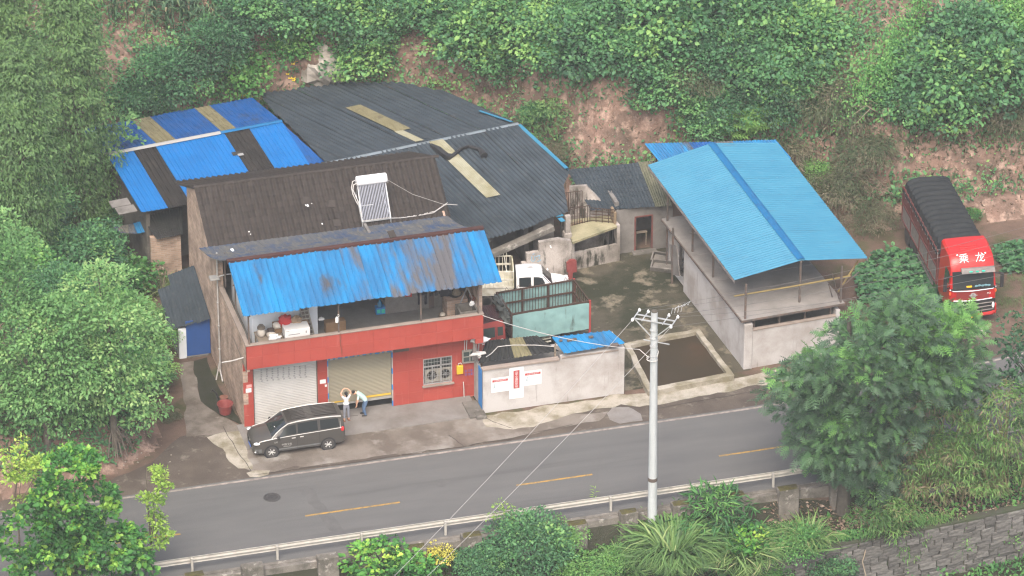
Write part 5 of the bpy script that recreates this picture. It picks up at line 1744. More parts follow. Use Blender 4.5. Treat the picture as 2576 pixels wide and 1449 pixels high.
# ---------------------------------------------------------------- the big dark roof
dk = thing('slate_roofed_barn', 'big open barn with a wide dark slate tile sheet roof behind the shop house', 'barn', (15, 17, 0))
psi = R(17.5)
ZR = 4.55
DR, DL = at(1303, 313, ZR), at(690, 440, ZR)
eD = (DR - DL).normalized()
wD = Vector((math.sin(psi), -math.cos(psi), -.15)).normalized()
wK = Vector((-math.sin(psi), math.cos(psi), -.15)).normalized()
dlen = (DR - DL).length
def DP(u, v): return px_on(DL, eD, wD, u, v)
def KP(u, v): return px_on(DL, eD, wK, u, v)
eave = [DP(u, v) for (u, v) in ((1427, 428), (1449, 460), (1398, 476), (1440, 528), (1306, 583), (1228, 602), (1050, 640), (850, 690))]
eave[0][0] = dlen + .02
def clip_eave(s):
 best = None
 for i in range(len(eave) - 1):
  a, b = eave[i], eave[i + 1]
  if (a[0] - s) * (b[0] - s) <= 0 and abs(a[0] - b[0]) > 1e-6:
   t = a[1] + (b[1] - a[1]) * (s - a[0]) / (b[0] - a[0])
   best = t if best is None else max(best, t)
 return best if best is not None else 6.0
kseg = [KP(u, v) for (u, v) in ((1180, 255), (1150, 229), (1080, 214), (960, 210), (870, 209), (640, 240), (825, 411))]
def clip_back(s):
 pts = sorted(kseg, key=lambda p: p[0])
 if s <= pts[0][0]: return 0.0
 if s >= pts[-1][0]: return max(.35, pts[-1][1] * (1 - (s - pts[-1][0]) / max(.3, dlen + .3 - pts[-1][0])))
 for a, b in zip(pts, pts[1:]):
  if a[0] <= s <= b[0]:
   return a[1] + (b[1] - a[1]) * (s - a[0]) / max(1e-6, b[0] - a[0])
sk0, sk1 = DP(1082, 366)[0], DP(1118, 360)[0]
bk0, bk1 = KP(1062, 368)[0], KP(1098, 361)[0]
skl0 = DP(1222, 503)
W = .98
s = dlen
q = 0
while s > DP(815, 413)[0]:
 a, b = max(0.0, s - W), s
 # left edge of the back slope: where it meets the blue shed
 mb = sheet_mb(DL + eD * a + Vector((0, 0, .045 * (q % 2))), eD, wD, b - a + .03, 0.0, clip_eave(a + .02), 'tile', .245, .075, .40, l1b=clip_eave(b - .02), jit=.03, seed=q)
 obj('roof_sheet', mb, 'sheet_slate', dk, world=True)
 lb0, lb1 = clip_back(a), clip_back(b)
 left_cut = KP(650, 246)
 mb = sheet_mb(DL + eD * a + Vector((0, 0, .045 * (q % 2))), eD, wK, b - a + .03, 0.0, lb0, 'wave', .327, .085, l1b=lb1, jit=.03, seed=q + 50)
 obj('back_roof_sheet', mb, 'sheet_slate', dk, world=True)
 s -= W
 q += 1
nD = eD.cross(wD).normalized(); nD = nD if nD.z > 0 else -nD
nK = eD.cross(wK).normalized(); nK = nK if nK.z > 0 else -nK
def laid(par, o, e, d, n, s0, s1, l0, l1, mat, nm, lift=.05, per=.08, h=.02):
 mb = sheet_mb(o + e * s0 + n * lift, e, d, s1 - s0, l0, l1, 'wave', per, h, jit=.01, seed=3)
 obj(nm, mb, mat, par, world=True)
laid(dk, DL, eD, wD, nD, sk0, sk1, 0.1, skl0[1], 'skylight_pale', 'skylight', .13)
b_top = KP(905, 270); b_bot = KP(1022, 332)
laid(dk, DL, eD, wK, nK, bk0 - .02, bk1 + .02, b_bot[1], b_top[1], 'skylight', 'back_skylight', .14)
laid(dk, DL, eD, wK, nK, bk0 - .10, bk0 + .38, .15, b_bot[1] + .02, 'skylight_pale', 'back_skylight', .14)
ridge_cap(dk, DL + Vector((0, 0, .05)), DR + Vector((0, 0, .05)), M('grey_ridge', (0.15, 0.18, 0.20), 0.6, (0.10, 0.12, 0.13), 2.0), .14, .05)
for (a, b, w) in ((at(1205, 282, 4.25), at(1287, 310, 4.55), .15), (at(1305, 317, 4.5), at(1425, 427, 3.9), .22)):
 mb = MB()
 dd = (b - a).normalized(); nn = Vector((-dd.y, dd.x, 0)).normalized() * w
 P = [[a.lerp(b, k / 8) + nn * s_ + Vector((0, 0, .09 + .012 * noise.noise(Vector((k, s_, 1))))) for s_ in (-.5, .5, .52)] for k in range(9)]
 for row in P: row[2] = row[2] - Vector((0, 0, .2))
 mb.grid(P)
 obj('edge_flashing', mb, 'sheet_canopy', dk, world=True)
c = at(1408, 545, 3.2)
mb = MB()
mb.obox(at(1405, 541, 3.32), eD * .2, wD * .12, nD * .02)
mb.obox(at(1412, 553, 3.25), eD * .12, wD * .16, nD * .02)
obj('blue_scrap', mb, 'sheet_canopy', dk, world=True)
mb = MB()                                            # walls and posts in the shade below
for (x, y, h) in ((15.2, 10.9, 3.1), (12.3, 12.5, 3.3), (18.6, 17.0, 3.9), (19.0, 14.0, 3.5)):
 obj('post', MB().bar((x, y, -.05), (x, y, h), .22), 'block', dk, world=True)
mb = MB()
mb.prism([(12.1, 14.0), (17.6, 14.0), (17.6, 14.25), (12.1, 14.25)], -.05, 3.4)
mb.prism([(17.4, 12.2), (17.65, 12.2), (17.65, 18), (17.4, 18)], -.05, 3.3)
mb.prism([(17.8, 11.6), (18.8, 11.5), (18.8, 11.7), (17.8, 11.8)], -.05, 3.1)
obj('inner_wall', mb, 'grey_wall', dk, world=True)
mb = MB()                                            # long concrete chute or beam under the eave
a, b = at(1245, 640, 2.5), at(1395, 580, 2.9)
mb.bar(a + Vector((0, .6, -.3)), b + Vector((0, .4, 0)), .42, .25)
obj('beam', mb, 'block', dk, world=True)
# torn black plastic on the skylight
pts = [(1083, 372), (1100, 385), (1118, 398), (1126, 405), (1140, 398), (1160, 381), (1180, 376), (1205, 384), (1218, 400)]
mb = MB()
P3 = []
for (u, v) in pts:
 s_, l_ = DP(u, v)
 P3.append(DL + eD * s_ + wD * l_ + nD * .2)
mb.tube(P3, [.10, .22, .16, .2, .1, .09, .1, .09, .2], 7)
for v in mb.v:
 v += Vector((noise.noise(v * 4), noise.noise(v * 4 + Vector((3, 0, 0))), 0)) * .10
solo('torn_plastic', mb, 'black', 'torn strip of black plastic curling across the slate barn roof', 'plastic strip', smooth=True)
# ---------------------------------------------------------------- low annex with a door, right of the barn
an = thing('annex', 'low grey annex with an open doorway and dark tile sheet roof beside the canopy', 'building', (23.7, 12.0, 0))
mb = MB()
mb.box((22.25, 12.0, -.05), (23.28, 12.2, 2.55)); mb.box((24.2, 12.0, -.05), (25.3, 12.2, 2.55)); mb.box((23.28, 12.0, 2.0), (24.2, 12.2, 2.55))
mb.box((22.25, 12.2, -.05), (22.45, 15.6, 2.9)); mb.box((25.1, 12.2, -.05), (25.3, 15.6, 2.9)); mb.box((22.45, 15.4, -.05), (25.1, 15.6, 2.9))
obj('wall', mb, 'grey_wall', an, world=True)
obj('inside_wall', MB().box((22.46, 14.2, 0), (25.09, 14.3, 2.4)), 'cement_dark', an, world=True)
mb = MB()
mb.box((23.24, 11.97, 0), (23.32, 12.08, 2.04)); mb.box((24.16, 11.97, 0), (24.24, 12.08, 2.04)); mb.box((23.32, 11.97, 1.98), (24.16, 12.08, 2.05))
obj('door_frame', mb, M('rust_red_door_frame', (0.17, 0.05, 0.04), 0.8, (0.10, 0.045, 0.04), 3), an, world=True)
obj('door_step', MB().bbox((23.1, 11.6, -.02), (24.4, 12.0, .08), .02), 'cement_dark', an, world=True)
mb = MB()
mb.box((23.45, 12.5, .75), (24.1, 12.7, .79)); mb.bar((24.05, 12.55, 0), (24.05, 12.55, .75), .04); mb.bar((23.5, 12.55, 0), (23.5, 12.55, .75), .04)
obj('inner_table', mb, 'wood', an, world=True)
tl_, tr_, bl_, br2 = at(1426, 428, 3.25), at(1655, 404, 3.25), at(1500, 528, 2.62), at(1690, 519, 2.62)
quad_sheets(an, tl_, tl_.lerp(tr_, .78), bl_ + Vector((-.3, 0, 0)), bl_.lerp(br2, .78), 4, 'sheet_slate', .2, .04, 'roof_sheet', 'wave', .03)
quad_sheets(an, tl_.lerp(tr_, .78), tr_, bl_.lerp(br2, .78), br2, 1, M('mossy_sheet', (0.13, 0.125, 0.085), .9, (.075, .08, .05), 2, fine=.2), .14, .04, 'mossy_roof_sheet', 'wave', .03)
mb = MB()                                            # tile steps pressed in the sheets
for k in range(1, 11):
 t_ = k / 11
 a, b = tl_.lerp(bl_ + Vector((-.3, 0, 0)), t_), tl_.lerp(tr_, .78).lerp(bl_.lerp(br2, .78), t_)
 for q in range(23):
  p, p2 = a.lerp(b, q / 23 + .004), a.lerp(b, (q + 1) / 23 - .012)
  mb.bar(p + Vector((0, 0, .048)), p2 + Vector((0, 0, .048)), .05, .022)
obj('pressed_tile_steps', mb, 'sheet_slate', an, world=True, kind='stuff')
# ---------------------------------------------------------------- open concrete cell with a platform and railings
ce = thing('concrete_cell', 'crumbling concrete cell with half wall, flat platform and rusty railing', 'shelter', (20.8, 11.2, 0))
mb = MB()
def wallseg(a, b, t, z0, z1):
 a, b = Vector((a[0], a[1], 0)), Vector((b[0], b[1], 0))
 n = (b - a).normalized(); n = Vector((-n.y, n.x, 0)) * t
 mb.prism([(a.x, a.y), (b.x, b.y), ((b + n).x, (b + n).y), ((a + n).x, (a + n).y)], -.05, [z0, z1, z1, z0])
wallseg((19.58, 10.95), (22.15, 11.28), .14, .98, .98)
obj('half_wall', mb, 'plaster_dirty', ce, world=True)
mb = MB()
wallseg((19.5, 10.9), (19.62, 12.6), -.22, 2.0, 2.0)
wallseg((22.1, 11.28), (22.05, 12.3), -.16, 2.05, 2.05)
wallseg((19.6, 13.0), (22.2, 13.0), .15, 2.0, 2.0)
obj('side_wall', mb, 'plaster_dirty', ce, world=True)
mb = MB()
mb.prism([(19.42, 10.25), (22.12, 11.32), (22.2, 12.6), (19.7, 12.6)], [1.9] * 4, [2.02] * 4)
obj('platform', mb, M('mossy_platform', (0.23, 0.21, 0.125), 0.95, (0.30, 0.27, 0.17), 1.4, .4, .65, .3, 14, col3=(.12, .115, .07), scale3=1.0, fine=.2), ce, world=True)
mb = MB()
mb.bar((19.36, 10.98, -.05), (19.36, 10.98, 3.2), .26)
mb.bbox((19.16, 10.8, 1.9), (19.56, 11.3, 2.25), .05)
for v in mb.v: v += Vector((noise.noise(v * 3), noise.noise(v * 3 + Vector((3, 2, 1))), 0)) * .05
obj('corner_post', mb, 'plaster_dirty', ce, world=True)
mb = MB()
a, b, c_, d_ = at(1432, 468, 3.9), at(1472, 466, 3.9), at(1545, 545, 2.75), at(1545, 562, 2.4)
p = lambda u, v, y: Vector(CAM) + Vector(ray(u, v)) * ((y - CAM[1]) / ray(u, v)[1])
ws = [p(1432, 470, 13.2), p(1475, 468, 13.2), p(1546, 542, 12.4), p(1546, 572, 12.4), p(1500, 560, 12.9), p(1432, 545, 13.2)]
mb.add(ws + [w + Vector((.05, .18, 0)) for w in ws], [(0, 5, 4, 3, 2, 1), (6, 7, 8, 9, 10, 11)] + [(i, (i + 1) % 6, 6 + (i + 1) % 6, 6 + i) for i in range(6)])
obj('sloped_wall', mb, 'plaster_dirty', ce, world=True)
mb = MB()
def rails(A, B, n, h, zt=(.0, .5, 1.0), w=.03):
 A, B = Vector(A), Vector(B)
 for k in range(n + 1):
  q = A.lerp(B, k / n)
  mb.bar(q, q + Vector((0, 0, h)), w)
 for t_ in zt:
  mb.bar(A + Vector((0, 0, h * t_)), B + Vector((0, 0, h * t_)), w)
rails((19.6, 11.9, 2.02), (20.9, 12.15, 2.02), 9, .95, (0.05, 1.0))
obj('railing', mb, 'rust', ce, world=True)
mb = MB()
rails((20.9, 12.15, 2.02), (22.05, 11.6, 2.02), 4, .8, (0.1, .33, .55, .78, 1.0))
obj('railing', mb, 'rust', ce, world=True)
mb = MB()
rails((19.6, 12.9, 2.5), (20.7, 12.9, 2.5), 9, .95, (0.05, 1.0))
obj('railing', mb, 'rust', ce, world=True)
mb = MB()
mb.bbox((22.0, 11.5, 2.02), (22.14, 12.2, 2.72), .03)
mt['tan'] = M('tan_board', (0.22, 0.16, 0.1), .9, (.16, .12, .075), 3)
obj('leaning_board', mb, 'tan', ce, world=True)
obj('flat_board', MB().prism([(19.75, 11.9), (20.55, 12.15), (20.5, 12.3), (19.7, 12.1)], 2.02, 2.1), 'tan', ce, world=True)
st = thing('stepped_wall', 'whitewashed stepped wall end with blue chalk marks behind the white pickup', 'wall', (18, 9.6, 0))
mb = MB()
prof = [(16.55, 0), (16.55, 1.6), (16.8, 1.6), (16.8, 2.12), (17.45, 2.12), (17.45, 2.66), (18.5, 2.72), (19.15, 2.5), (19.25, 0)]
mb.extr([(x, z) for x, z in prof], 1, 9.5, 9.75)
obj('wall_body', mb, 'plaster_dirty', st, world=True)
mb = MB()
mb.tube([(17.05, 9.485, 1.95), (17.03, 9.485, 1.72), (17.12, 9.485, 1.64), (17.22, 9.485, 1.72), (17.22, 9.485, 1.94)], .014, 5)
mb.tube([(17.28, 9.485, 1.9), (17.5, 9.485, 1.95), (17.42, 9.485, 1.78), (17.55, 9.485, 1.66), (17.36, 9.485, 1.6)], .014, 5)
mb.tube([(17.1, 9.485, 2.05), (17.2, 9.485, 2.09)], .014, 5)
obj('blue_chalk_mark', mb, M('blue_chalk', (0.12, 0.34, 0.5), .9), st, world=True)
obj('paint_spot', MB().add([(18.02, 9.49, 2.3), (18.12, 9.49, 2.26), (18.06, 9.49, 2.44), (18.0, 9.49, 2.46)], [(0, 1, 2, 3)]), 'paper', st, world=True)
mb = MB()
mb.extr([(18.92, .35), (19.12, .35), (19.16, .72), (19.36, .72), (19.34, 1.38), (19.2, 1.46), (19.0, 1.44), (18.84, 1.3), (18.84, .78), (18.92, .78)], 1, 9.2, 9.34)
for v in mb.v: v.x += .0; v.z += .12; v.y += .02
solo('red_chair_shell', mb, 'red_plastic', 'faded red plastic shell leaning on the stained post behind the pickup', 'plastic shell')
# ---------------------------------------------------------------- concrete pit with murky water
pit = thing('water_pit', 'square concrete rimmed pit filled with brown murky water', 'pit', (22, .6, 0))
out = [at(1568, 862, .32), at(1757, 823, .32), at(1847, 942, .32), at(1630, 984, .32)]
out = [Vector((p.x, p.y, 0)) for p in out]
cen = sum(out, Vector()) / 4
inn = [cen + (p - cen) * .865 for p in out]
mb = MB()
for i in range(4):
 j = (i + 1) % 4
 n = 12
 P = []
 for k in range(n + 1):
  a, b = out[i].lerp(out[j], k / n), inn[i].lerp(inn[j], k / n)
  wob = Vector((noise.noise(a * 1.2), noise.noise(a * 1.2 + Vector((4, 4, 0))), 0)) * .07
  hh = .30 + .04 * noise.noise(a * .8)
  P.append([a + wob * 1.4 + Vector((0, 0, -.05)), a + wob + Vector((0, 0, hh - .02)), a + wob * .8 + (b - a) * .12 + Vector((0, 0, hh)), b + wob * .5 + Vector((0, 0, hh)), b + wob * .4 + Vector((0, 0, -.35))])
 mb.grid(P, flip=True)
obj('rim', mb, 'rim', pit, world=True)
mb = MB()
mb.add([p + Vector((0, 0, .10)) for p in [cen + (p - cen) * .93 for p in out]], [(0, 1, 2, 3)])
for f in range(len(mb.f)): mb.f[f] = mb.f[f][::-1]
obj('water', mb, 'murky', pit, world=True)
# ---------------------------------------------------------------- livestock pen under the light blue canopy
KX, KY, KR = 24.95, -1.02, R(3.5)
pen = thing('livestock_pen', 'long whitewashed concrete pen with a flat grey slab roof under the light blue canopy', 'pen', (KX, KY, 0), KR)
mb = MB()
mb.box((0, 0, -.05), (.2, 8.35, 2.42))
mb.box((.2, 0, -.05), (4.85, .2, 2.08)); mb.box((4.85, 0, -.05), (5.05, 11.2, 2.42))
mb.box((.2, 11.0, -.05), (4.85, 11.2, 2.42))
mb.bbox((-.02, -.05, -.05), (.42, .35, 2.5), .02)
mb.box((.2, .2, -.05), (4.85, 11, .05))
obj('pen_wall', mb, 'plaster', pen)
mb = MB()
mb.box((.42, -.03, 2.08), (4.85, .2, 2.14)); mb.box((-.03, .35, 2.42), (.22, 8.35, 2.46))
obj('wall_coping', mb, 'coping', pen)
for i in range(8):
 y0 = .0 + i * 1.4
 mb = MB()
 mb.bbox((-.14, y0 + .006, 2.68), (5.3, y0 + 1.394, 2.76), .01)
 for v in mb.v: v.z += .012 * noise.noise(Vector((v.x * .5, v.y, i)))
 obj('roof_slab', mb, 'slab_roof', pen)
mb = MB()
for x in (0.02, .16):
 mb.bar((x, .35, 2.60), (x - .02, 11.2, 2.60), .10, .13)
mb.bar((-.16, -.02, 2.71), (5.32, -.02, 2.71), .04, .10); mb.bar((-.17, .0, 2.70), (-.17, 11.2, 2.70), .05, .10)
for k in range(4):
 mb.bar((.6 + k * 1.35, .3, 2.1), (.6 + k * 1.35, .3, 2.62), .08)
obj('slab_beam', mb, 'steel_dark', pen)
mb = MB()
for (x, y, z0, z1) in ((.06, .12, 2.76, 4.72), (.1, 4.6, 2.76, 4.72), (.08, 7.4, 2.76, 4.72), (.05, 10.9, -.05, 4.72), (-.25, 9.3, -.05, 3.2), (5.12, .14, 2.76, 4.8), (4.9, 4.6, 2.76, 4.8), (5.0, 10.9, 2.76, 4.8), (3.2, .8, 2.76, 5.1)):
 obj('canopy_post', MB().bar((x, y, z0), (x, y, z1), .085), 'steel_dark', pen)
mb.bar((5.0, .5, 3.2), (5.9, -.2, 4.5), .05); mb.bar((5.0, .8, 2.6), (4.6, .5, 3.7), .04); mb.bar((5.15, .4, 2.8), (4.6, .1, 4.5), .04)
obj('brace', mb, 'steel_dark', pen)
# door, troughs and planks at the back of the pen
mb = MB()
mb.obox((-.25, 9.0, 1.5), (.02, .55, -.25), (.02, 0, 0), (.0, .25, .75))
obj('hanging_board', mb, 'grey_wall', pen)
cn = thing('canopy', 'ridged light blue sheet canopy on steel posts over the concrete pen', 'canopy', (KX, KY, 0), KR)
ZE, ZRG = 4.72, 5.25
fl, fr, bl, br = at(1846, 705, ZE), at(2181, 650, ZE), at(1630, 418, ZE), at(1955, 362, ZE)
rf, rb = at(2015, 655, ZRG), at(1790, 363, ZRG)
nsh = 13
def canopy_side(e0, e1, r0, r1, seed, flip):
 for k in range(nsh):
  a0, a1 = r0.lerp(r1, k / nsh), r0.lerp(r1, (k + 1) / nsh)
  b0, b1 = e0.lerp(e1, k / nsh), e0.lerp(e1, (k + 1) / nsh)
  W = (a1 - a0).length + .03
  per = .215
  xs = [W * q / 36 for q in range(37)]
  nn = (a1 - a0).cross(b0 - a0).normalized()
  if nn.z < 0: nn = -nn
  P = []
  ex = rnd.uniform(-.05, .05)
  for s in range(5):
   P.append([a0.lerp(a1, x / W).lerp(b0.lerp(b1, x / W), s / 4 * (1 + ex * .02)) + nn * (.075 * .5 * (1 - math.cos(2 * math.pi * (x + k * W) / per)) + .012 * noise.noise(Vector((k * .7 + x * .4, s * .5, seed))) + .004 * (k % 2)) for x in xs])
  obj('canopy_sheet', MB().grid(P), 'sheet_canopy', cn, world=True)
canopy_side(fl, bl, rf, rb, 3, 0)
canopy_side(fr, br, rf, rb, 6, 1)
rs = [(0, .46), (.46, .62), (.62, 1.0)]
for (a, b) in rs:
 ridge_cap(cn, rf.lerp(rb, a) + Vector((0, 0, .055 + .004 * a)), rf.lerp(rb, b) + Vector((0, 0, .055 + .004 * b)), 'ridge_blue', .2, .05)
mb = MB()
for (a, b) in ((fl, bl), (fr, br), (rf, rb)):
 dn = Vector((0, 0, -.08))
 mb.bar(a + dn, b + dn, .06, .1)
for t_ in (.03, .33, .66, .97):
 mb.bar(fl.lerp(bl, t_) + Vector((0, 0, -.1)), rf.lerp(rb, t_) + Vector((0, 0, -.1)), .05, .08)
 mb.bar(fr.lerp(br, t_) + Vector((0, 0, -.1)), rf.lerp(rb, t_) + Vector((0, 0, -.1)), .05, .08)
obj('canopy_frame', mb, 'truck_grey', cn, world=True)
t = thing('small_blue_roof', 'small worn blue corrugated roof showing behind the canopy', 'roof', (27, 15, 0), KR)
a, b, c2, d2_ = at(1621, 362, 4.3), at(1950, 352, 4.3), at(1662, 412, 3.9), at(1990, 400, 3.9)
quad_sheets(t, a, b, c2, d2_, 6, ['sheet_porch', 'sheet_porch', 'sheet_blue_deep', 'sheet_faded', 'sheet_porch', 'sheet_porch'], .17, .04, 'roof_sheet', 'wave', .03)
for q in (c2, a.lerp(c2, .5), d2_):
 obj('post', MB().bar((q.x + .2, q.y, hz(q.x, q.y) - .1), (q.x + .2, q.y, 4.0), .07), 'rust', t, world=True)
mb = MB()
a, b = at(1846, 745, 3.7), at(2138, 694, 3.9)
mb.tube([a, a.lerp(b, .5) + Vector((0, 0, -.03)), b], [.04, .045, .05], 7)
solo('bamboo_rail', mb, 'bamboo_pole', 'long yellow bamboo pole lashed across the canopy posts', 'bamboo pole')
mb = MB()
a, b = at(2107, 735, 3.1), at(2158, 655, 4.3)
mb.tube([a, b], .045, 7)
solo('bamboo_prop', mb, 'bamboo_pole', 'short slanting bamboo prop at the right front canopy post', 'bamboo pole')
r = random.Random(21)
for k, (x, y, z, L, W, H, rz, rx, ll) in enumerate(((24.25, 9.7, 0, .75, .3, .28, -.5, .35, 'grey stone trough lying tilted by the annex door, the nearer one'), (24.55, 10.4, 0, .8, .28, .3, -.6, .55, 'grey stone trough tilted behind the other trough by the annex'), (25.2, 9.1, .0, .5, .2, .22, .4, .1, 'grey stone offcut at the foot of the slanting post by the pen'))):
 t = thing('stone_trough', ll, 'trough', (x, y, z), rz)
 mb = MB()
 c_, s_ = math.cos(rx), math.sin(rx)
 for (lo, hi) in (((-L, -W, 0), (L, W, .08)), ((-L, -W, .08), (-L + .08, W, H)), ((L - .08, -W, .08), (L, W, H)), ((-L + .08, -W, .08), (L - .08, -W + .07, H)), ((-L + .08, W - .07, .08), (L - .08, W, H))):
  mb.box(lo, hi)
 mb.v = [Vector((v.x, v.y * c_ - v.z * s_, v.y * s_ + v.z * c_ + W * abs(s_))) for v in mb.v]
 obj('trough_body', mb, 'cement_dark', t)
t = thing('plank_post', 'weathered grey post with a sagging sheet top between the annex and the pen', 'post', (24.9, 9.3, 0))
obj('upright', MB().bar((0, 0, -.05), (0, 0, 2.55), .12), 'truck_grey', t)
obj('strut', MB().bar((.05, -.05, .5), (.75, -.45, 1.2), .07), 'truck_grey', t)
mb = sheet_mb((-.45, .55, 2.75), (1, -.15, 0), (.25, -1, -.22), .7, 0, .95, 'wave', .16, .05, jit=.06, seed=2)
obj('broken_sheet', mb, M('mossy_asbestos', (0.25, 0.245, 0.165), .95, (.18, .175, .12), 3), t)
mb = MB().bar(at(1735, 582, 2.9), at(1790, 590, 2.95), .26, .1)
solo('concrete_beam', mb, 'grey_wall', 'short grey concrete beam lying on the slab by the broken sheet', 'beam')
mb = MB().tube([at(1705, 648, .6), at(1722, 643, .75)], .11, 10)
solo('drain_pipe', mb, 'pvc', 'short white drain pipe sticking out of the pen wall into the yard', 'pipe')
# ---------------------------------------------------------------- whitewashed roadside shed with posters
rsd = thing('roadside_shed', 'low whitewashed roadside shed with posters, black corrugated roof and blue sheet roof', 'shed', (15, -1.7, 0))
mb = MB()
mb.box((11.47, -1.7, -.05), (18.58, -1.52, 2.36)); mb.box((18.40, -1.52, -.05), (18.58, .3, 2.36)); mb.box((11.47, -.76, -.05), (11.62, .25, 2.1)); mb.box((11.62, .12, -.05), (18.4, .3, 2.1))
mb.bbox((18.28, -1.72, -.05), (18.60, -1.4, 2.58), .02)
mb.box((15.35, -1.70, 2.36), (18.3, -1.52, 2.56))
obj('wall', mb, 'plaster', rsd, world=True)
mb = MB()
mb.bbox((11.42, -1.76, 2.36), (15.3, -1.46, 2.46), .015); mb.bbox((15.42, -1.735, 2.43), (18.28, -1.69, 2.50), .01)
obj('coping', mb, 'coping', rsd, world=True)
mb = MB()
mb.box((11.475, -1.5, .02), (11.52, -.78, 2.15), 0)
for k in range(2):
 mb.box((11.465, -1.46 + k * .34, .1), (11.475, -1.18 + k * .34, 2.05), 0)
obj('blue_door', mb, 'blue_door2', rsd, world=True)
mb = MB()
mb.bbox((10.7, -2.1, -.02), (11.45, -.6, .12), .02); mb.bbox((11.0, -2.3, -.02), (11.5, -1.7, .16), .03)
obj('door_step', mb, 'cement_dark', rsd, world=True)
fl_, fr_, bl_, br_ = at(1203, 915, 2.58), at(1407, 884, 2.58), at(1222, 858, 2.75), at(1352, 845, 2.75)
e_ = (fr_ - fl_)
quad_sheets(rsd, bl_, bl_ + (br_ - bl_) * .44, fl_, fl_ + e_ * .44, 2, 'sheet_black', .155, .045, 'black_sheet', 'wave', .02)
quad_sheets(rsd, bl_ + (br_ - bl_) * .44, bl_ + (br_ - bl_) * .70, fl_ + e_ * .44, fl_ + e_ * .66, 1, 'skylight', .155, .045, 'yellow_sheet', 'wave', .02)
quad_sheets(rsd, bl_ + (br_ - bl_) * .70, br_, fl_ + e_ * .66, fr_, 1, 'sheet_black', .155, .045, 'black_sheet', 'wave', .02)
a, b, c_, d_ = at(1388, 849, 3.0), at(1532, 832, 3.0), at(1419, 890, 2.84), at(1571, 864, 2.84)
quad_sheets(rsd, a, b, c_, d_, 3, 'sheet_porch', .30, .05, 'blue_sheet', 'trap', .02)
mb = MB()
for (u, v, s) in ((1432, 856, .12), (1445, 854, .10), (1410, 857, .08), (1486, 848, .11), (1545, 868, .2)):
 p = at(u, v, 3.02)
 mb.bbox((p.x - s, p.y - s * .6, p.z - .03), (p.x + s, p.y + s * .6, p.z + .06), .015)
obj('roof_brick', mb, 'band', rsd, world=True)
mb = MB()
mb.bar((15.15, -1.45, 2.4), (15.15, -1.45, 3.05), .07); mb.bar((15.3, -1.0, 2.3), (15.3, -1.0, 2.9), .06)
obj('roof_stake', mb, 'wood', rsd, world=True)
def poster(nm, x0, x1, z0, z1, label):
 t = obj(nm, MB().box((x0, -1.712, z0), (x1, -1.703, z1)), 'paper', None)
 return tag(t, label, 'poster')
ps = poster('poster', 12.78, 13.50, .56, 2.30, 'tall white poster with a vertical red banner in the middle of the shed wall')
obj('red_banner', MB().box((13.00, -1.720, 1.14), (13.27, -1.713, 2.12)), 'poster_red', ps)
mb = MB()
mb.box((12.985, -1.7165, 1.12), (13.0, -1.713, 2.13)); mb.box((13.27, -1.7165, 1.12), (13.30, -1.713, 2.13)); mb.box((13.0, -1.7165, 1.115), (13.27, -1.713, 1.14))
obj('banner_edge', mb, 'print', ps)
def column_text(s, x, z0, dz, size, y, mat, par, nm='lettering'):
 mb = MB()
 for i, ch in enumerate(s):
  q = text_mb(ch, size, (x, y, z0 - i * dz), (1, 0, 0), (0, 0, 1), 0)
  mb.add(q.v, q.f)
 obj(nm, mb, mat, par)
def row_text(s, x, z, size, y, mat, par, nm='lettering'):
 obj(nm, text_mb(s, size, (x, y, z), (1, 0, 0), (0, 0, 1), 0), mat, par)
column_text('山平交通劝导站', 13.135, 2.02, .132, .15, -1.7235, 'paper', ps)
for (x0, z0, ll) in ((11.88, 1.05, 'small white notice with a red heading left of the tall poster'), (13.52, 1.18, 'small white notice with a red heading right of the tall poster')):
 pp = poster('notice', x0, x0 + .88, z0, z0 + .80, ll)
 obj('heading', MB().box((x0 + .05, -1.720, z0 + .58), (x0 + .83, -1.713, z0 + .70)), 'poster_red', pp)
 row_text('交通安全宣传栏', x0 + .44, z0 + .64, .085, -1.7235, 'paper', pp)
 mb = MB()
 X = x0 + .16
 mb.tube([(X, -1.716, z0 + .42), (X - .02, -1.716, z0 + .33), (X + .05, -1.716, z0 + .22)], .012, 5)
 mb.tube([(X - .02, -1.716, z0 + .33), (X - .08, -1.716, z0 + .22)], .012, 5)
 mb.tube([(X - .06, -1.716, z0 + .36), (X + .06, -1.716, z0 + .38)], .010, 5)
 mb.blob((X + .01, -1.716, z0 + .46), .022, 6, 1, 0)
 obj('walking_figure_mark', mb, 'print_green', pp)
mb = MB()
mb.tube([at(1222, 898, 2.75), at(1236, 889, 2.8), at(1252, 872, 2.95), at(1290, 868, 3.0), at(1345, 868, 2.98), at(1398, 872, 2.9)], .022, 7)
solo('white_pipe', mb, 'pvc', 'white plastic pipe bent across the black corrugated shed roof', 'pipe')
mb = MB()
mb.extr([(-.12, 0), (.12, 0), (.03, 1.3), (-.03, 1.3)], 1, -.03, .03)
for v in mb.v: v += Vector((11.35, -.55, 2.35))
solo('leaning_slate', mb, 'truck_grey', 'dark narrow strip propped between shed roof and red parapet', 'strip')
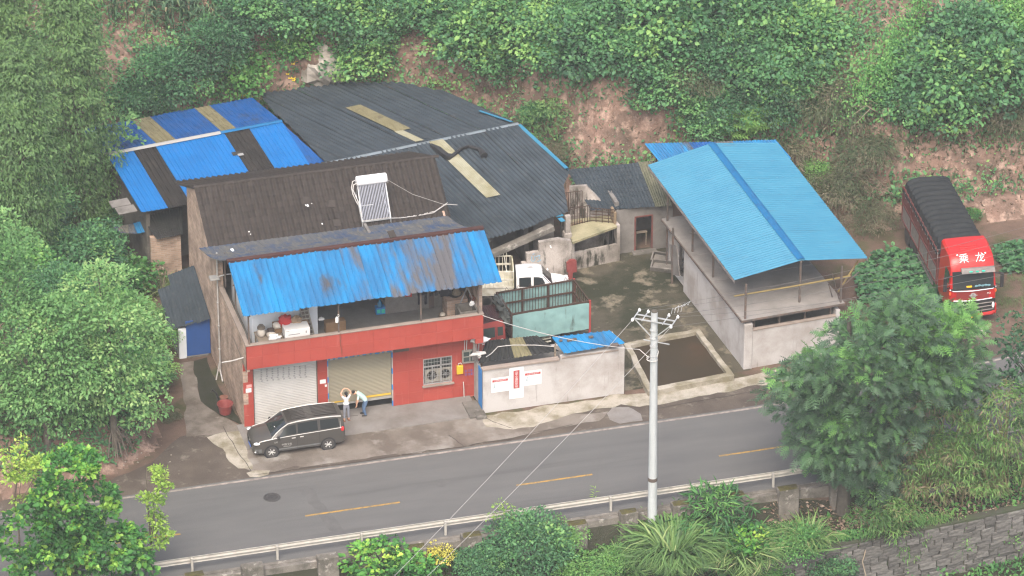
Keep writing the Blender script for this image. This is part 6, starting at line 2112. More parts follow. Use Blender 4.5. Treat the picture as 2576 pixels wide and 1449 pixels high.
# ---------------------------------------------------------------- red tub and tap by the left wall
c = at(568, 1043, 0)
t = thing('red_tub', 'large round red plastic tub beside the brick wall', 'tub', (c.x, c.y + .12, .01))
obj('tub_body', MB().lathe([(0, .02), (.26, .02), (.28, .04), (.36, .5), (.40, .52), (.40, .56), (.37, .56), (.345, .52), (.26, .07), (0, .06)], 28), 'red_plastic', t, True)
t = thing('tub_stand', 'rusty orange drum with a black hose by the red tub', 'drum', (c.x + .12, c.y + .95, .01))
obj('drum', MB().lathe([(0, 0), (.18, 0), (.2, .3), (.2, .42), (.21, .44), (.0, .46)], 16), 'orange_clay', t, True)
obj('hose', MB().tube([(-.3, -.1, .4), (-.38, -.05, .75), (-.55, .05, .9), (-.62, .0, .8)], .045, 6), 'black', t)
# ---------------------------------------------------------------- utility pole and its wires
BY = -12.75
def on_y(u, v, y):
 rr = ray(u, v)
 return Vector(CAM + rr * ((y - CAM[1]) / rr[1]))
_b = on_y(1640, 1346, BY)
BX, BZ = _b.x, _b.z
pl = thing('utility_pole', 'tall pale round concrete utility pole with steel cross arms', 'utility pole', (BX, BY, BZ))
base = Vector((BX, BY, BZ - .3))
# move the head so that it stands plumb over its base
ptop = at(1645, 786, 0)
def on_y(u, v, y):
 rr = ray(u, v)
 return Vector(CAM + rr * ((y - CAM[1]) / rr[1]))
ptop = on_y(1645.5, 784, BY)
mb = MB()
mb.tube([base, base.lerp(ptop, .5), ptop], [.235, .195, .155], 18)
obj('shaft', mb, 'pole', pl, True, world=True)
obj('dome', MB().lathe([(.155, 0), (.14, .05), (.09, .09), (0, .1)], 18, ptop), 'bark_dark', pl, True, world=True)
mb = MB()
z = on_y(1641, 1204, BY)
mb.lathe([(.222, -.09), (.228, -.09), (.226, .09), (.218, .09)], 18, (z.x, z.y, z.z))
obj('brown_band', mb, 'band', pl, True, world=True)
mb = MB()
for (v) in (830, 850, 870, 893, 905):
 z = on_y(1644, v, BY)
 mb.lathe([(.17, -.02), (.185, -.02), (.185, .02), (.17, .02)], 16, (z.x, z.y, z.z))
obj('steel_band', mb, 'galv', pl, world=True)
mb = MB()
ax = Vector((.62, -.45, 0)).normalized()
ay = Vector((-ax.y, ax.x, 0))
h = ptop + Vector((0, 0, -.42))
ins, arms = [], []
for sgn in (-1, 1):
 c0_ = h + ay * .2 * sgn
 mb.bar(c0_ - ax * .95, c0_ + ax * .95, .05, .05)
for k in (-.93, -.5, .5, .93):
 mb.bar(h + ax * k - ay * .3, h + ax * k + ay * .55, .04, .04)
mb.bar(h - ax * .9 - ay * .2, h + Vector((0, 0, -.95)) - ay * .1, .045)
mb.bar(h + ax * .9 - ay * .2, h + Vector((0, 0, -.95)) - ay * .1, .045)
mb.bar(h + Vector((0, 0, -1.15)) - ax * .5, h + Vector((0, 0, -1.15)) + ax * .75, .04)
obj('cross_arm', mb, 'galv', pl, world=True)
for k in (-.93, -.5, .5, .93):
 for sgn in ((-1, 1) if abs(k) > .8 else (1,)):
  p_ = h + ax * k + ay * (.62 if sgn > 0 else -.36)
  m_ = MB().lathe([(0, -.09), (.04, -.08), (.07, -.04), (.07, .02), (.045, .05), (.045, .07), (.02, .10), (0, .10)], 12, p_)
  obj('insulator', m_, 'white_paint', pl, True, world=True)
  ins.append(p_)
mb = MB()
r = random.Random(2)
for k in range(4):
 q = h + ax * (.55 + .12 * k) + ay * (.8 + .1 * k)
 mb.tube([q, q + Vector((.15, .3, .1)), q + Vector((.3 + .1 * k, .45, -.05 + .1 * k)), q + Vector((.5, .5, .05))], .010, 5)
 mb.blob(q + Vector((.5, .5, .05)), .03, 6, k, 0)
obj('clamp', mb, 'galv', pl, world=True)
def wire(a, b, sag, rad, mat, label):
 a, b = Vector(a), Vector(b)
 pts = [a.lerp(b, k / 24) + Vector((0, 0, -sag * 4 * (k / 24) * (1 - k / 24))) for k in range(25)]
 solo('wire', MB().tube(pts, rad, 5), mat, label, 'wire', 'overhead wires of the utility pole')
e1 = at(930, 1500, 7.6); e2 = at(1010, 1500, 7.4)
wire(ins[0], ins[0] + (e1 - ins[0]) * 1.25, .35, .011, 'cable_grey', 'grey wire from the pole arm down across the road, the upper left one')
q_ = [p for p in ins if True]
wire(h + ax * .93 - ay * .36, (h + ax * .93 - ay * .36) + (e2 - (h + ax * .93 - ay * .36)) * 1.25, .35, .011, 'cable_grey', 'grey wire from the pole arm down across the road, the lower right one')
ends = ((2560, 560), (2560, 583), (2560, 612), (2560, 640), (2560, 668))
names = ('topmost', 'second', 'middle', 'fourth', 'lowest')
src = [ins[1], ins[2], ins[3], ins[-2], ins[-1]]
for k, ((u, v), nm_) in enumerate(zip(ends, names)):
 far = at(u, v, 9.0)
 a = src[k]
 wire(a, a + (far - a) * 1.3, .5, .008, 'wire', 'thin dark wire from the pole past the canopy and red truck, %s of five' % nm_)
z = on_y(1640, 893, BY)
mb = MB()
pts = [Vector((11.62, -.95, 5.0))]
b_ = z + Vector((-.15, .1, -.15))
for k in range(1, 21):
 t_ = k / 20
 pts.append(Vector((11.62, -.95, 5.0)).lerp(b_ + Vector((-.35, .25, .32)), t_) + Vector((0, 0, -1.1 * 4 * t_ * (1 - t_) * .25)))
pts.append(b_)
mb.tube(pts, .017, 6)
solo('service_cable', mb, 'cable_white', 'white service cable sagging from the red parapet corner to the pole', 'cable')
mb = MB()
for k in range(9):
 a = k * .7
 z2 = z + Vector((math.cos(a) * .24, math.sin(a) * .24, -.25 + .03 * k))
 mb.blob(z2, .03, 5, k, 0)
mb.tube([z + Vector((math.cos(a) * .24, math.sin(a) * .24, -.22 + .02 * math.sin(a * 2))) for a in [k * .35 for k in range(19)]], .022, 6)
mb.tube([z + Vector((.2, -.12, -.1)), z + Vector((.28, -.05, .15)), z + Vector((.22, 0, .35))], .02, 6)
obj('cable_loop', mb, 'cable_white', pl, world=True)
# ---------------------------------------------------------------- vehicles
class Loft:
 """a body swept along x; each station is (x, half outline from the sill up to the roof centre)"""
 def __init__(s, st):
  s.st = st
  s.n = len(st[0][1])
 def pt(s, x, q, side):
  st = s.st
  i = 0
  while i < len(st) - 2 and (st[i + 1][0] - x) * (st[0][0] - st[-1][0]) > 0:
   i += 1
  a, b = st[i], st[i + 1]
  t = (x - a[0]) / (b[0] - a[0])
  k = min(int(q), s.n - 2)
  f = q - k
  def lp(pr):
   return (pr[k][0] * (1 - f) + pr[k + 1][0] * f, pr[k][1] * (1 - f) + pr[k + 1][1] * f)
  p0, p1 = lp(a[1]), lp(b[1])
  return Vector((x, side * (p0[0] * (1 - t) + p1[0] * t), p0[1] * (1 - t) + p1[1] * t))
 def zat(s, x, y):
  best = None
  for k in range(81):
   q = 2.5 + (s.n - 1.001 - 2.5) * k / 80
   p = s.pt(x, q, 1)
   if best is None or abs(p.y - abs(y)) < best[0]: best = (abs(p.y - abs(y)), p.z)
  return best[1]
 def mesh(s, sub=1):
  mb = MB()
  P = []
  for (x, pr) in s.st:
   P.append([(x, -y, z) for (y, z) in pr] + [(x, y, z) for (y, z) in pr[::-1][1 if pr[-1][0] == 0 else 0:]])
  mb.grid(P)
  m = len(P[0])
  mb.f.append(tuple(range(m))); mb.m.append(0)
  mb.f.append(tuple((len(P) - 1) * m + k for k in range(m - 1, -1, -1))); mb.m.append(0)
  for i in range(len(P) - 1):
   mb.f.append((i * m, (i + 1) * m, (i + 1) * m + m - 1, i * m + m - 1)); mb.m.append(0)
  return mb
 def patch(s, x0, x1, q0, q1, side, off, n=6, m=3, x0t=None, x1t=None):
  """a pane lying just outside the body between x0..x1 and outline positions q0..q1"""
  x0t = x0 if x0t is None else x0t
  x1t = x1 if x1t is None else x1t
  P = []
  for j in range(m + 1):
   v = j / m
   row = []
   for i in range(n + 1):
    u = i / n
    x = (x0 * (1 - v) + x0t * v) * (1 - u) + (x1 * (1 - v) + x1t * v) * u
    row.append(s.pt(x, q0 + (q1 - q0) * v, side))
   P.append(row)
  mb = MB()
  N = (P[0][-1] - P[0][0]).cross(P[-1][0] - P[0][0]).normalized()
  if N.y * side < 0: N = -N
  mb.grid([[p + N * off for p in row] for row in P], flip=(side < 0))
  return mb
def wheel(par, x, y, r, w, side, spokes=6, rim='rim_silver', name='wheel'):
 t = MB().lathe([(r * .62, -w / 2), (r * .93, -w / 2), (r, -w * .36), (r, w * .36), (r * .93, w / 2), (r * .62, w / 2)], 26, (x, y, r), 1)
 o = obj(name, t, 'tyre', par, True)
 mb = MB()
 ys = y + side * w * .42
 mb.lathe([(r * .64, 0), (r * .66, .012), (r * .60, .015), (r * .56, -.02)], 26, (x, ys, r), 1)
 for k in range(spokes):
  a = 2 * math.pi * k / spokes + .3
  for dq in (-.13, .13):
   mb.bar((x + r * .12 * math.cos(a + dq * 2), ys, r + r * .12 * math.sin(a + dq * 2)), (x + r * .60 * math.cos(a + dq), ys, r + r * .60 * math.sin(a + dq)), r * .10, .025)
 mb.lathe([(0, .02), (r * .16, .015), (r * .17, 0)], 14, (x, ys, r), 1)
 obj('rim', mb, rim, o)
 mb = MB().lathe([(0, -.03), (r * .6, -.03)], 20, (x, ys, r), 1)
 obj('hub_dark', mb, 'black', o)
 return o
def hp(zb, zbelt, ztop, w, wt, wb=None):
 wb = w * .965 if wb is None else wb
 return [(w * .90, zb), (w, zb + .10), (w * 1.0, zb + (zbelt - zb) * .62), (wb, zbelt), (wt, ztop - .07), (wt - .10, ztop - .012), (wt * .45, ztop + .022), (0, ztop + .03)]
# ---- the parked van
van = thing('parked_van', 'dark grey brown minivan with silver trim parked by the white roller shutter', 'van', (2.02, -2.22, 0.004), math.pi)
VL = Loft([(2.24, hp(.34, .66, .74, .60, .56)), (2.17, hp(.26, .78, .86, .72, .66)), (2.02, hp(.23, .88, .95, .80, .70)), (1.75, hp(.22, .94, 1.01, .835, .72)), (1.36, hp(.22, .985, 1.07, .845, .73)), (1.0, hp(.22, 1.0, 1.36, .845, .68, .83)), (.58, hp(.22, 1.015, 1.66, .845, .655, .825)), (.2, hp(.22, 1.03, 1.735, .845, .66, .825)), (-.6, hp(.22, 1.05, 1.775, .845, .665, .825)), (-1.5, hp(.22, 1.075, 1.765, .845, .665, .82)), (-2.0, hp(.24, 1.09, 1.735, .835, .655, .81)), (-2.17, hp(.27, 1.08, 1.66, .81, .63, .79)), (-2.25, hp(.32, 1.02, 1.16, .78, .66, .77))])
obj('body', VL.mesh(), 'van', van, True)
for sd in (-1, 1):
 for (a, b, at_, bt, q1) in ((1.02, .14, .70, .14, 3.84), (.05, -.92, .05, -.92, 3.86), (-1.05, -1.98, -1.05, -1.93, 3.84)):
  obj('side_window', VL.patch(a, b, 3.12, q1, sd, .006, 6, 3, at_, bt), 'glass', van, True)
 mb = MB()                                          # dusty lower panels
 mb2 = VL.patch(1.05, -1.02, .55, 1.3, sd, .004, 8, 2)
 obj('lower_panel', mb2, 'van_dust', van, True)
 obj('front_bumper_side', VL.patch(2.16, 1.85, .3, 1.6, sd, .004, 4, 2), 'van_dust', van, True)
 mb = MB()
 pts = [VL.pt(x, 3.02, sd) + Vector((0, sd * .006, 0)) for x in (1.95, 1.6, 1.2, .9, .4, 0, -.5, -1.2, -1.8, -2.08)]
 mb.tube(pts, [.02, .028, .022] + [.016] * 7, 6)
 pts = [VL.pt(x, q, sd) + Vector((0, sd * .006, .004)) for x, q in ((1.34, 3.3), (1.1, 3.95), (.8, 4.05), (.5, 4.1), (0, 4.1), (-.8, 4.1), (-1.6, 4.1), (-2.08, 4.1))]
 mb.tube(pts, [.02] + [.026] * 3 + [.034] * 4, 6)
 pts = [VL.pt(-2.08, 4.1 - .11 * k, sd) + Vector((.05, sd * .004, 0)) for k in range(11)]
 mb.tube(pts, .012, 5)
 obj('silver_trim', mb, 'van_silver', van, True)
 mb = MB()
 for x in (.095, -.99):
  mb.tube([VL.pt(x, q, sd) + Vector((0, sd * .001, 0)) for q in (.4, 1, 1.6, 2.2, 2.9, 3.2, 3.9)], .007, 4)
 mb.tube([VL.pt(x, 2.3, sd) for x in (.95, .5, .1, -.4, -.95)], .005, 4)
 obj('door_seam', mb, 'black', van)
 mb = MB()
 for x in (.28, -.12):
  p = VL.pt(x, 2.62, sd)
  mb.obox(p + Vector((0, sd * .012, 0)), (.09, 0, 0), (0, .014, 0), (0, 0, .018))
 obj('door_handle', mb, 'van_silver', van)
 m = VL.pt(1.02, 3.1, sd)
 mb = MB()
 mb.blob(m + Vector((.02, sd * .14, .06)), (.07, .11, .075), 10, 1, 0)
 mb.bar(m, m + Vector((0, sd * .1, .03)), .04)
 obj('mirror', mb, 'black', van, True)
 for wx in (1.37, -1.40):
  mb = MB()
  mb.lathe([(.0, 0), (.365, 0), (.375, .012)], 24, (wx, sd * .846 - (.012 if sd < 0 else 0), .31), 1)  # black disc on the body side paints the shade of an uncut wheel well
  for k in range(len(mb.v)):
   pass
  obj('wheel_well_shade', mb, 'black', van)
  wheel(van, wx, sd * .775, .305, .19, sd)
 mb = MB()
 c = VL.pt(2.03, 2.75, sd)
 mb.blob(c + Vector((.02, sd * -.02, -.01)), (.17, .09, .07), 12, 2, .1)
 obj('headlight', mb, 'lamp', van, True)
 c = VL.pt(-2.12, 2.8, sd)
 obj('tail_light', MB().blob(c + Vector((-.01, sd * .0, .0)), (.09, .06, .13), 10, 3, .1), 'lamp_red', van, True)
 obj('fog_light', MB().blob(VL.pt(2.14, .9, sd), (.04, .04, .04), 8, 3, 0), 'lamp', van, True)
mb = MB()
P = []
for j in range(7):
 x = 1.33 - (1.33 - .60) * j / 6
 P.append([Vector((x, y * VL.pt(x, 4.0, 1).y, VL.zat(x, y * VL.pt(x, 4.0, 1).y) + .012)) for y in (-.97, -.8, -.6, -.3, 0, .3, .6, .8, .97)])
mb.grid(P, flip=True)
obj('windscreen', mb, 'glass', van, True)
p = VL.pt(1.2, 5.0, 1)
obj('dash_card', MB().obox((1.06, .30, p.z + .155), (.05, 0, .03), (0, .05, 0), (.002, 0, .004)), 'paper', van)
obj('wiper', MB().bar((1.33, -.5, 1.10), (1.28, .1, 1.13), .025).bar((1.33, .1, 1.10), (1.28, .6, 1.13), .025), 'black', van)
mb = MB()
for k in range(8):
 y = -.46 + k * .131
 mb.tube([(x, y, VL.pt(x, 6.9 - abs(y) * 1.6, 1).z + .004) for x in (.25, -.3, -.9, -1.5, -1.95)], [.006, .018, .018, .018, .006], 6)
obj('roof_rib', mb, 'van_silver' if False else 'van', van, True)
rp = MB()
P = [[Vector((x, sgn * VL.pt(x, 5.0, 1).y * .98, VL.zat(x, sgn * VL.pt(x, 5.0, 1).y * .98) + .004)) for sgn in (-1, -.5, 0, .5, 1)] for x in (.5, .2, -.3, -.9, -1.5, -1.95)]
obj('roof_skin', rp.grid(P, flip=True), 'van_roof', van, True)
mb = MB()
mb.box((2.19, -.45, .50), (2.262, .45, .56)); mb.box((2.18, -.5, .60), (2.255, .5, .63)); mb.box((2.19, -.48, .66), (2.25, .48, .685))
obj('grille', mb, 'black', van)
obj('badge', MB().blob((2.25, 0, .655), (.02, .06, .05), 8, 1, 0), 'chrome', van, True)
obj('number_plate', MB().box((2.245, -.22, .36), (2.262, .22, .48)), 'plate_blue', van)
mb = text_mb('中国卫生', .13, (.62, .862, .62), (-1, 0, 0), (0, 0, 1), .0)
obj('door_lettering', mb, 'van_silver', van)
mb = MB()
for k in range(12):
 mb.box((.42 + k * .032, .855, .50), (.44 + k * .032, .859, .52))
obj('small_lettering', mb, 'van_silver', van)
mb = text_mb('公务', .09, (1.15, .862, .80), (-1, 0, 0), (0, 0, 1), .0)
obj('wing_lettering', mb, 'van_silver', van)
# ---- the big red truck with black tarpaulin, far right
tk = thing('cargo_truck', 'big red cargo truck with a ribbed black tarpaulin parked on the dirt lot', 'truck', (37.38, .35, 0), math.atan2(-7.88, -.75))
def ch(zb, ztop, w, wt):
 return [(w * .97, zb), (w, zb + .12), (w, zb + .7), (w, 1.55), (w * .995, 2.05), (wt + .03, 2.9), (wt, ztop - .16), (wt - .13, ztop - .02), (wt * .5, ztop), (0, ztop + .02)]
def ch2(zb, ztop, w, wt):
 z = ztop
 return [(w * .97, zb), (w, zb + .12), (w, zb + .7), (w, min(1.55, z - .6)), (w * .995, min(2.05, z - .45)), (wt + .03, min(2.9, z - .25)), (wt, z - .12), (wt - .10, z - .02), (wt * .5, z), (0, z + .01)]
CB = Loft([(.03, ch2(.38, 2.02, 1.13, 1.12)), (-.03, ch2(.36, 2.2, 1.19, 1.15)), (-.14, ch2(.5, 2.72, 1.22, 1.12)), (-.20, ch2(.6, 2.95, 1.22, 1.10)), (-.36, ch2(.6, 3.25, 1.22, 1.12)), (-.62, ch2(.6, 3.55, 1.22, 1.12)), (-.95, ch2(.62, 3.64, 1.22, 1.12)), (-1.6, ch2(.7, 3.72, 1.22, 1.14)), (-2.15, ch2(.75, 3.74, 1.20, 1.13))])
obj('cab', CB.mesh(), 'cab_red', tk, True)
mb = MB()
P = [[(float(np.interp(2.04 + .86 * j / 4, [2.02, 2.2, 2.72, 2.95], [.03, -.03, -.14, -.2])) + .045 - .02 * abs(y) ** 3, y * 1.06, 2.04 + .86 * j / 4) for y in (-1, -.75, -.4, 0, .4, .75, 1)] for j in range(5)]
mb.grid(P)
ws = obj('windscreen', mb, 'glass', tk, True)
mb = MB()
mb.box((.0, -.35, 2.08), (.085, -.08, 2.15))
obj('dash_sticker', mb, 'plate_yellow', tk)
mb = MB()
for k in range(5):
 mb.blob((.07, .15 + k * .16, 2.12 + .02 * (k % 2)), (.02, .09, .06), 8, k, .3)
obj('dash_clutter', mb, 'print_green', tk, True)
mb = MB()
mb.extr([(.10, 2.88), (.02, 2.86), (-.16, 2.92), (-.22, 3.06), (-.10, 3.06)], 1, -.62, 1.08)
for v in mb.v: v.x += .02
obj('sun_visor', mb, 'truck_grey', tk)
mb = MB()
for y in (-.32, 0, .32):
 mb.blob((.10, y + .15, 2.97), (.03, .10, .055), 10, 2, .4)
obj('visor_sticker', mb, 'sticker_teal', tk, True)
mb = MB()
mb.box((-.05, -1.14, 1.92), (.05, 1.14, 2.03))
obj('cowl', mb, 'black', tk)
mb = MB()
mb.tube([(-.02, -1.2, 1.98), (.05, -1.0, 1.90), (.075, 0, 1.86), (.05, 1.0, 1.90), (-.02, 1.2, 1.98)], .028, 6)
mb.tube([(.05, -1.0, 1.36), (.085, -.3, 1.32), (.085, .3, 1.32), (.05, 1.0, 1.36)], .03, 6)
obj('chrome_strip', mb, 'chrome', tk, True)
mb = MB()
P = [[(.055 - .06 * abs(y) ** 3, y * 1.15, z) for y in (-1, -.7, -.3, 0, .3, .7, 1)] for z in (1.38, 1.6, 1.85)]
obj('maroon_panel', mb.grid(P), 'cab_maroon', tk, True)
mb = MB()
mb.lathe([(.10, 0), (.15, .02), (.15, .035), (.0, .035)], 20, (.06, 0, 1.6), 0)
mb.obox((.10, 0, 1.61), (.004, 0, 0), (0, .22, 0), (0, 0, .025))
bd = obj('round_badge', mb, 'chrome', tk, True)
mb = MB()
mb.obox((.1, 0, 1.56), (.006, 0, 0), (0, .10, 0), (0, 0, .03)); mb.add([(.106, -.08, 1.62), (.106, .08, 1.62), (.106, 0, 1.71)], [(0, 1, 2)])
obj('badge_mark', mb, 'truck_grey', tk)
mb = MB()
mb.box((-.1, -1.17, .48), (.04, 1.17, 1.33), 0)
for z in (.72, .92, 1.12):
 mb.tube([(.02, -1.1, z), (.075, -.4, z - .02), (.075, .4, z - .02), (.02, 1.1, z)], .03, 6, 1)
obj('grille', mb, ['black', 'truck_grey'], tk)
mb = MB()
mb.tube([(-.12, -1.22, .62), (.04, -1.0, .5), (.09, 0, .44), (.04, 1.0, .5), (-.12, 1.22, .62)], [.13, .10, .07, .10, .13], 8)
for sd in (-1, 1):
 mb.bbox((-.2, sd * 1.22 - .08, .45), (.03, sd * 1.22 + .04, 1.0), .03)
obj('bumper', mb, 'cab_red', tk, True)
obj('number_plate', MB().box((.165, -.24, .40), (.185, .24, .58)), 'plate_yellow', tk)
for sd in (-1, 1):
 obj('headlight', MB().blob((.0, sd * 1.08, .95), (.06, .10, .24), 10, 2, .1), 'lamp', tk, True)
 obj('turn_lamp', MB().blob((.0, sd * 1.17, 1.75), (.06, .06, .1), 8, 2, 0), 'lamp_amber', tk, True)
 mb = MB()
 mb.bbox((-.02, sd * 1.46 - .09, 1.95), (.10, sd * 1.46 + .09, 2.75), .03)
 mb.bar((-.1, sd * 1.1, 2.7), (.05, sd * 1.46, 2.72), .04); mb.bar((-.1, sd * 1.12, 2.1), (.05, sd * 1.46, 2.05), .04)
 obj('mirror', mb, 'black', tk)
 obj('side_window', CB.patch(-.25, -1.05, 4.15, 4.9, sd, .012), 'glass', tk, True)
 obj('marker_lamp', MB().blob((-.63, sd * .72, 3.58), (.05, .05, .04), 8, 1, 0), 'lamp', tk, True)
 wheel(tk, -1.35, sd * 1.05, .5, .3, sd, 5, 'truck_grey')
mb = MB()
for k, y in enumerate((-.35, 0, .35)):
 mb.tube([(-1.0 - .18 * k, -.45, 3.66 + .02 * k), (-1.0 - .18 * k, .45, 3.66 + .02 * k)], .025, 6)
obj('roof_moulding', mb, 'cab_red', tk, True)
slope_dir = (Vector((-.62, 0, 3.55)) - Vector((-.36, 0, 3.25))).normalized()
for chx, y in (('乘', -.42), ('龙', .42)):
 q = text_mb(chx, .52, (-.49 + .03, y, 3.41), (0, 1, 0), slope_dir, .03)
 obj('lettering', q, 'paper', tk)
q = text_mb('M3', .16, (.07, .82, 1.66), (0, 1, 0), (0, 0, 1), .0)
obj('lettering', q, 'paper', tk)
# cargo bed
BX0, BX1 = -2.35, -9.35
mb = MB()
mb.box((BX1, -1.05, .75), (BX0 + .6, 1.05, .95)); mb.box((BX1, -1.2, .98), (BX0, 1.2, 1.1))
obj('chassis', mb, 'truck_grey', tk)
nb = 4
for sd in (-1, 1):
 for k in range(nb):
  x0, x1 = BX0 + (BX1 - BX0) * k / nb, BX0 + (BX1 - BX0) * (k + 1) / nb
  obj('upper_side_panel', MB().box((x1 + .03, sd * 1.22 - .02, 2.06), (x0 - .03, sd * 1.22 + .02, 2.92)), 'truck_red_side', tk)
  obj('lower_side_panel', MB().box((x1 + .03, sd * 1.22 - .02, 1.14), (x0 - .03, sd * 1.22 + .02, 1.98)), 'truck_grey', tk)
 mb = MB()
 for z in (1.08, 2.02, 2.95):
  mb.bar((BX0, sd * 1.235, z), (BX1, sd * 1.235, z), .08, .09)
 for k in range(nb + 1):
  x = BX0 + (BX1 - BX0) * k / nb
  mb.bar((x, sd * 1.24, 1.05), (x, sd * 1.24, 2.98), .08)
 obj('side_rail', mb, 'rust' if sd > 0 else 'truck_red_side', tk)
 mb = MB()
 for z in (.5, .75):
  mb.bar((-3.3, sd * 1.15, z), (-6.4, sd * 1.15, z), .05, .1)
 obj('side_guard', mb, 'truck_grey', tk)
 for x in (-3.1 if False else -7.3, -8.5):
  wheel(tk, x, sd * .98, .5, .42, sd, 5, 'truck_grey')
obj('end_panel', MB().box((BX1 - .03, -1.2, 1.1), (BX1 + .02, 1.2, 2.95)).box((BX0 - .02, -1.2, 1.1), (BX0 + .03, 1.2, 2.95)), 'truck_red_side', tk)
mb = MB()
nr = 14
P = []
N_ = nr * 8
for i in range(N_ + 1):
 t_ = i / N_
 x = BX0 + .12 + (BX1 - .1 - BX0 - .12) * t_
 bul = abs(math.sin(math.pi * t_ * nr)) ** .55
 e_ = min(1.0, min(t_, 1 - t_) * 30)
 row = []
 for j in range(15):
  y = -1.30 + 2.60 * j / 14
  ed = max(0.0, 1 - (abs(y) / 1.30) ** 5)
  z = 2.78 + (.50 + .24 * bul) * ed ** .5 * (.35 + .65 * e_) + .05 * noise.noise(Vector((x * 1.4, y * 1.2, 2)))
  row.append((x, y * (1 + .012 * bul), z))
 P.append(row)
mb.grid(P)
obj('tarpaulin', mb, 'tarp_black', tk, True)
mb = MB()
for k in range(nr):
 x = BX0 + .1 + (BX1 - BX0) * (k + .0) / nr
 for sd in (-1, 1):
  mb.tube([(x, sd * 1.27, 2.95), (x + .02, sd * 1.27, 2.6)], .012, 5)
obj('tie_cord', mb, 'cable_grey', tk)
mb = MB()
mb.tube([(BX0 + .1, -1.2, 2.95), (BX0 + .28, -.6, 3.45), (BX0 + .22, .1, 3.62), (BX0 + .2, .8, 3.4), (BX0 + .15, 1.2, 3.0)], [.09, .13, .09, .12, .09], 8)
for v in mb.v: v += Vector((noise.noise(v * 3), 0, noise.noise(v * 3 + Vector((0, 4, 0))))) * .1
obj('tarpaulin_roll', mb, 'tarp_black', tk, True)
c = at(2452, 833, 0)
mb = MB()
mb.prism([(c.x - .5, c.y - .4), (c.x + .3, c.y - .65), (c.x + .75, c.y + .1), (c.x + .35, c.y + .45), (c.x - .4, c.y + .35)], -.02, .1)
solo('flat_stone', mb, 'rock_pale', 'flat pale stone slab lying just in front of the big red truck', 'stone')
# ---- the old red truck with teal tarpaulin sides in the yard
ot = thing('stake_truck', 'old red stake bed truck with teal tarpaulin sides parked in the yard', 'truck', (14.12, 4.05, 0), R(183.5))
OL, OW = 4.05, 1.14
mb = MB()
mb.box((-OL, -OW, 1.02), (0, OW, 1.12)); mb.box((-OL + .1, -.45, .62), (1.6, .45, .82)); mb.box((-OL, -OW - .01, .98), (0, -OW + .04, 1.22)); mb.box((-OL, OW - .04, .98), (0, OW + .01, 1.22))
obj('bed_floor', mb, 'cab_old_roof', ot)
HT = 2.58
mb = MB()
for sd in (-1, 1):
 for z in (1.2, 1.9, HT):
  mb.bar((-OL, sd * OW, z), (0, sd * OW, z), .06, .08)
 for k in range(4):
  x = -OL * k / 3
  mb.bar((x, sd * OW, 1.1), (x, sd * OW, HT + (.05 if k in (0, 3) else 0)), .09 if k in (0, 3) else .07)
for x in (0, -OL):
 for z in (1.2, 1.9, HT):
  mb.bar((x, -OW, z), (x, OW, z), .06, .08)
 for k in range(9):
  y = -OW + 2 * OW * k / 8
  mb.bar((x, y, 1.1), (x, y, HT), .03)
obj('stake_frame', mb, 'rust', ot)
for sd in (-1, 1):
 mb = MB()
 for k in range(27):
  x = -OL * (k + .5) / 27
  mb.bar((x, sd * (OW - .02), 1.12), (x, sd * (OW - .02), HT), .022)
 obj('stake_bars', mb, 'rust', ot, kind='stuff')
mb = MB()
for sd, k0 in ((-1, 0),):
 for k in range(6):
  x = -.4 - k * .62
  mb.tube([(x, sd * OW, HT), (x - .1, sd * OW, HT + .22), (x - .26, sd * OW, HT)], .013, 5)
obj('hoop', mb, 'rust', ot)
for sd in (-1, 1):
 P = []
 for i in range(41):
  t_ = i / 40
  x = -.02 - (OL - .06) * t_
  row = []
  for j in range(13):
   z = HT - .06 - (HT - 1.12) * j / 12
   sag = .05 * math.sin(math.pi * t_) * (1 - j / 12) - .08 * (sd > 0) * math.sin(math.pi * t_) ** .5 * (j == 0)
   f_ = .030 * math.sin(x * 5.1 + j * .35 + 1.5 * noise.noise(Vector((x, z, 3)))) * (.3 + j / 14) + .03 * noise.noise(Vector((x * 1.8, z * 2.2, sd)))
   row.append((x, sd * (OW + .045 + abs(f_) + .02), z - sag))
  P.append(row)
 obj('tarpaulin_side', MB().grid(P, flip=(sd > 0)), 'teal', ot, True)
mb = MB()
mb.blob((.1, -.35, 2.35), (.28, .75, .32), 16, 4, .7, 0, k=3.0)
mb.blob((.16, .55, 2.12), (.24, .5, .34), 16, 9, .7, 0, k=3.0)
obj('folded_tarp', mb, M('dark_grey_green_tarp', (0.075, 0.085, 0.08), .7, (.045, .05, .048), 5), ot, True)
def oc(zt, w, wt):
 return [(w * .97, .52), (w, .62), (w, 1.05), (w * .99, min(1.32, zt - .12)), (wt + .03, min(1.95, zt - .06)), (wt - .04, zt - .02), (wt * .5, zt + .015), (0, zt + .02)]
OC = Loft([(1.98, oc(1.32, .94, .92)), (1.93, oc(1.45, .98, .90)), (1.72, oc(1.98, 1.0, .88)), (1.55, oc(2.12, 1.0, .88)), (.9, oc(2.18, 1.0, .88)), (.28, oc(2.16, 1.0, .88))])
obj('cab', OC.mesh(), 'cab_old', ot, True)
mb = MB()
for k in range(11):
 x = .42 + k * .105
 mb.bar((x, -.74, 2.195), (x, .74, 2.195), .045, .03)
mb.box((1.1, -.22, 2.20), (1.45, .22, 2.225))
P = [[(x, y * .84, OC.zat(x, y * .84) + .006) for y in (-1, -.5, 0, .5, 1)] for x in (1.52, .9, .3)]
mb.grid(P, flip=True)
obj('cab_roof', mb, 'cab_old_roof', ot)
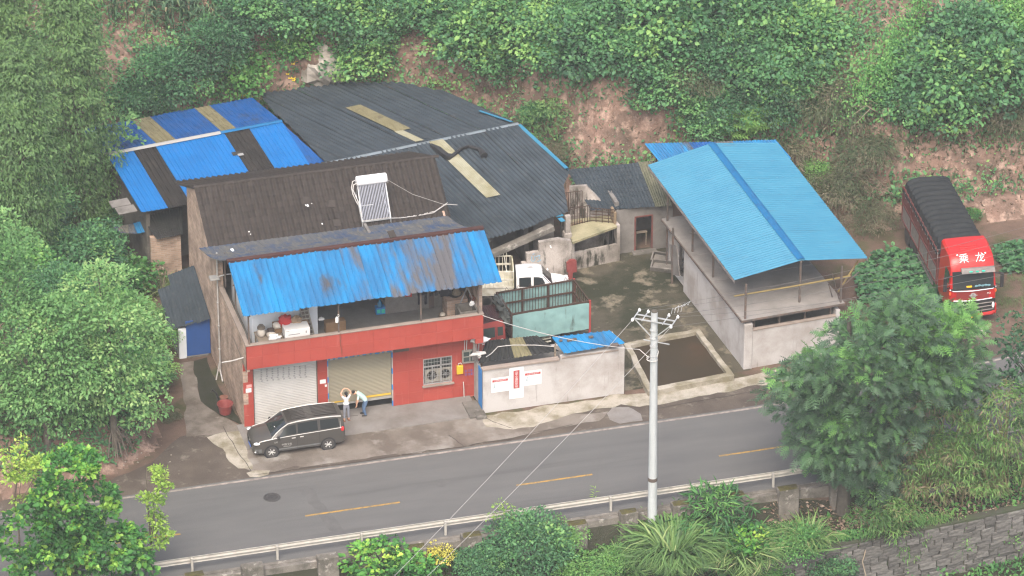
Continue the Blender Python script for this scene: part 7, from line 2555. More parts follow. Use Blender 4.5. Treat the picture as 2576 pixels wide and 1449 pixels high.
for sd in (-1, 1):
 obj('side_window', OC.patch(1.70, .82, 3.06, 3.9, sd, .012, 5, 2, 1.55, .82), 'glass_green', ot, True)
 obj('rear_side_window', OC.patch(.68, .40, 3.12, 3.85, sd, .012, 3, 2), 'glass_green', ot, True)
 obj('door_handle', MB().obox(OC.pt(.95, 2.35, sd) + Vector((0, sd * .012, 0)), (.10, 0, 0), (0, .012, 0), (0, 0, .03)), 'black', ot)
 mb = MB()
 mb.tube([OC.pt(.76, q, sd) + Vector((0, sd * .002, 0)) for q in (.5, 1.5, 2.5, 3.0, 3.9)], .008, 4)
 obj('door_seam', mb, 'black', ot)
 wheel(ot, 1.25, sd * .88, .42, .26, sd, 5, 'truck_grey')
 wheel(ot, -2.75, sd * .86, .42, .4, sd, 5, 'truck_grey')
 mb = MB()
 mb.lathe([(.46, -.2), (.50, -.2), (.50, .2), (.46, .2)], 14, (-2.75, sd * .9, .45), 1, 0, 0, math.pi)
 obj('mudguard', mb, 'black', ot)
q = MB().lathe([(0, .012), (.095, .012), (.095, 0)], 18, (.46, 1.0, 1.12), 1)
obj('white_disc', q, 'paper', ot)
mb = MB()
for k in range(9):
 a = -.5 + k * .13
 c = OC.pt(1.52 + .3 * math.sin(a) - .12, 1.9, 1) + Vector((0, .012, .07 * math.cos(a)))
 mb.obox(c, (.015, 0, 0), (0, .004, 0), (0, 0, .028))
obj('arched_lettering', mb, 'paper', ot)
mb = MB()
P = [[(1.945 - .21 * j / 3, y * .86, 1.46 + .5 * j / 3) for y in (-1, -.5, 0, .5, 1)] for j in range(4)]
obj('windscreen', mb.grid(P), 'glass', ot, True)
mb = MB()
for z in (.6, .78, .9):
 mb.bar((-1.0, 1.0, z), (-2.1, 1.0, z), .05, .06)
obj('side_guard', mb, 'cream_rail', ot)
mb = MB()
mb.bar((-OL - .02, OW + .03, .8), (-OL - .02, OW + .03, HT + .06), .1); mb.bar((-OL - .02, -OW - .03, .8), (-OL - .02, -OW - .03, HT + .06), .1)
obj('rear_post', mb, 'cab_old', ot)
mb = MB().tube([(1.1, .2, 2.2), (1.0, .25, 2.5), (.9, .3, 2.2)], .02, 5)
obj('roof_hook', mb, 'rust', ot)
# ---- the white pickup behind it
pk = thing('pickup_truck', 'white single cab pickup with cage rails parked behind the teal sided truck', 'pickup', (16.75, 8.75, 0), R(-12))
def pc(zt, w, wt, zb=.3, belt=.98):
 return [(w * .95, zb), (w, zb + .12), (w, .75), (w * .97, min(belt, zt - .08)), (wt + .02, zt - .10), (wt - .08, zt - .02), (wt * .5, zt + .02), (0, zt + .025)]
PK = Loft([(2.0, pc(.72, .66, .6)), (1.9, pc(.86, .74, .66)), (1.6, pc(.97, .78, .66)), (1.08, pc(1.08, .79, .66)), (.62, pc(1.62, .79, .58)), (.40, pc(1.70, .79, .58)), (-.2, pc(1.73, .79, .585)), (-.72, pc(1.68, .79, .57))])
obj('cab', PK.mesh(), 'white_paint', pk, True)
for sd in (-1, 1):
 obj('side_window', PK.patch(.92, .15, 3.1, 3.86, sd, .008, 5, 2, .60, .15), 'glass', pk, True)
 obj('quarter_window', PK.patch(.02, -.58, 3.1, 3.84, sd, .008, 4, 2), 'glass', pk, True)
 wheel(pk, 1.35, sd * .72, .3, .18, sd)
 wheel(pk, -2.2, sd * .72, .3, .2, sd)
 mb = MB()
 m = PK.pt(.9, 3.1, sd)
 mb.blob(m + Vector((.05, sd * .16, .08)), (.06, .1, .07), 8, 1, 0)
 obj('mirror', mb, 'white_paint', pk, True)
 obj('headlight', MB().blob(PK.pt(1.88, 2.8, sd), (.1, .09, .07), 10, 2, .1), 'lamp', pk, True)
mb = MB()
P = [[Vector((x, y * PK.pt(x, 4.0, 1).y * .96, PK.zat(x, y * PK.pt(x, 4.0, 1).y * .96) + .012)) for y in (-1, -.8, -.5, -.2, .2, .5, .8, 1)] for x in (1.10, 1.0, .9, .8, .7, .6)]
obj('windscreen', mb.grid(P, flip=True), 'glass', pk, True)
q = MB()
r = random.Random(3)
for k in range(5):
 q.obox((-.1 + .05 * k, -.03 + .06 * (k % 2), 1.76), (.07, 0, 0), (0, .012, 0), (0, 0, .002))
 q.obox((-.05 + .04 * k, .02, 1.761), (.012, 0, 0), (0, .06, 0), (0, 0, .002))
obj('roof_marks', q, 'print', pk)
mb = MB()
mb.box((-3.6, -.82, .62), (-.85, .82, .72), 0)
mb.box((-3.6, -.84, .72), (-.85, -.80, 1.05), 0); mb.box((-3.6, .80, .72), (-.85, .84, 1.05), 0); mb.box((-3.62, -.82, .72), (-3.58, .82, 1.05), 0)
obj('cargo_bed', mb, 'cream_rail', pk)
mb = MB()
mb.extr([(-.84, .72), (-.84, 1.95), (-.6, 2.12), (0, 2.2), (.6, 2.12), (.84, 1.95), (.84, .72)], 0, -.90, -.85)
obj('head_board', mb, M('mouldy_cream_board', (0.50, 0.48, 0.36), .8, (.3, .28, .14), 2.5, .45, .62), pk)
mb = MB()
for sd in (-1, 1):
 for z in (1.1, 1.5, 1.55, 1.98):
  mb.bar((-3.6, sd * .84, z), (-.9, sd * .84, z), .045)
 for k in range(15):
  x = -.95 - k * .187
  mb.bar((x, sd * .84, 1.05), (x, sd * .84, 1.98), .028)
 mb.bar((-3.6, sd * .84, 1.0), (-3.6, sd * .84, 2.02), .06); mb.bar((-2.3, sd * .84, 1.0), (-2.3, sd * .84, 2.02), .06)
for k in range(9):
 y = -.84 + 1.68 * k / 8
 mb.bar((-3.6, y, 1.05), (-3.6, y, 1.98), .028)
mb.bar((-3.6, -.84, 1.98), (-3.6, .84, 1.98), .045)
obj('cage_rail', mb, 'cream_rail', pk)
mb = MB()
for x in (-1.3, -2.0, -2.9):
 mb.tube([(x, .84, 1.98), (x + .05, .84, 2.2), (x + .15, .84, 2.22), (x + .2, .84, 1.98)], .016, 5)
mb.tube([(-1.2, -.84, 1.98), (-1.25, -.5, 2.1), (-1.25, .5, 2.1), (-1.2, .84, 1.98)], .02, 6)
obj('cage_hoop', mb, 'cream_rail', pk)
# ---------------------------------------------------------------- people
def person(name, label, loc, rotz, J, edges, mats, paint, hair):
 """one continuous skinned body; J: joint -> (x, y, z, radius); paint(face centre, nearest bone) -> material index"""
 t = thing(name, label, 'person', loc, rotz)
 keys = list(J)
 me = bpy.data.meshes.new('body')
 me.from_pydata([J[k][:3] for k in keys], [(keys.index(a), keys.index(b)) for a, b in edges], [])
 o = bpy.data.objects.new('body', me)
 COL.objects.link(o)
 sk = o.modifiers.new('skin', 'SKIN')
 ss = o.modifiers.new('smooth', 'SUBSURF')
 ss.levels = ss.render_levels = 2
 for i, k in enumerate(keys):
  r_ = J[k][3]
  me.skin_vertices[0].data[i].radius = r_ if hasattr(r_, '__len__') else (r_, r_)
  me.skin_vertices[0].data[i].use_root = (k == 'pelvis')
 bpy.context.view_layer.update()
 m2 = bpy.data.meshes.new_from_object(o.evaluated_get(bpy.context.evaluated_depsgraph_get()))
 bpy.data.objects.remove(o)
 m2.name = 'body'
 m2.materials.clear()
 for m in mats:
  m2.materials.append(mt[m])
 bones = [(Vector(J[a][:3]), Vector(J[b][:3]), a, b) for a, b in edges]
 for f in m2.polygons:
  c = f.center
  best, bk = 1e9, None
  for (a, b, ka, kb) in bones:
   ab = b - a
   tt = max(0, min(1, (c - a).dot(ab) / max(1e-9, ab.length_squared)))
   d_ = (c - a - ab * tt).length
   if d_ < best:
    best, bk = d_, (ka, kb, tt)
  f.material_index = paint(c, bk)
  f.use_smooth = True
 body = bpy.data.objects.new('body', m2)
 COL.objects.link(body)
 body.parent = t
 reg(body, XF[t.name])
 if hair is not None:
  obj('hair', hair, 'hair', t, True)
 return t
def hand(J, E, wrist, palm_dir, side, pre, curl, spread=(0, 1, 0)):
 """palm and five bent fingers grown from the wrist joint"""
 w = Vector(J[wrist][:3]); d = Vector(palm_dir).normalized(); s = Vector(spread).normalized(); c = Vector(curl).normalized()
 k = w + d * .075
 J[pre + 'palm'] = (k.x, k.y, k.z, (.034, .022)); E.append((wrist, pre + 'palm'))
 for i, (off, L) in enumerate(((-.028, .062), (-.010, .070), (.009, .066), (.027, .052))):
  a = k + d * .03 + s * off
  b = a + d * L * .55 + c * L * .25 + s * off * .2
  e = b + d * L * .25 + c * L * .5
  for nm, p, r_ in (('a', a, .0095), ('b', b, .0088), ('c', e, .0075)):
   J['%sf%d%s' % (pre, i, nm)] = (p.x, p.y, p.z, r_)
  E += [(pre + 'palm', '%sf%da' % (pre, i)), ('%sf%da' % (pre, i), '%sf%db' % (pre, i)), ('%sf%db' % (pre, i), '%sf%dc' % (pre, i))]
 a = w + d * .035 - s * .03 * side
 b = a + d * .045 - s * .03 * side + c * .015
 for nm, p, r_ in (('ta', a, .011), ('tb', b, .009)):
  J[pre + nm] = (p.x, p.y, p.z, r_)
 E += [(pre + 'palm', pre + 'ta'), (pre + 'ta', pre + 'tb')]
# woman seen from behind, arms raised over her head; she faces +y
J = {'pelvis': (0, 0, .86, (.135, .105)), 'waist': (0, .0, 1.02, (.115, .09)), 'chest': (0, .0, 1.2, (.135, .10)), 'neckb': (0, -.01, 1.335, (.06, .055)), 'neck': (0, .0, 1.39, .046), 'headb': (0, .01, 1.46, (.07, .078)), 'headt': (0, .01, 1.545, (.066, .075)), 'nose': (0, .095, 1.47, .012),
     'shl': (-.155, -.01, 1.31, .058), 'ell': (-.265, .03, 1.53, .042), 'wrl': (-.125, .09, 1.71, .029), 'shr': (.155, -.01, 1.31, .058), 'elr': (.265, .03, 1.52, .042), 'wrr': (.12, .09, 1.70, .029),
     'hipl': (-.08, 0, .80, .095), 'knl': (-.10, .01, .46, .062), 'anl': (-.11, -.01, .09, .042), 'tol': (-.13, .14, .03, .036), 'hel': (-.11, -.05, .035, .036), 'hipr': (.08, 0, .80, .095), 'knr': (.10, .01, .46, .062), 'anr': (.12, -.01, .09, .042), 'tor': (.15, .13, .03, .036), 'her': (.12, -.05, .035, .036)}
E_ = [('pelvis', 'waist'), ('waist', 'chest'), ('chest', 'neckb'), ('neckb', 'neck'), ('neck', 'headb'), ('headb', 'headt'), ('headb', 'nose'), ('chest', 'shl'), ('shl', 'ell'), ('ell', 'wrl'), ('chest', 'shr'), ('shr', 'elr'), ('elr', 'wrr'),
      ('pelvis', 'hipl'), ('hipl', 'knl'), ('knl', 'anl'), ('anl', 'tol'), ('anl', 'hel'), ('pelvis', 'hipr'), ('hipr', 'knr'), ('knr', 'anr'), ('anr', 'tor'), ('anr', 'her')]
hand(J, E_, 'wrl', (.9, .1, .35), 1, 'L', (.1, .3, -.9), (0, 1, 0))
hand(J, E_, 'wrr', (-.9, .1, .35), -1, 'R', (-.1, .3, -.9), (0, 1, 0))
def paint_w(c, bk):
 a, b, t_ = bk
 if a in ('anl', 'anr') or b in ('tol', 'tor'): return 0
 if a in ('neckb', 'neck', 'headb'): return 0
 if a[:2] in ('el', 'wr') or a[0] in 'LR': return 0
 if a in ('shl', 'shr'): return 1 if t_ < .5 else 0
 if a == 'knl' or a == 'knr': return 2 if c.z > .16 else 0
 if c.z > .92: return 1
 return 2
hair = MB()
hair.blob((0, -.012, 1.525), (.086, .098, .092), 14, 2, .05)
hair.blob((0, -.085, 1.44), (.05, .035, .11), 10, 3, .08)
w = person('person', 'woman in white patterned shirt and grey trousers with both arms over her head', (4.89, -.72, .05), R(6), J, E_, ['skin', 'shirt_white', 'trouser_grey'], paint_w, hair)
mb = MB()
for sx in (-.115, .125):
 mb.prism([(sx - .045, -.09), (sx + .045, -.09), (sx + .05, .1), (sx + .02, .19), (sx - .03, .19), (sx - .05, .08)], -.005, .018)
obj('sandal', mb, 'orange_clay', w)
mb = MB()
mb.lathe([(.150, -.02), (.158, 0), (.15, .03)], 16, (0, 0, 0))
mb.v = [Vector((v.x, v.y * .82, v.z * 1.2 + .955)) for v in mb.v]
obj('shirt_hem', mb, 'shirt_white', w, True)
# man bent forward, facing his local +y
J = {'pelvis': (0, -.12, .84, (.15, .125)), 'waist': (0, -.05, 1.0, (.15, .135)), 'chest': (0, .14, 1.17, (.165, .125)), 'neckb': (0, .29, 1.27, (.075, .07)), 'neck': (0, .34, 1.28, .058), 'headb': (0, .43, 1.255, (.076, .078)), 'headt': (0, .48, 1.30, (.078, .08)), 'nose': (0, .50, 1.19, .014), 'chin': (0, .42, 1.18, .04),
     'shl': (-.185, .23, 1.22, .068), 'ell': (-.25, .27, .95, .046), 'wrl': (-.21, .33, .72, .033), 'shr': (.185, .23, 1.22, .068), 'elr': (.25, .25, .95, .046), 'wrr': (.22, .30, .72, .033),
     'hipl': (-.09, -.12, .78, .105), 'knl': (-.11, -.02, .44, .068), 'anl': (-.12, -.10, .09, .045), 'tol': (-.13, .09, .04, .042), 'hel': (-.12, -.15, .04, .04), 'hipr': (.09, -.12, .78, .105), 'knr': (.11, .02, .44, .068), 'anr': (.12, -.02, .09, .045), 'tor': (.14, .17, .04, .042), 'her': (.12, -.07, .04, .04)}
E_ = [('pelvis', 'waist'), ('waist', 'chest'), ('chest', 'neckb'), ('neckb', 'neck'), ('neck', 'headb'), ('headb', 'headt'), ('headb', 'nose'), ('headb', 'chin'), ('chest', 'shl'), ('shl', 'ell'), ('ell', 'wrl'), ('chest', 'shr'), ('shr', 'elr'), ('elr', 'wrr'),
      ('pelvis', 'hipl'), ('hipl', 'knl'), ('knl', 'anl'), ('anl', 'tol'), ('anl', 'hel'), ('pelvis', 'hipr'), ('hipr', 'knr'), ('knr', 'anr'), ('anr', 'tor'), ('anr', 'her')]
hand(J, E_, 'wrl', (.1, .1, -1), 1, 'L', (.3, .6, -.2), (0, 1, 0))
hand(J, E_, 'wrr', (-.1, .1, -1), -1, 'R', (-.3, .6, -.2), (0, 1, 0))
def paint_m(c, bk):
 a, b, t_ = bk
 if a in ('anl', 'anr') or b in ('tol', 'tor'): return 3
 if a in ('neck', 'headb') or (a == 'neckb' and t_ > .5): return 0
 if a[:2] in ('el', 'wr') or a[0] in 'LR': return 0
 if a in ('shl', 'shr'): return 1 if t_ < .72 else 0
 if a in ('hipl', 'hipr', 'knl', 'knr'): return 2
 if c.z > .88: return 1
 return 2
hair = MB()
hair.blob((0, .475, 1.325), (.09, .10, .085), 14, 5, .05)
m_ = person('person', 'man in pale mint shirt and blue jeans bending forward at the tan shutter', (5.80, -.46, .05), R(78), J, E_, ['skin', 'shirt_mint', 'jeans', 'shoe_dark'], paint_m, hair)
mb = MB()
for sx in (-1, 1):
 mb.blob((sx * .083, .42, 1.26), (.014, .03, .04), 8, 1, 0)
obj('ear', mb, 'skin', m_, True)
# ---------------------------------------------------------------- plants
def to_px(P):
 """survey coordinates (in the photograph) of world points"""
 q = np.asarray(P, float) - CAM
 z = q @ _fw
 return np.stack([1287.5 + F_PX * (q @ _rt) / z, 724.5 - F_PX * (q @ _up) / z], -1)
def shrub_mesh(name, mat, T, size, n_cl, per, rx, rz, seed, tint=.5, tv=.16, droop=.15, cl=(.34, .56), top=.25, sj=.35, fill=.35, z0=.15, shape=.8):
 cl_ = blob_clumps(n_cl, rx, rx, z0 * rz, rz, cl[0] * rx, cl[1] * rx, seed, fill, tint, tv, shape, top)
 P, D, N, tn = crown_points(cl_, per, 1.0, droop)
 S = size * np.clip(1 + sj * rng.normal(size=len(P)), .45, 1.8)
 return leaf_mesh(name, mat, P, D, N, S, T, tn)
PROTO = {
 'broad': [shrub_mesh('foliage', 'lf_hill', T_BIG, .185, 36, 130, 2.0, 2.6, s, .50, .22) for s in (1, 2, 3)],
 'broadsmall': [shrub_mesh('foliage', 'lf_hill', T_BIG, .15, 38, 190, 2.0, 2.3, s, .46, .22) for s in (4, 5)],
 'dense': [shrub_mesh('foliage', 'lf_hill', T_BROAD, .16, 38, 230, 2.0, 2.5, s, .30, .19) for s in (6, 7)],
 'light': [shrub_mesh('foliage', 'lf_vine', T_BIG, .22, 26, 90, 2.0, 2.0, s, .48, .24) for s in (8, 9)],
 'dry': [shrub_mesh('foliage', 'lf_dry', T_LANCE, .24, 34, 170, 2.0, 1.9, s, .35, .25, .6) for s in (10, 11)],
 'conifer': [shrub_mesh('foliage', 'lf_cypress', T_SPRAY, .26, 24, 70, 1.7, 3.0, s, .45, .18, .2) for s in (12,)],
 'vine': [shrub_mesh('foliage', 'lf_vine', T_BROAD, .16, 40, 150, 2.0, 1.5, s, .62, .2, .5) for s in (13, 14)],
}
def stem_mesh(h, r0, seed, n=4, sp=.5):
 r = random.Random(seed)
 mb = MB()
 for k in range(n):
  a = r.uniform(0, 6.28)
  q = Vector((math.cos(a) * sp * r.uniform(.4, 1), math.sin(a) * sp * r.uniform(.4, 1), h * r.uniform(.7, 1)))
  mb.tube([(0, 0, -.4), q * .45 + Vector((0, 0, .12 * h)), q], [r0, r0 * .7, r0 * .25], 5)
 return mesh('stem', mb, 'bark_dark')
STEM = [stem_mesh(1.8, .07, s, 5, .9) for s in (1, 2, 3)]
pcount = [0]
def plant(kind, p, s, label, name='shrub', cat='shrub', group='shrubs on the slope', sz=None):
 i = pcount[0]; pcount[0] += 1
 t = thing(name, label, cat, p, rnd.uniform(0, 6.28), group)
 t.scale = (s, s, (sz or s))
 f = bpy.data.objects.new('foliage', PROTO[kind][i % len(PROTO[kind])]); COL.objects.link(f); f.parent = t
 g = bpy.data.objects.new('stem', STEM[i % 3]); COL.objects.link(g); g.parent = t
 return t
def hill_plant(u, v, R_, kind, label, name='shrub', cat='shrub', group='shrubs on the slope', sz=None):
 """u, v: middle of the crown in the photograph; R_: its radius in metres"""
 s = R_ / 2.0
 p = on_land(u, v + 20 * R_ * (sz or 1.0))
 return plant(kind, (p.x, p.y, p.z - .1), s, label, name, cat, group, None if sz is None else s * sz)
HILL = [
 (530, 140, 1.9, 'dense', 'dense dark green small leaved tree above the ridge of the blue shed'),
 (425, 218, 2.0, 'dense', 'dense dark round shrub right of the drooping cypress and above the blue shed'),
 (340, 262, 1.3, 'broadsmall', 'medium green shrub between the cypress and the pale roof strip'),
 (655, 45, 2.0, 'broadsmall', 'leafy shrub at the top edge right of the corn field'),
 (728, 128, 1.3, 'light', 'bright big leaved plant right of the bare soil track'),
 (790, 60, 1.2, 'light', 'low bright creeper under the dry stalk bundle at the top'),
 (862, 52, 2.1, 'broad', 'broad leaved shrub just right of the tilted grey rock at the top edge'),
 (905, 165, 1.7, 'broad', 'dark broad leaved shrub beside the broken concrete block above the slate roof'),
 (950, 95, 1.7, 'broadsmall', 'shrub left of the highest pink soil patch'),
 (1010, 30, 1.8, 'broadsmall', 'yellowish green shrub at the top edge above the pink soil patch'),
 (1120, 45, 1.9, 'broad', 'broad leaved shrub above and right of the pink soil patch'),
 (1190, 105, 2.2, 'broad', 'drooping blue green shrub hanging over the soil bank above the slate roof'),
 (1250, 165, 1.6, 'broad', 'lowest drooping shrub over the bare bank at the slate roof corner'),
 (1290, 60, 2.0, 'broad', 'large leaved shrub at the upper middle, left of the pale one'),
 (1372, 115, 1.9, 'broad', 'bright shrub at the middle of the upper slope'),
 (1420, 40, 1.8, 'broadsmall', 'small leaved shrub at the top edge in the middle of the slope'),
 (1465, 135, 2.2, 'broad', 'big pale leaved shrub above the wide pink bank'),
 (1545, 70, 2.0, 'broad', 'shrub at the top edge above the wide pink bank'),
 (1600, 165, 2.0, 'broad', 'bright green shrub at the upper right end of the wide pink bank'),
 (1660, 235, 1.5, 'broad', 'dangling leafy shrub right of the wide pink bank'),
 (1705, 55, 2.6, 'broad', 'largest bright tree like shrub at the top, right of centre'),
 (1785, 130, 2.1, 'broadsmall', 'shrub below the largest bright shrub at the top'),
 (1735, 205, 1.5, 'dry', 'half bare brownish shrub above the small blue roof'),
 (1850, 65, 2.2, 'broad', 'dark shrub right of the largest bright shrub at the top'),
 (1875, 190, 2.2, 'broadsmall', 'blue green shrub high above the canopy ridge'),
 (1790, 300, 1.7, 'broadsmall', 'shrub directly behind the far end of the canopy ridge'),
 (1935, 265, 1.8, 'dense', 'dark tangled shrub behind the right far corner of the canopy'),
 (1960, 60, 2.1, 'dense', 'dark shaded shrub at the top edge left of the vine covered tree'),
 (2040, 110, 2.1, 'broad', 'big leaved shrub left of the vine covered slope'),
 (2010, 215, 1.9, 'broadsmall', 'shrub in the dark hollow left of the bare twigs'),
 (2095, 270, 1.9, 'dry', 'brownish twiggy thicket below the vine covered slope'),
 (2345, 215, 2.3, 'broad', 'large round broad leaved tree right of the yellow green vines'),
 (2430, 120, 2.2, 'broad', 'broad leaved tree at the upper right'),
 (2485, 215, 2.6, 'broad', 'broad leaved tree at the right edge of the slope'),
 (2385, 275, 1.9, 'broad', 'broad leaved shrub above the bare bank behind the red truck'),
 (2270, 285, 1.5, 'broad', 'leafy shrub left of the one above the red truck bank'),
 (2540, 60, 2.3, 'vine', 'bright vine draped tree in the top right corner'),
 (2550, 310, 1.4, 'dry', 'dry brown thicket at the right edge above the pink bank'),
 (1375, 322, 1.3, 'conifer', 'small grey green conifer beside the blue roof edge of the barn'),
 (1412, 385, .85, 'dry', 'dry weedy bush at the right corner of the slate roof'),
 (1345, 290, .8, 'broadsmall', 'small low bush above the conifer by the barn roof'),
 (1985, 400, 1.5, 'dry', 'dry creeper covered bush at the right edge of the canopy, upper one'),
 (2040, 500, 1.7, 'dry', 'dry creeper covered bush along the right edge of the canopy, middle one'),
 (2130, 470, 1.5, 'dry', 'dry brown bush between the canopy and the black tarpaulin'),
 (2175, 395, 1.5, 'dry', 'dry brown bush on the bank left of the big red truck'),
 (2190, 550, 1.2, 'dry', 'dry bush at the foot of the bank behind the red truck'),
 (2060, 425, 1.0, 'vine', 'small bright vine in the dry bank right of the canopy'),
 (2440, 545, .5, 'light', 'small green tuft on the red bank right of the truck'),
]
for (u, v, R_, kind, ll) in HILL:
 hill_plant(u, v, R_, kind, ll)
# pumpkin vine with yellow flowers above the blue shed
vine = hill_plant(600, 195, 1.7, 'light', 'leafy gourd vine with yellow flowers above the blue shed roof', 'gourd_vine', 'vine', None)
def flowers(par_label, pts, size, nm='flower'):
 pass
r = random.Random(31)
def flower_at(u, v, lift, s, par):
 p = on_land(u, v) + Vector((0, -.9, lift))
 rr = Vector(ray(u, v));
 p = on_land(u, v, lift)
 q = Vector(CAM) + rr * ((p - Vector(CAM)).length / rr.length)
 mb = MB()
 for k in range(5):
  a = k * 1.2566
  mb.add([(0, 0, 0), (s * math.cos(a - .5), s * math.sin(a - .5), s * .35), (s * 1.25 * math.cos(a), s * 1.25 * math.sin(a), s * .25), (s * math.cos(a + .5), s * math.sin(a + .5), s * .35)], [(0, 1, 2, 3)])
 mb.v = [Vector((v_.x, v_.y - v_.z * .7, v_.z + v_.y * .4)) + q for v_ in mb.v]
 return mb
fl = MB()
for (u, v) in ((553, 229), (574, 229), (610, 216), (604, 236), (612, 239), (597, 247), (623, 233), (626, 245), (631, 242)):
 m = flower_at(u, v, .8, .13, None); fl.add(m.v, m.f)
fo = obj('flowers', fl, 'flower', None)
tag(fo, 'scatter of yellow gourd flowers along the top of the blue shed roof', 'flowers', kind='stuff')
fl = MB()
for (u, v) in ((737, 160), (736, 172), (723, 185), (729, 196), (738, 196), (738, 201), (745, 152)):
 m = flower_at(u, v, .4, .10, None); fl.add(m.v, m.f)
fo = obj('flowers', fl, 'flower', None)
tag(fo, 'small yellow flowers on the slope right of the soil track', 'flowers', kind='stuff')
# rocks, track, stalk bundle
p = on_land(812, 188)
mb = MB().blob((p.x, p.y, p.z + .3), (1.0, .9, 1.1), 14, 4, .5, 0, k=1.6)
solo('rock', mb, 'rock_pale', 'broken pale concrete block on the bank above the slate roof', 'rock')
p = on_land(790, 165)
mb = MB().blob((p.x, p.y, p.z + .2), (.7, .6, .6), 12, 9, .5, 0, k=1.6)
solo('rock', mb, 'soil', 'reddish boulder left of the pale concrete block', 'rock')
p = on_land(790, 25)
mb = MB()
a = Vector((p.x - .5, p.y + 1.5, p.z + 1.0)); b = Vector((p.x + .9, p.y - .6, p.z + .25))
mb.bar(a, b, .55, .3)
solo('tilted_slab', mb, 'rock_pale', 'long pale grey slab lying tilted at the top edge of the slope', 'slab')
p = on_land(755, 75)
mb = MB()
for k in range(16):
 q = Vector((p.x + .15 * rnd.uniform(-1, 1), p.y + .1 * rnd.uniform(-1, 1), p.z))
 mb.tube([q, q + Vector((.6 + .35 * rnd.uniform(-1, 1), .3 * rnd.uniform(-1, 1), .9 + .3 * rnd.random())), q + Vector((1.25 + .5 * rnd.uniform(-1, 1), .5 * rnd.uniform(-1, 1), 1.25 + .4 * rnd.uniform(-1, 1)))], [.028, .022, .012], 4)
solo('stalk_bundle', mb, 'deadwood', 'fan of dry pale stalks leaning on the slope near the top', 'stalks')
# bare twigs beside the vines
p = on_land(2225, 300)
mb = MB()
for k in range(12):
 a = 6.28 * k / 12 + rnd.uniform(-.2, .2)
 L = rnd.uniform(1.2, 2.6)
 mb.tube([p + Vector((0, 0, .1)), p + Vector((math.cos(a) * L * .5, -.4 + math.sin(a) * .4, .9 + .3 * rnd.random())), p + Vector((math.cos(a) * L, -.8 + math.sin(a) * .6, .7 + .5 * rnd.uniform(-1, 1.4)))], [.035, .025, .010], 4)
solo('bare_branches', mb, 'deadwood', 'tangle of bare pale branches below the yellow green vines', 'branches')
# yellow green vines running down the slope
def ribbon_leaves(name, mat, pts, width, n, size, T, tint, label, cat, kind='stuff', lift=.5, droop=.5):
 P = []
 for _ in range(n):
  k = rnd.random() * (len(pts) - 1)
  i = int(k); f = k - i
  u = pts[i][0] * (1 - f) + pts[i + 1][0] * f
  v = pts[i][1] * (1 - f) + pts[i + 1][1] * f
  w = (width[i] * (1 - f) + width[i + 1] * f)
  u += 26 * noise.noise(Vector((v * .02, 3, 1)))
  if noise.noise(Vector((u * .03, v * .03, 7))) > -.18: P.append((u + rnd.gauss(0, w * .5), v + rnd.gauss(0, w * .35)))
 Q = []
 for (u, v) in P:
  g = on_land(u, v, lift * rnd.uniform(.2, 1.2))
  Q.append((g.x, g.y, g.z + lift * rnd.uniform(.3, 1.2)))
 Q = np.array(Q)
 m = len(Q)
 D = rng.normal(size=(m, 3)) * .7 + np.array([0, -.7, -droop])
 N = np.array([0, -.3, 1.0]) + rng.normal(size=(m, 3)) * .4
 S = size * np.clip(1 + .3 * rng.normal(size=m), .5, 1.7)
 me = leaf_mesh(name, mat, Q, D, N, S, T, tint + .2 * rng.normal(size=m))
 o = bpy.data.objects.new(name, me); COL.objects.link(o)
 return tag(o, label, cat, kind=kind)
ribbon_leaves('creeper_curtain', 'lf_vine', [(2330, 0), (2275, 90), (2230, 170), (2160, 240), (2100, 300)], [26, 30, 27, 22, 18], 6500, .15, T_BROAD, .62, 'yellow green creeper spilling down the slope at the upper right', 'creeper', lift=2.4)
ribbon_leaves('creeper_curtain', 'lf_vine', [(2560, 20), (2540, 90), (2520, 150)], [50, 45, 30], 2500, .17, T_BROAD, .62, 'bright creeper in the top right corner of the slope', 'creeper', lift=2.4)
# banana like bright fronds behind the canopy
p = on_land(1852, 338)
n = 260
a = rng.random(n) * 6.28
D = np.stack([np.cos(a), np.sin(a), .5 + .3 * rng.normal(size=n)], -1)
Pp = np.array([[p.x, p.y, p.z + .7]]) + rng.normal(size=(n, 3)) * np.array([.9, .5, .25])
me = leaf_mesh('fronds', 'lf_vine', Pp, D, np.array([[0, 0, 1.0]]) + rng.normal(size=(n, 3)) * .25, .75 * (.7 + .5 * rng.random(n)), T_FROND, .85 + .12 * rng.normal(size=n))
fr = bpy.data.objects.new('fern', me); COL.objects.link(fr)
tag(fr, 'bright green ferny fronds just behind the far end of the canopy', 'fern')
# ---- ground cover on the hill: leaves spread by area, thin where the soil shows in the photograph
BARE = [(1045, 120, 55, 65, .9), (1075, 190, 120, 28, .75), (1235, 235, 110, 40, .85), (1300, 265, 90, 45, .8), (1480, 300, 90, 50, .85), (1560, 340, 130, 60, .97), (1430, 250, 120, 30, .6), (668, 155, 36, 75, .97), (450, 40, 170, 75, .75), (690, 215, 45, 30, .9), (800, 180, 40, 40, .9),
  (2420, 415, 190, 30, .95), (2300, 400, 100, 35, .85), (2520, 522, 80, 30, .97), (2520, 470, 90, 30, .55), (420, 1000, 34, 75, .93), (400, 1100, 50, 50, .8), (330, 660, 30, 50, .5), (350, 730, 40, 70, .4), (2230, 620, 60, 30, .8), (2545, 560, 80, 25, .8), (620, 75, 25, 25, .6), (1620, 290, 60, 50, .5), (1330, 150, 40, 40, .4)]
DRYZ = [(2350, 345, 260, 50, .85), (2100, 470, 130, 140, .85), (1450, 400, 80, 40, .5), (2480, 440, 120, 25, .8), (1800, 330, 160, 30, .4), (420, 760, 60, 90, .6), (350, 650, 60, 60, .5), (600, 235, 90, 20, .4), (2560, 380, 60, 60, .8)]
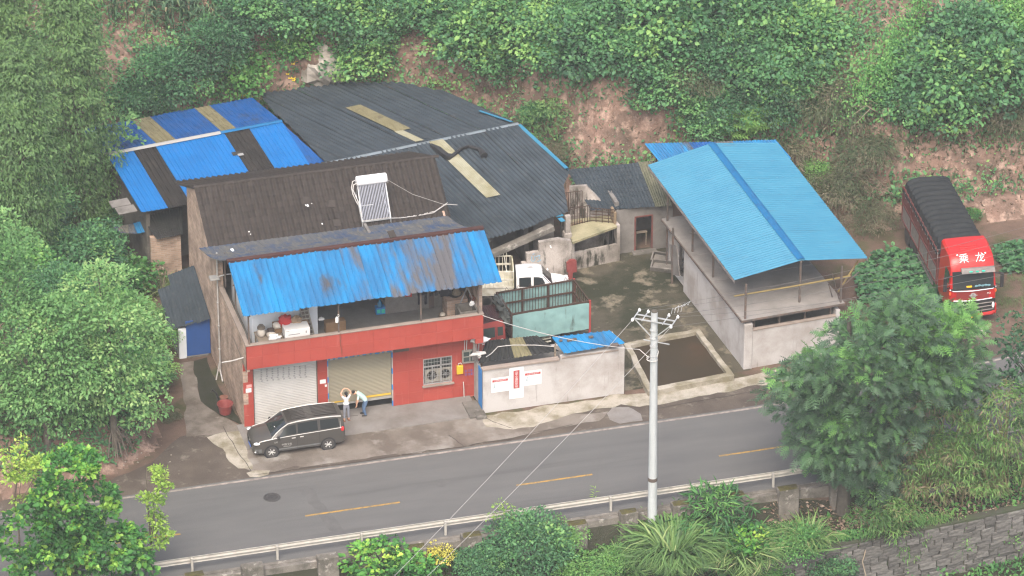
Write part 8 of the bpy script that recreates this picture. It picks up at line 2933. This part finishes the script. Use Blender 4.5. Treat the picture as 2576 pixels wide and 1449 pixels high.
def near(UV, zones):
 w = np.zeros(len(UV))
 for (u, v, a, b, s) in zones:
  q = ((UV[:, 0] - u) / a) ** 2 + ((UV[:, 1] - v) / b) ** 2
  w = np.maximum(w, s * np.clip(1.7 - q, 0, 1))
 return w
A = V[Q[:, 0]]; B = V[Q[:, 1]]; Cc = V[Q[:, 2]]; Dd = V[Q[:, 3]]
nrm = np.cross(Cc - A, Dd - B)
area = .5 * np.linalg.norm(nrm, axis=1)
nrm = unit(nrm)
def scatter(mask, dens, seed):
 g = np.random.default_rng(seed)
 w = area * mask
 n = int(w.sum() * dens)
 f = g.choice(len(w), size=n, p=w / w.sum())
 s, t = g.random(n)[:, None], g.random(n)[:, None]
 P = A[f] * (1 - s) * (1 - t) + B[f] * s * (1 - t) + Cc[f] * s * t + Dd[f] * (1 - s) * t
 return P, nrm[f]
cen = (A + Cc) / 2
cuv = to_px(cen)
inview = ((cuv[:, 0] > -140) & (cuv[:, 0] < 2720) & (cuv[:, 1] > -170) & (cuv[:, 1] < 1600)).astype(float)
dQ = DD[:-1, :-1].ravel(); sQ = SS[:-1, :-1].ravel()
def low(P, s, sd):
 return np.array([noise.noise(Vector((p[0] * s + sd, p[1] * s, p[2] * s * .5))) for p in P])
# green cover
P, Nn = scatter(inview * (dQ > .25), 125, 5)
uv = to_px(P)
keep = rng.random(len(P)) > near(uv, BARE) * .97
keep &= rng.random(len(P)) > near(uv, DRYZ) * .75
l1 = low(P, .35, 2.0)
keep &= rng.random(len(P)) < np.clip(.85 + l1 * 1.1, .2, 1)
P, Nn, l1 = P[keep], Nn[keep], l1[keep]
m = len(P)
hgt = np.abs(rng.normal(size=m)) * (.28 + .45 * np.clip(l1 + .2, 0, 1))
P = P + Nn * .05 + np.array([0, 0, 1.0]) * hgt[:, None]
me = leaf_mesh('undergrowth', 'lf_hill', P, rng.normal(size=(m, 3)) * .8 + Nn * .5 + np.array([0, -.2, -.15]), Nn + np.array([0, 0, .6]) + rng.normal(size=(m, 3)) * .4, 0.175 * np.clip(1 + .4 * rng.normal(size=m), .4, 2), T_BROAD, .46 + .35 * l1 + .18 * rng.normal(size=m))
o = bpy.data.objects.new('undergrowth', me); COL.objects.link(o); tag(o, 'green undergrowth covering the hillside above the buildings', 'undergrowth', kind='stuff')
# dry weeds and stems
P, Nn = scatter(inview * (dQ > .2), 60, 6)
uv = to_px(P)
keep = rng.random(len(P)) < np.clip(.10 + near(uv, DRYZ) * 1.0, 0, 1) * (1 - .7 * near(uv, [z for z in BARE if z[4] > .9]))
P, Nn = P[keep], Nn[keep]
m = len(P)
me = leaf_mesh('dry_weeds', 'lf_dry', P, rng.normal(size=(m, 3)) * .5 + Nn * .3 + np.array([0, 0, .5]), rng.normal(size=(m, 3)) + np.array([0, -.6, .3]), .3 * np.clip(1 + .4 * rng.normal(size=m), .3, 2), T_LANCE, .36 + .25 * rng.normal(size=m))
o = bpy.data.objects.new('dry_weeds', me); COL.objects.link(o); tag(o, 'dry brown weeds on the banks around the canopy and truck', 'weeds', kind='stuff')
# cover of the slope below the road
P, Nn = scatter(inview * ((sQ > .75) & (cen[:, 0] < 44)), 70, 8)
uv = to_px(P)
FB = [(2050, 1300, 150, 50, .97), (1900, 1290, 120, 40, .8), (1530, 1330, 120, 30, .7), (700, 1420, 200, 30, .7), (1250, 1350, 60, 30, .3), (2300, 1290, 260, 55, .55)]
dd = np.array([float(road_mid(np.array(p[0])) - 3.9 - p[1]) for p in P])
wallz = (P[:, 0] > 20) & (dd > 2.55) & (dd < 3.05)
keep = (rng.random(len(P)) > near(uv, FB)) & ~wallz
P, Nn = P[keep], Nn[keep]
m = len(P)
l1 = low(P, .5, 7.0)
hgt = np.abs(rng.normal(size=m)) * .16
P = P + np.array([0, 0, 1.0]) * hgt[:, None]
me = leaf_mesh('ground_cover', 'lf_vine', P, rng.normal(size=(m, 3)) * .8 + Nn * .4 + np.array([0, 0, .2]), Nn + np.array([0, 0, .6]) + rng.normal(size=(m, 3)) * .4, .19 * np.clip(1 + .4 * rng.normal(size=m), .4, 2), T_BROAD, .40 + .4 * l1 + .2 * rng.normal(size=m))
o = bpy.data.objects.new('ground_cover', me); COL.objects.link(o); tag(o, 'green weeds covering the slope below the guard rail', 'weeds', kind='stuff')
# brown leaf litter on the terrace at the foot of the big tree
P, Nn = scatter(inview * ((sQ > .4) & (sQ < 2.7) & (cen[:, 0] > 18) & (cen[:, 0] < 44)), 90, 9)
m = len(P)
P = P + np.array([0, 0, .03])
me = leaf_mesh('leaf_litter', 'litter', P, rng.normal(size=(m, 3)) * np.array([1, 1, .25]), np.array([[0, 0, 1.0]]) + rng.normal(size=(m, 3)) * .35, .15 * np.clip(1 + .4 * rng.normal(size=m), .4, 2), T_BROAD, .5 + .3 * rng.normal(size=m))
o = bpy.data.objects.new('leaf_litter', me); COL.objects.link(o); tag(o, 'brown leaf litter on the terrace under the big feathery tree', 'litter', kind='stuff')
# small rubbish on the bank by the left road edge
r = random.Random(77)
mb = MB()
for k in range(46):
 u, v = 470 + r.gauss(0, 55), 1145 + r.gauss(0, 26)
 u = min(u, 520) if v > 1130 else u
 p = on_land(u - 70, v + 20)
 s = r.uniform(.015, .05)
 mb.blob((p.x, p.y, p.z + s * .5), (s, s * .8, s * .6), 6, k, .5, k % 3)
o = obj('rubble', mb, ['rim', 'cement_dark', 'band'], None)
tag(o, 'scattered pale rubble and scraps below the left bank', 'rubble', kind='stuff')
# ---- clods and stones on the bare banks
P, Nn = scatter(inview * (dQ > -.3), 30, 19)
uv = to_px(P)
keep = rng.random(len(P)) < np.clip(near(uv, BARE) * .55 + .02 + .35 * (Nn[:, 2] < .75), 0, 1)
P, Nn = P[keep], Nn[keep]
m = len(P)
T_ROCK = (np.array([(.5, 0, 0), (0, .42, 0), (-.45, .05, 0), (0, -.4, .04), (.05, 0, .36), (-.03, .02, -.3)]), [(0, 1, 4), (1, 2, 4), (2, 3, 4), (3, 0, 4), (1, 0, 5), (2, 1, 5), (3, 2, 5), (0, 3, 5)])
me = leaf_mesh('clods', 'litter', P, rdirs(m), rdirs(m), .05 + .16 * rng.random(m) ** 3, T_ROCK, .45 + .25 * rng.normal(size=m))
o = bpy.data.objects.new('clods', me); COL.objects.link(o); tag(o, 'loose clods and stones on the bare soil banks', 'soil', kind='stuff')
# ---- corn field
P, Nn = scatter(inview * ((cuv[:, 0] > 268) & (cuv[:, 0] < 640) & (cuv[:, 1] > -150) & (cuv[:, 1] < 95) & (dQ > 1)), 4.5, 15)
rows, cd, cn_, ct, cs = [], [], [], [], []
st = MB()
for p in P:
 h = rnd.uniform(1.2, 1.9)
 st.tube([(p[0], p[1], p[2] - .1), (p[0] + rnd.uniform(-.1, .1), p[1] + rnd.uniform(-.1, .1), p[2] + h)], [.025, .012], 4)
 for k in range(8):
  a = k * 2.4 + rnd.uniform(-.4, .4)
  rows.append((p[0], p[1], p[2] + .25 + (h - .3) * k / 8)); cd.append((math.cos(a), math.sin(a), .25)); cn_.append((0, 0, 1)); ct.append(rnd.gauss(.5, .2)); cs.append(rnd.uniform(.5, .8))
me = leaf_mesh('corn', 'lf_corn', np.array(rows), np.array(cd), np.array(cn_, float), np.array(cs), T_CORN, np.array(ct))
o = bpy.data.objects.new('corn_field', me); COL.objects.link(o); tag(o, 'corn field on the upper slope left of the soil track', 'corn', kind='stuff')
o2 = obj('corn_stalks', st, 'lf_corn', None, kind='stuff'); tag(o2, 'bare stalks standing in the corn field on the upper slope', 'corn')
# ---- leafy crops on the dirt lot
def crop(px, n, label, size=.26):
 pts = np.array([(p.x, p.y) for p in px_poly(px, 0)])
 lo, hi = pts.min(0), pts.max(0)
 out = []
 while len(out) < n:
  x, y = rnd.uniform(lo[0], hi[0]), rnd.uniform(lo[1], hi[1])
  ins = False
  j = len(pts) - 1
  for i in range(len(pts)):
   if (pts[i][1] > y) != (pts[j][1] > y) and x < (pts[j][0] - pts[i][0]) * (y - pts[i][1]) / (pts[j][1] - pts[i][1]) + pts[i][0]:
    ins = not ins
   j = i
  if ins:
   out.append((x, y, max(0, hz(x, y)) + .08 + .42 * rnd.random() ** .6 * (.6 + .4 * math.sin(y * 7.5))))
 P = np.array(out); m = len(P)
 me = leaf_mesh('crop', 'lf_hill', P, rng.normal(size=(m, 3)) * np.array([1, 1, .3]), np.array([[0, 0, 1.0]]) + rng.normal(size=(m, 3)) * .35, size * np.clip(1 + .3 * rng.normal(size=m), .5, 1.6), T_BIG, .45 + .2 * rng.normal(size=m))
 o = bpy.data.objects.new('crop_patch', me); COL.objects.link(o); tag(o, label, 'crop', kind='stuff')
crop([(2150, 690), (2230, 628), (2320, 650), (2400, 740), (2390, 800), (2280, 800), (2160, 760)], 3000, 'patch of leafy green crops between the canopy and the red truck')
crop([(2495, 640), (2560, 618), (2620, 640), (2620, 690), (2530, 690)], 1100, 'patch of leafy green crops right of the red truck cab')
P = []
for _ in range(1500):
 u, v = rnd.uniform(2505, 2600), rnd.uniform(690, 790)
 if noise.noise(Vector((u * .03, v * .04, 1))) > -.05:
  q = at(u, v, 0); P.append((q.x, q.y, 0.0))
P = np.array(P); m = len(P)
me = leaf_mesh('grass', 'lf_grass', P, rng.normal(size=(m, 3)) * np.array([1, 1, 0]) , np.array([[0, 0, 1.0]]) + 0 * rng.normal(size=(m, 3)), .22 * (.6 + .6 * rng.random(m)), T_BLADE, .5 + .2 * rng.normal(size=m))
o = bpy.data.objects.new('grass_verge', me); COL.objects.link(o); tag(o, 'short green grass right of the red truck bumper', 'grass', kind='stuff')
# ---------------------------------------------------------------- trees
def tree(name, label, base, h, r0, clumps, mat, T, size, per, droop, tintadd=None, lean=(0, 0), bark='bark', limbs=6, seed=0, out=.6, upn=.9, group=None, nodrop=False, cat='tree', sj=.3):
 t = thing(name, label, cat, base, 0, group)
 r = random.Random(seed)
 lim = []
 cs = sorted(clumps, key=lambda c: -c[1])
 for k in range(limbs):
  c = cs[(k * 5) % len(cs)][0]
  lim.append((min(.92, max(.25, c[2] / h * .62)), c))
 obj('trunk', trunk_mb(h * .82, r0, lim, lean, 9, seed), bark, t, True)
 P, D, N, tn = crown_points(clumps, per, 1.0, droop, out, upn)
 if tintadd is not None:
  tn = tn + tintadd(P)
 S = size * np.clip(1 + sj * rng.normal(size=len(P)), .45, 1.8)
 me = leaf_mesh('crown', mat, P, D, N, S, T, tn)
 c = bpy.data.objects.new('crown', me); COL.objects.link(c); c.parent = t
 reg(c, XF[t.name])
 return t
def clumps_px(base, lst):
 """crown clumps from where they show in the photograph: (u, v, metres in front of the trunk, radius, tint)"""
 out = []
 b = Vector(base)
 for (u, v, dy, r_, tn) in lst:
  rr = ray(u, v)
  y = b.y - dy
  p = Vector(CAM + rr * ((y - CAM[1]) / rr[1]))
  out.append((tuple(p - b), r_, tn))
 return out
def fill_px(base, box, n, r0, r1, depth, seed, tint=.5, tv=.15, shape=None):
 """many clumps through an outline given as (u centre, v centre, half width, half height)"""
 r = random.Random(seed)
 lst = []
 (uc, vc, a, b_) = box
 while len(lst) < n:
  x, y = r.uniform(-1, 1), r.uniform(-1, 1)
  q = x * x + y * y
  if q > 1: continue
  if shape and not shape(x, y): continue
  dmax = math.sqrt(max(0, 1 - q)) * depth
  d = r.choice((dmax, dmax * r.uniform(.3, 1), -dmax * r.random()))
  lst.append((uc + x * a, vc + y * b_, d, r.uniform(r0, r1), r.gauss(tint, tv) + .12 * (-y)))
 return clumps_px(base, lst)
# big feathery tree at the right, beyond the guard rail
bp = at(2118, 1288, -1.4)
big = []
for (box, n, dp, sd) in (((2190, 930, 215, 185), 95, 4.2, 1), ((2050, 985, 118, 95), 34, 2.6, 2), ((2340, 880, 112, 135), 44, 2.8, 3), ((2260, 770, 120, 65), 26, 2.2, 4), ((2160, 1100, 150, 105), 48, 3.0, 5), ((2200, 1200, 70, 45), 14, 1.2, 6), ((2110, 1170, 50, 40), 9, .9, 7), ((2420, 985, 55, 70), 12, 1.2, 8)):
 big += [c for c in fill_px(bp, box, n, .6, 1.05, dp, sd, .40 + (.15 if sd in (3, 4) else 0), .15) if (lambda q: q[1] > 765 + max(0, 2185 - q[0]) * .84)(to_px([np.array(c[0]) + np.array(bp)])[0])]
tree('feathery_tree', 'large tree with dark feathery leaves standing over the road at the right', bp, 13, .34, big, 'lf_fern', T_FROND, .38, 78, .25, bark='bark_dark', limbs=9, seed=4, out=.8, upn=.8)
bp = at(2600, 1150, -1.0)
sm = fill_px(bp, (2580, 850, 70, 60), 16, .4, .8, 1.4, 9, .35) + fill_px(bp, (2560, 960, 45, 50), 10, .4, .7, 1.2, 10, .35)
tree('roadside_tree', 'dark small leaved tree at the right edge in front of the road', bp, 8.5, .2, sm, 'lf_hill', T_BROAD, .22, 110, .2, bark='bark_dark', seed=5)
# tall drooping cypress group, upper left
def cypress(u, vt, vb, half, base, label, seed, r0=.38):
 b = Vector(base)
 r = random.Random(seed)
 lst = []
 n = int((vb - vt) / 8)
 for k in range(n):
  t_ = k / n
  w = half * (0.35 + .75 * min(1, t_ * 1.6)) * r.uniform(.75, 1.15)
  for q in range(7):
   a = r.uniform(-1, 1)
   lst.append((u + w * a, vt + (vb - vt) * t_ + r.uniform(-12, 12), math.sqrt(1 - a * a) * w / 50 * r.choice((1, .9, .6, -.5)), r.uniform(.45, .85), r.gauss(.5, .17)))
 cl = clumps_px(b, lst)
 hgt = max(c[0][2] for c in cl)
 tree('cypress', label, b, hgt, r0, cl, 'lf_cypress', T_SPRAY, .165, 150, .85, bark='bark', limbs=10, seed=seed, out=.5, upn=.35, group='drooping cypress trees at the upper left')
b1, b2, b3 = on_land(200, 600), on_land(55, 640), on_land(20, 330)
cypress(165, -90, 570, 105, (b1.x, b1.y, b1.z), 'tallest drooping cypress, its branches hanging over the left end of the blue shed', 21)
cypress(50, 120, 610, 85, (b2.x, b2.y, b2.z), 'shorter drooping cypress at the left edge, in front of the tallest one', 22, .3)
cypress(10, -140, 330, 70, (b3.x, b3.y, b3.z), 'drooping cypress in the top left corner, behind the tallest one', 23, .3)
# pale broadleaf reaching over the blue shed
b = on_land(255, 560)
tree('broadleaf_tree', 'pale green tree reaching over the left end of the white roof ridge', b, 7.5, .2, fill_px(b, (280, 335, 75, 70), 22, .4, .7, 1.6, 31, .62) + fill_px(b, (250, 430, 70, 60), 14, .4, .7, 1.2, 32, .5) + fill_px(b, (225, 560, 60, 60), 12, .4, .7, 1.2, 33, .4), 'lf_broad', T_BROAD, .22, 90, .3, seed=31)
# roadside broadleaf trees, middle left
for k, (bu, bv, boxes, ll, tn) in enumerate((
  ((290, 1165), None, [(300, 880, 120, 130, 60), (210, 960, 110, 110, 46), (320, 1010, 95, 75, 28), (255, 760, 100, 90, 36)], 'broad crowned tree with exposed roots at the foot of the left bank', .58),
  ((125, 1205), None, [(120, 900, 130, 120, 64), (100, 1020, 120, 80, 36), (180, 830, 90, 80, 26)], 'broad crowned tree left of the one with exposed roots', .55),
  ((15, 1190), None, [(20, 800, 90, 90, 40), (20, 1000, 80, 100, 30), (10, 620, 70, 80, 28)], 'broad crowned tree at the left edge of the picture', .5))):
 b = at(bu[0], bu[1], 0.0)
 b.z = hz(b.x, b.y)
 cl = []
 for q, (uc, vc, a_, bb, n) in enumerate(boxes):
  cl += fill_px(b, (uc, vc, a_, bb), n, .5, .85, 2.2, 40 + k * 7 + q, tn)
 tree('broadleaf_tree', ll, b, 8.5, .2, cl, 'lf_broad', T_BROAD, .185, 175, .35, bark='bark', limbs=7, seed=50 + k, group='broad crowned trees on the left bank')
# exposed roots
b = at(290, 1165, 0)
mb = MB()
for k in range(12):
 a = rnd.uniform(-2.6, .4)
 q = Vector((b.x, b.y, hz(b.x, b.y) + 1.2 - .05 * k))
 L = rnd.uniform(.6, 1.3)
 mb.tube([q, q + Vector((math.cos(a) * L * .5, math.sin(a) * L * .35, -.5)), q + Vector((math.cos(a) * L * .8, math.sin(a) * L * .5 - .2, -1.3))], [.05, .04, .02], 5)
tr = [o for o in bpy.data.objects if o.name.startswith('broadleaf_tree') and 'exposed roots at' in o.get('label', '')][0]
obj('root', mb, 'bark', tr, world=True)
LEFT = [
 (95, 545, 1.7, 'broadsmall', 'shrub under the shorter cypress at the left edge'),
 (60, 690, 1.8, 'light', 'bright shrub at the left edge below the cypress'),
 (140, 750, 1.6, 'dense', 'dark glossy shrub in the hollow above the broad crowned trees'),
 (225, 640, 1.7, 'broadsmall', 'shrub below the trunk of the tallest cypress'),
 (290, 585, 1.2, 'broad', 'leafy shrub at the lower left corner of the blue shed roof'),
 (235, 545, 1.2, 'broad', 'big leaved vine bush left of the grey cement sheets'),
 (300, 700, 1.7, 'light', 'pale flowering bush left of the dark gap below the shed'),
 (255, 800, 1.6, 'light', 'pale green bush below the pale flowering bush'),
 (330, 790, 1.3, 'vine', 'feathery bright green bush on the bank, the upper one'),
 (380, 850, 1.2, 'vine', 'yellow green feathery bush beside the blue door lean-to'),
 (385, 950, 1.0, 'broadsmall', 'dark green bush on the bank in front of the blue door'),
 (345, 935, 1.2, 'light', 'bush between the broad crowned tree and the bank edge'),
 (400, 715, .6, 'dry', 'dry weed stalks at the top of the bank behind the lean-to'),
 (425, 1045, .5, 'dry', 'small dry bush low on the red bank beside the path'),
 (420, 790, .5, 'conifer', 'tuft of fine leaved weed against the lean-to roof'),
]
for (u, v, R_, kind, ll) in LEFT:
 hill_plant(u, v, R_, kind, ll, group='bushes on the left bank')
p = on_land(418, 742)
mb = MB()
for k in range(9):
 q = Vector((p.x + rnd.uniform(-.6, .8), p.y + rnd.uniform(-.5, .5), p.z))
 mb.tube([q, q + Vector((rnd.uniform(-.15, .15), 0, .6)), q + Vector((rnd.uniform(-.3, .3), 0, 1.2))], [.03, .025, .015], 4)
 mb.blob(q + Vector((rnd.uniform(-.2, .2), 0, 1.25)), (.06, .06, .09), 6, k, .3)
solo('dead_stalks', mb, 'deadwood', 'pale dead stalks standing on the bank behind the dark lean-to roof', 'stalks')
# young tree in the lower left foreground, with pale new leaves at the tips
b = at(190, 1640, -2.4)
b.z = min(b.z, hz(b.x, b.y))
b = Vector((b.x, b.y, hz(b.x, b.y)))
yt = fill_px(b, (190, 1260, 100, 125), 60, .32, .6, 1.6, 61, .5, .12) + fill_px(b, (90, 1385, 120, 105), 55, .32, .6, 1.5, 62, .38, .12) + fill_px(b, (250, 1400, 105, 85), 55, .3, .6, 1.5, 63, .45, .12) + fill_px(b, (180, 1165, 40, 40), 8, .2, .35, .5, 64, .6, .1) + fill_px(b, (335, 1410, 60, 50), 12, .25, .45, .9, 65, .3, .1)
def tips(P):
 n = noise
 out = np.array([n.noise(Vector((p[0] * 2.1, p[1] * 2.1, p[2] * 2.1))) for p in P])
 return np.clip((out + .02) * 1.5, -.1, .8)
tree('young_tree', 'young bright green tree with pale new leaves in the lower left corner', b, 9.5, .12, yt, 'lf_young', T_BIG, .20, 330, .15, tintadd=tips, bark='bark', limbs=9, seed=61)
b = at(388, 1560, -2.4); b = Vector((b.x, b.y, hz(b.x, b.y)))
lm = fill_px(b, (392, 1240, 34, 60), 22, .22, .4, .5, 71, .6, .12) + fill_px(b, (400, 1340, 32, 50), 16, .2, .36, .4, 72, .5, .12)
tree('sapling', 'slender lime yellow sapling standing in front of the road at the lower left', b, 7.0, .06, lm, 'lf_lime', T_BROAD, .15, 520, .1, bark='bark', limbs=4, seed=71)
b = at(60, 1560, -2.4); b = Vector((b.x, b.y, hz(b.x, b.y)))
lm = fill_px(b, (62, 1170, 50, 65), 20, .24, .42, .7, 73, .5, .14) + fill_px(b, (90, 1260, 60, 50), 12, .24, .42, .6, 74, .25, .14)
tree('sapling', 'slender lime yellow sapling at the left edge behind the young tree', b, 8.0, .07, lm, 'lf_lime', T_BROAD, .16, 480, .1, bark='bark', limbs=4, seed=73)
# plants below the guard rail
def slope_plant(u, v, R_, kind, label, sz=None, name='shrub', cat='shrub'):
 rr = ray(u, v + 22 * R_ * (sz or 1))
 p = on_land(u, v + 22 * R_ * (sz or 1))
 s = R_ / 2
 return plant(kind, (p.x, p.y, p.z - .1), s, label, name, cat, 'bushes below the guard rail', None if sz is None else s * sz)
PROTO['pointed'] = [shrub_mesh('foliage', 'lf_vine', T_LANCE, .55, 26, 55, 2.0, 2.6, 81, .42, .22, .35)]
PROTO['yellow'] = [shrub_mesh('foliage', 'lf_yellow', T_BROAD, .22, 22, 110, 2.0, 1.8, 82, .5, .25, .3)]
PROTO['pale'] = [shrub_mesh('foliage', 'lf_lime', T_BROAD, .20, 18, 80, 1.1, 4.0, 83, .1, .2, .2)]
PROTO['young'] = [shrub_mesh('foliage', 'lf_young', T_BIG, .32, 24, 60, 2.0, 2.5, 84, .5, .22, .2)]
for a in ((945, 1425, 1.2, 'young', 'bright young shrub below the guard rail, left of the yellow one'), (1030, 1450, 1.1, 'young', 'bright young shrub at the bottom edge under the two wires'), (1098, 1398, .75, 'yellow', 'bright yellow leaved bush below the guard rail'),
          (1262, 1335, 1.0, 'pale', 'pale sprouting shoot rising in front of the guard rail'), (1330, 1385, 1.7, 'dense', 'large round dark green bush below the guard rail'), (1400, 1345, 1.1, 'vine', 'bright creeper heaped on the right of the round bush'), (1215, 1425, 1.1, 'broadsmall', 'greyish leaved bush at the lower left of the round bush'),
          (1470, 1440, 1.2, 'vine', 'low creeper mound at the bottom edge right of the round bush'), (1545, 1405, .9, 'vine', 'low blue green creeper under the folded green fence'), (1800, 1310, 1.5, 'pointed', 'shrub with long pointed leaves right of the utility pole'), (1880, 1370, .9, 'young', 'small leafy shrub between the two grass clumps'),
          (2000, 1385, 1.3, 'vine', 'bright bush on top of the stone wall at its left end'), (2080, 1440, 1.1, 'broadsmall', 'low dark bush in front of the stone wall at the bottom edge'), (1930, 1430, 1.0, 'vine', 'leafy bush at the bottom edge below the right grass clump')):
 slope_plant(*a)
# grass clumps
def grass_clump(u, v, n, R_, L, label, tn=.55):
 p = on_land(u, v)
 a = rng.random(n) * 6.28
 rad = R_ * np.sqrt(rng.random(n)) * .5
 P = np.stack([p.x + np.cos(a) * rad, p.y + np.sin(a) * rad, np.full(n, p.z - .05)], -1)
 a2 = a + rng.normal(size=n) * .6
 D = np.stack([np.cos(a2), np.sin(a2), .15 + 0 * a], -1)
 S = L * np.clip(1 + .3 * rng.normal(size=n), .4, 1.6)
 N = np.stack([0 * a, 0 * a, 1 + 0 * a], -1) + rng.normal(size=(n, 3)) * .35
 me = leaf_mesh('blades', 'lf_grass', P, D, N, S, T_BLADE, tn + .22 * rng.normal(size=n))
 t = thing('grass_clump', label, 'grass clump', (0, 0, 0))
 o = bpy.data.objects.new('blades', me); COL.objects.link(o); o.parent = t
 o['kind'] = 'stuff'
grass_clump(1690, 1425, 1900, 1.7, 1.6, 'big fountain of long grass at the foot of the utility pole')
grass_clump(1865, 1445, 600, 1.3, 1.5, 'smaller clump of long grass right of the big one')
grass_clump(1560, 1460, 350, 1.2, 1.1, 'thin grass clump at the bottom edge left of the pole')
grass_clump(2030, 1400, 350, 1.0, 1.1, 'grass tuft on the left end of the stone wall', .4)
grass_clump(400, 735, 300, 1.0, .8, 'dry grass tuft at the bank top above the lean-to', .95)
# bamboo thicket on the terrace right of the big tree
def bamboo(u, v, box, label, seed, tn, n=26):
 b = at(u, v, -1.6)
 b.z = hz(b.x, b.y)
 cl = []
 for q, bx in enumerate(box):
  cl += fill_px(b, bx, n, .35, .65, 1.5, seed + q, tn, .16)
 t = thing('bamboo', label, 'bamboo', b, 0, 'bamboo thicket on the terrace')
 mb = MB()
 r = random.Random(seed)
 for k in range(9):
  c = Vector(cl[(k * 3) % len(cl)][0])
  q = Vector((r.uniform(-.4, .4), r.uniform(-.4, .4), -.2))
  mb.tube([q, q.lerp(c, .5) + Vector((0, 0, c.z * .18)), c], [.04, .032, .012], 6)
 obj('canes', mb, 'cane', t, True)
 P, D, N, tn_ = crown_points(cl, 190, 1.0, .8, .5, .3)
 me = leaf_mesh('foliage', 'lf_bamboo', P, D, N, .26 * np.clip(1 + .3 * rng.normal(size=len(P)), .5, 1.7), T_LANCE, tn_)
 o = bpy.data.objects.new('foliage', me); COL.objects.link(o); o.parent = t
for (u, v, box, ll, sd, tn) in (
  (2290, 1275, [(2270, 1170, 70, 80)], 'half dead brown bamboo right below the big feathery tree', 101, .66),
  (2360, 1260, [(2380, 1060, 80, 90), (2370, 1160, 70, 60)], 'green brown bamboo clump in the middle of the thicket', 103, .45),
  (2420, 1265, [(2410, 1180, 55, 55)], 'bright lime bamboo spray hanging in the middle of the thicket', 105, .60),
  (2520, 1250, [(2520, 1060, 80, 100), (2540, 1150, 60, 60)], 'tall green bamboo clump at the right edge', 107, .48),
  (2470, 1255, [(2460, 1225, 70, 40)], 'brown withered bamboo along the top of the stone wall', 109, .80),
  (2180, 1330, [(2200, 1300, 60, 60)], 'drooping bamboo over the stone wall under the big tree', 111, .55),
  (2255, 1320, [(2270, 1330, 60, 70)], 'pale bamboo hanging down the face of the stone wall', 113, .62),
  (2330, 1265, [(2320, 1020, 70, 60), (2310, 1100, 60, 60)], 'olive bamboo clump against the right edge of the feathery tree', 117, .56),
  (2480, 1250, [(2455, 1100, 60, 60)], 'pale lime bamboo clump below the visible stretch of far road', 119, .55),
  (2350, 1275, [(2350, 1235, 70, 45)], 'low withered bamboo over the terrace edge', 121, .75),
  (2570, 1240, [(2590, 1030, 50, 50)], 'bamboo tops at the right edge below the road', 115, .5)):
 bamboo(u, v, box, ll, sd, tn)
# creeper hanging down the stone wall, weed sprig by the rail, folded green fence
t = thing('wire_fence', 'folded sheet of green wire fence lying below the guard blocks', 'fence', (14, -13.4, -1.5))
mb = MB()
a0, a1 = at(1468, 1300, -1.0), at(1415, 1310, -1.2)
P0, P1, P2, P3_ = at(1452, 1298, -.8), at(1508, 1312, -.9), at(1500, 1345, -1.6), at(1440, 1338, -1.6)
for k in range(9):
 mb.bar(P0.lerp(P1, k / 8), P3_.lerp(P2, k / 8), .022)
for k in range(7):
 mb.bar(P0.lerp(P3_, k / 6), P1.lerp(P2, k / 6), .022)
Q0, Q1, Q2, Q3 = at(1080, 1352, -.9), at(1180, 1318, -.8), at(1192, 1332, -1.3), at(1090, 1370, -1.4)
for k in range(5):
 mb.bar(Q0.lerp(Q3, k / 4), Q1.lerp(Q2, k / 4), .03)
obj('mesh_panel', mb, 'green_mesh', t, world=True)
p = at(1495, 1262, .0)
mb = MB()
a = rng.random(14) * 6.28
P = np.array([[p.x, p.y + .05 - .1 * k / 14, -.4 + 1.3 * k / 14] for k in range(14)])
me = leaf_mesh('sprig', 'lf_lime', P, np.stack([np.cos(a), np.sin(a), .4 + 0 * a], -1), np.array([[0, 0, 1.0]] * 14), np.full(14, .28), T_LANCE, np.full(14, .2))
o = bpy.data.objects.new('weed_sprig', me); COL.objects.link(o); tag(o, 'single thin weed sprig standing behind the guard rail', 'weed')
ribbon_leaves('wall_creeper', 'lf_vine', [(1990, 1395), (2100, 1385), (2190, 1370)], [40, 60, 40], 1500, .15, T_BROAD, .5, 'green creeper hanging over the left part of the stone wall', 'creeper', lift=.5)
ribbon_leaves('wall_creeper', 'lf_bamboo', [(2240, 1345), (2290, 1370), (2330, 1330), (2400, 1310)], [35, 45, 30, 25], 1700, .2, T_LANCE, .6, 'withered and green bamboo leaves hanging over the middle of the stone wall', 'creeper', lift=.5)
ribbon_leaves('wall_creeper', 'lf_vine', [(2280, 1400), (2380, 1385), (2480, 1370), (2575, 1355)], [40, 40, 36, 30], 2600, .15, T_BROAD, .6, 'bright creeping weeds along the foot of the stone wall', 'creeper', lift=.3)
# leaning dead stems on the stone wall
mb = MB()
for (pts) in ([(2170, 1390), (2178, 1350), (2195, 1330), (2215, 1300)], [(2172, 1449), (2160, 1400), (2168, 1370)]):
 q = [at(u, v, -2.6 + .3 * i) + Vector((0, -.5, 0)) for i, (u, v) in enumerate(pts)]
 mb.tube(q, .03, 5)
solo('dead_vine', mb, 'deadwood', 'pale dead vine stem hanging on the stone wall', 'vine')
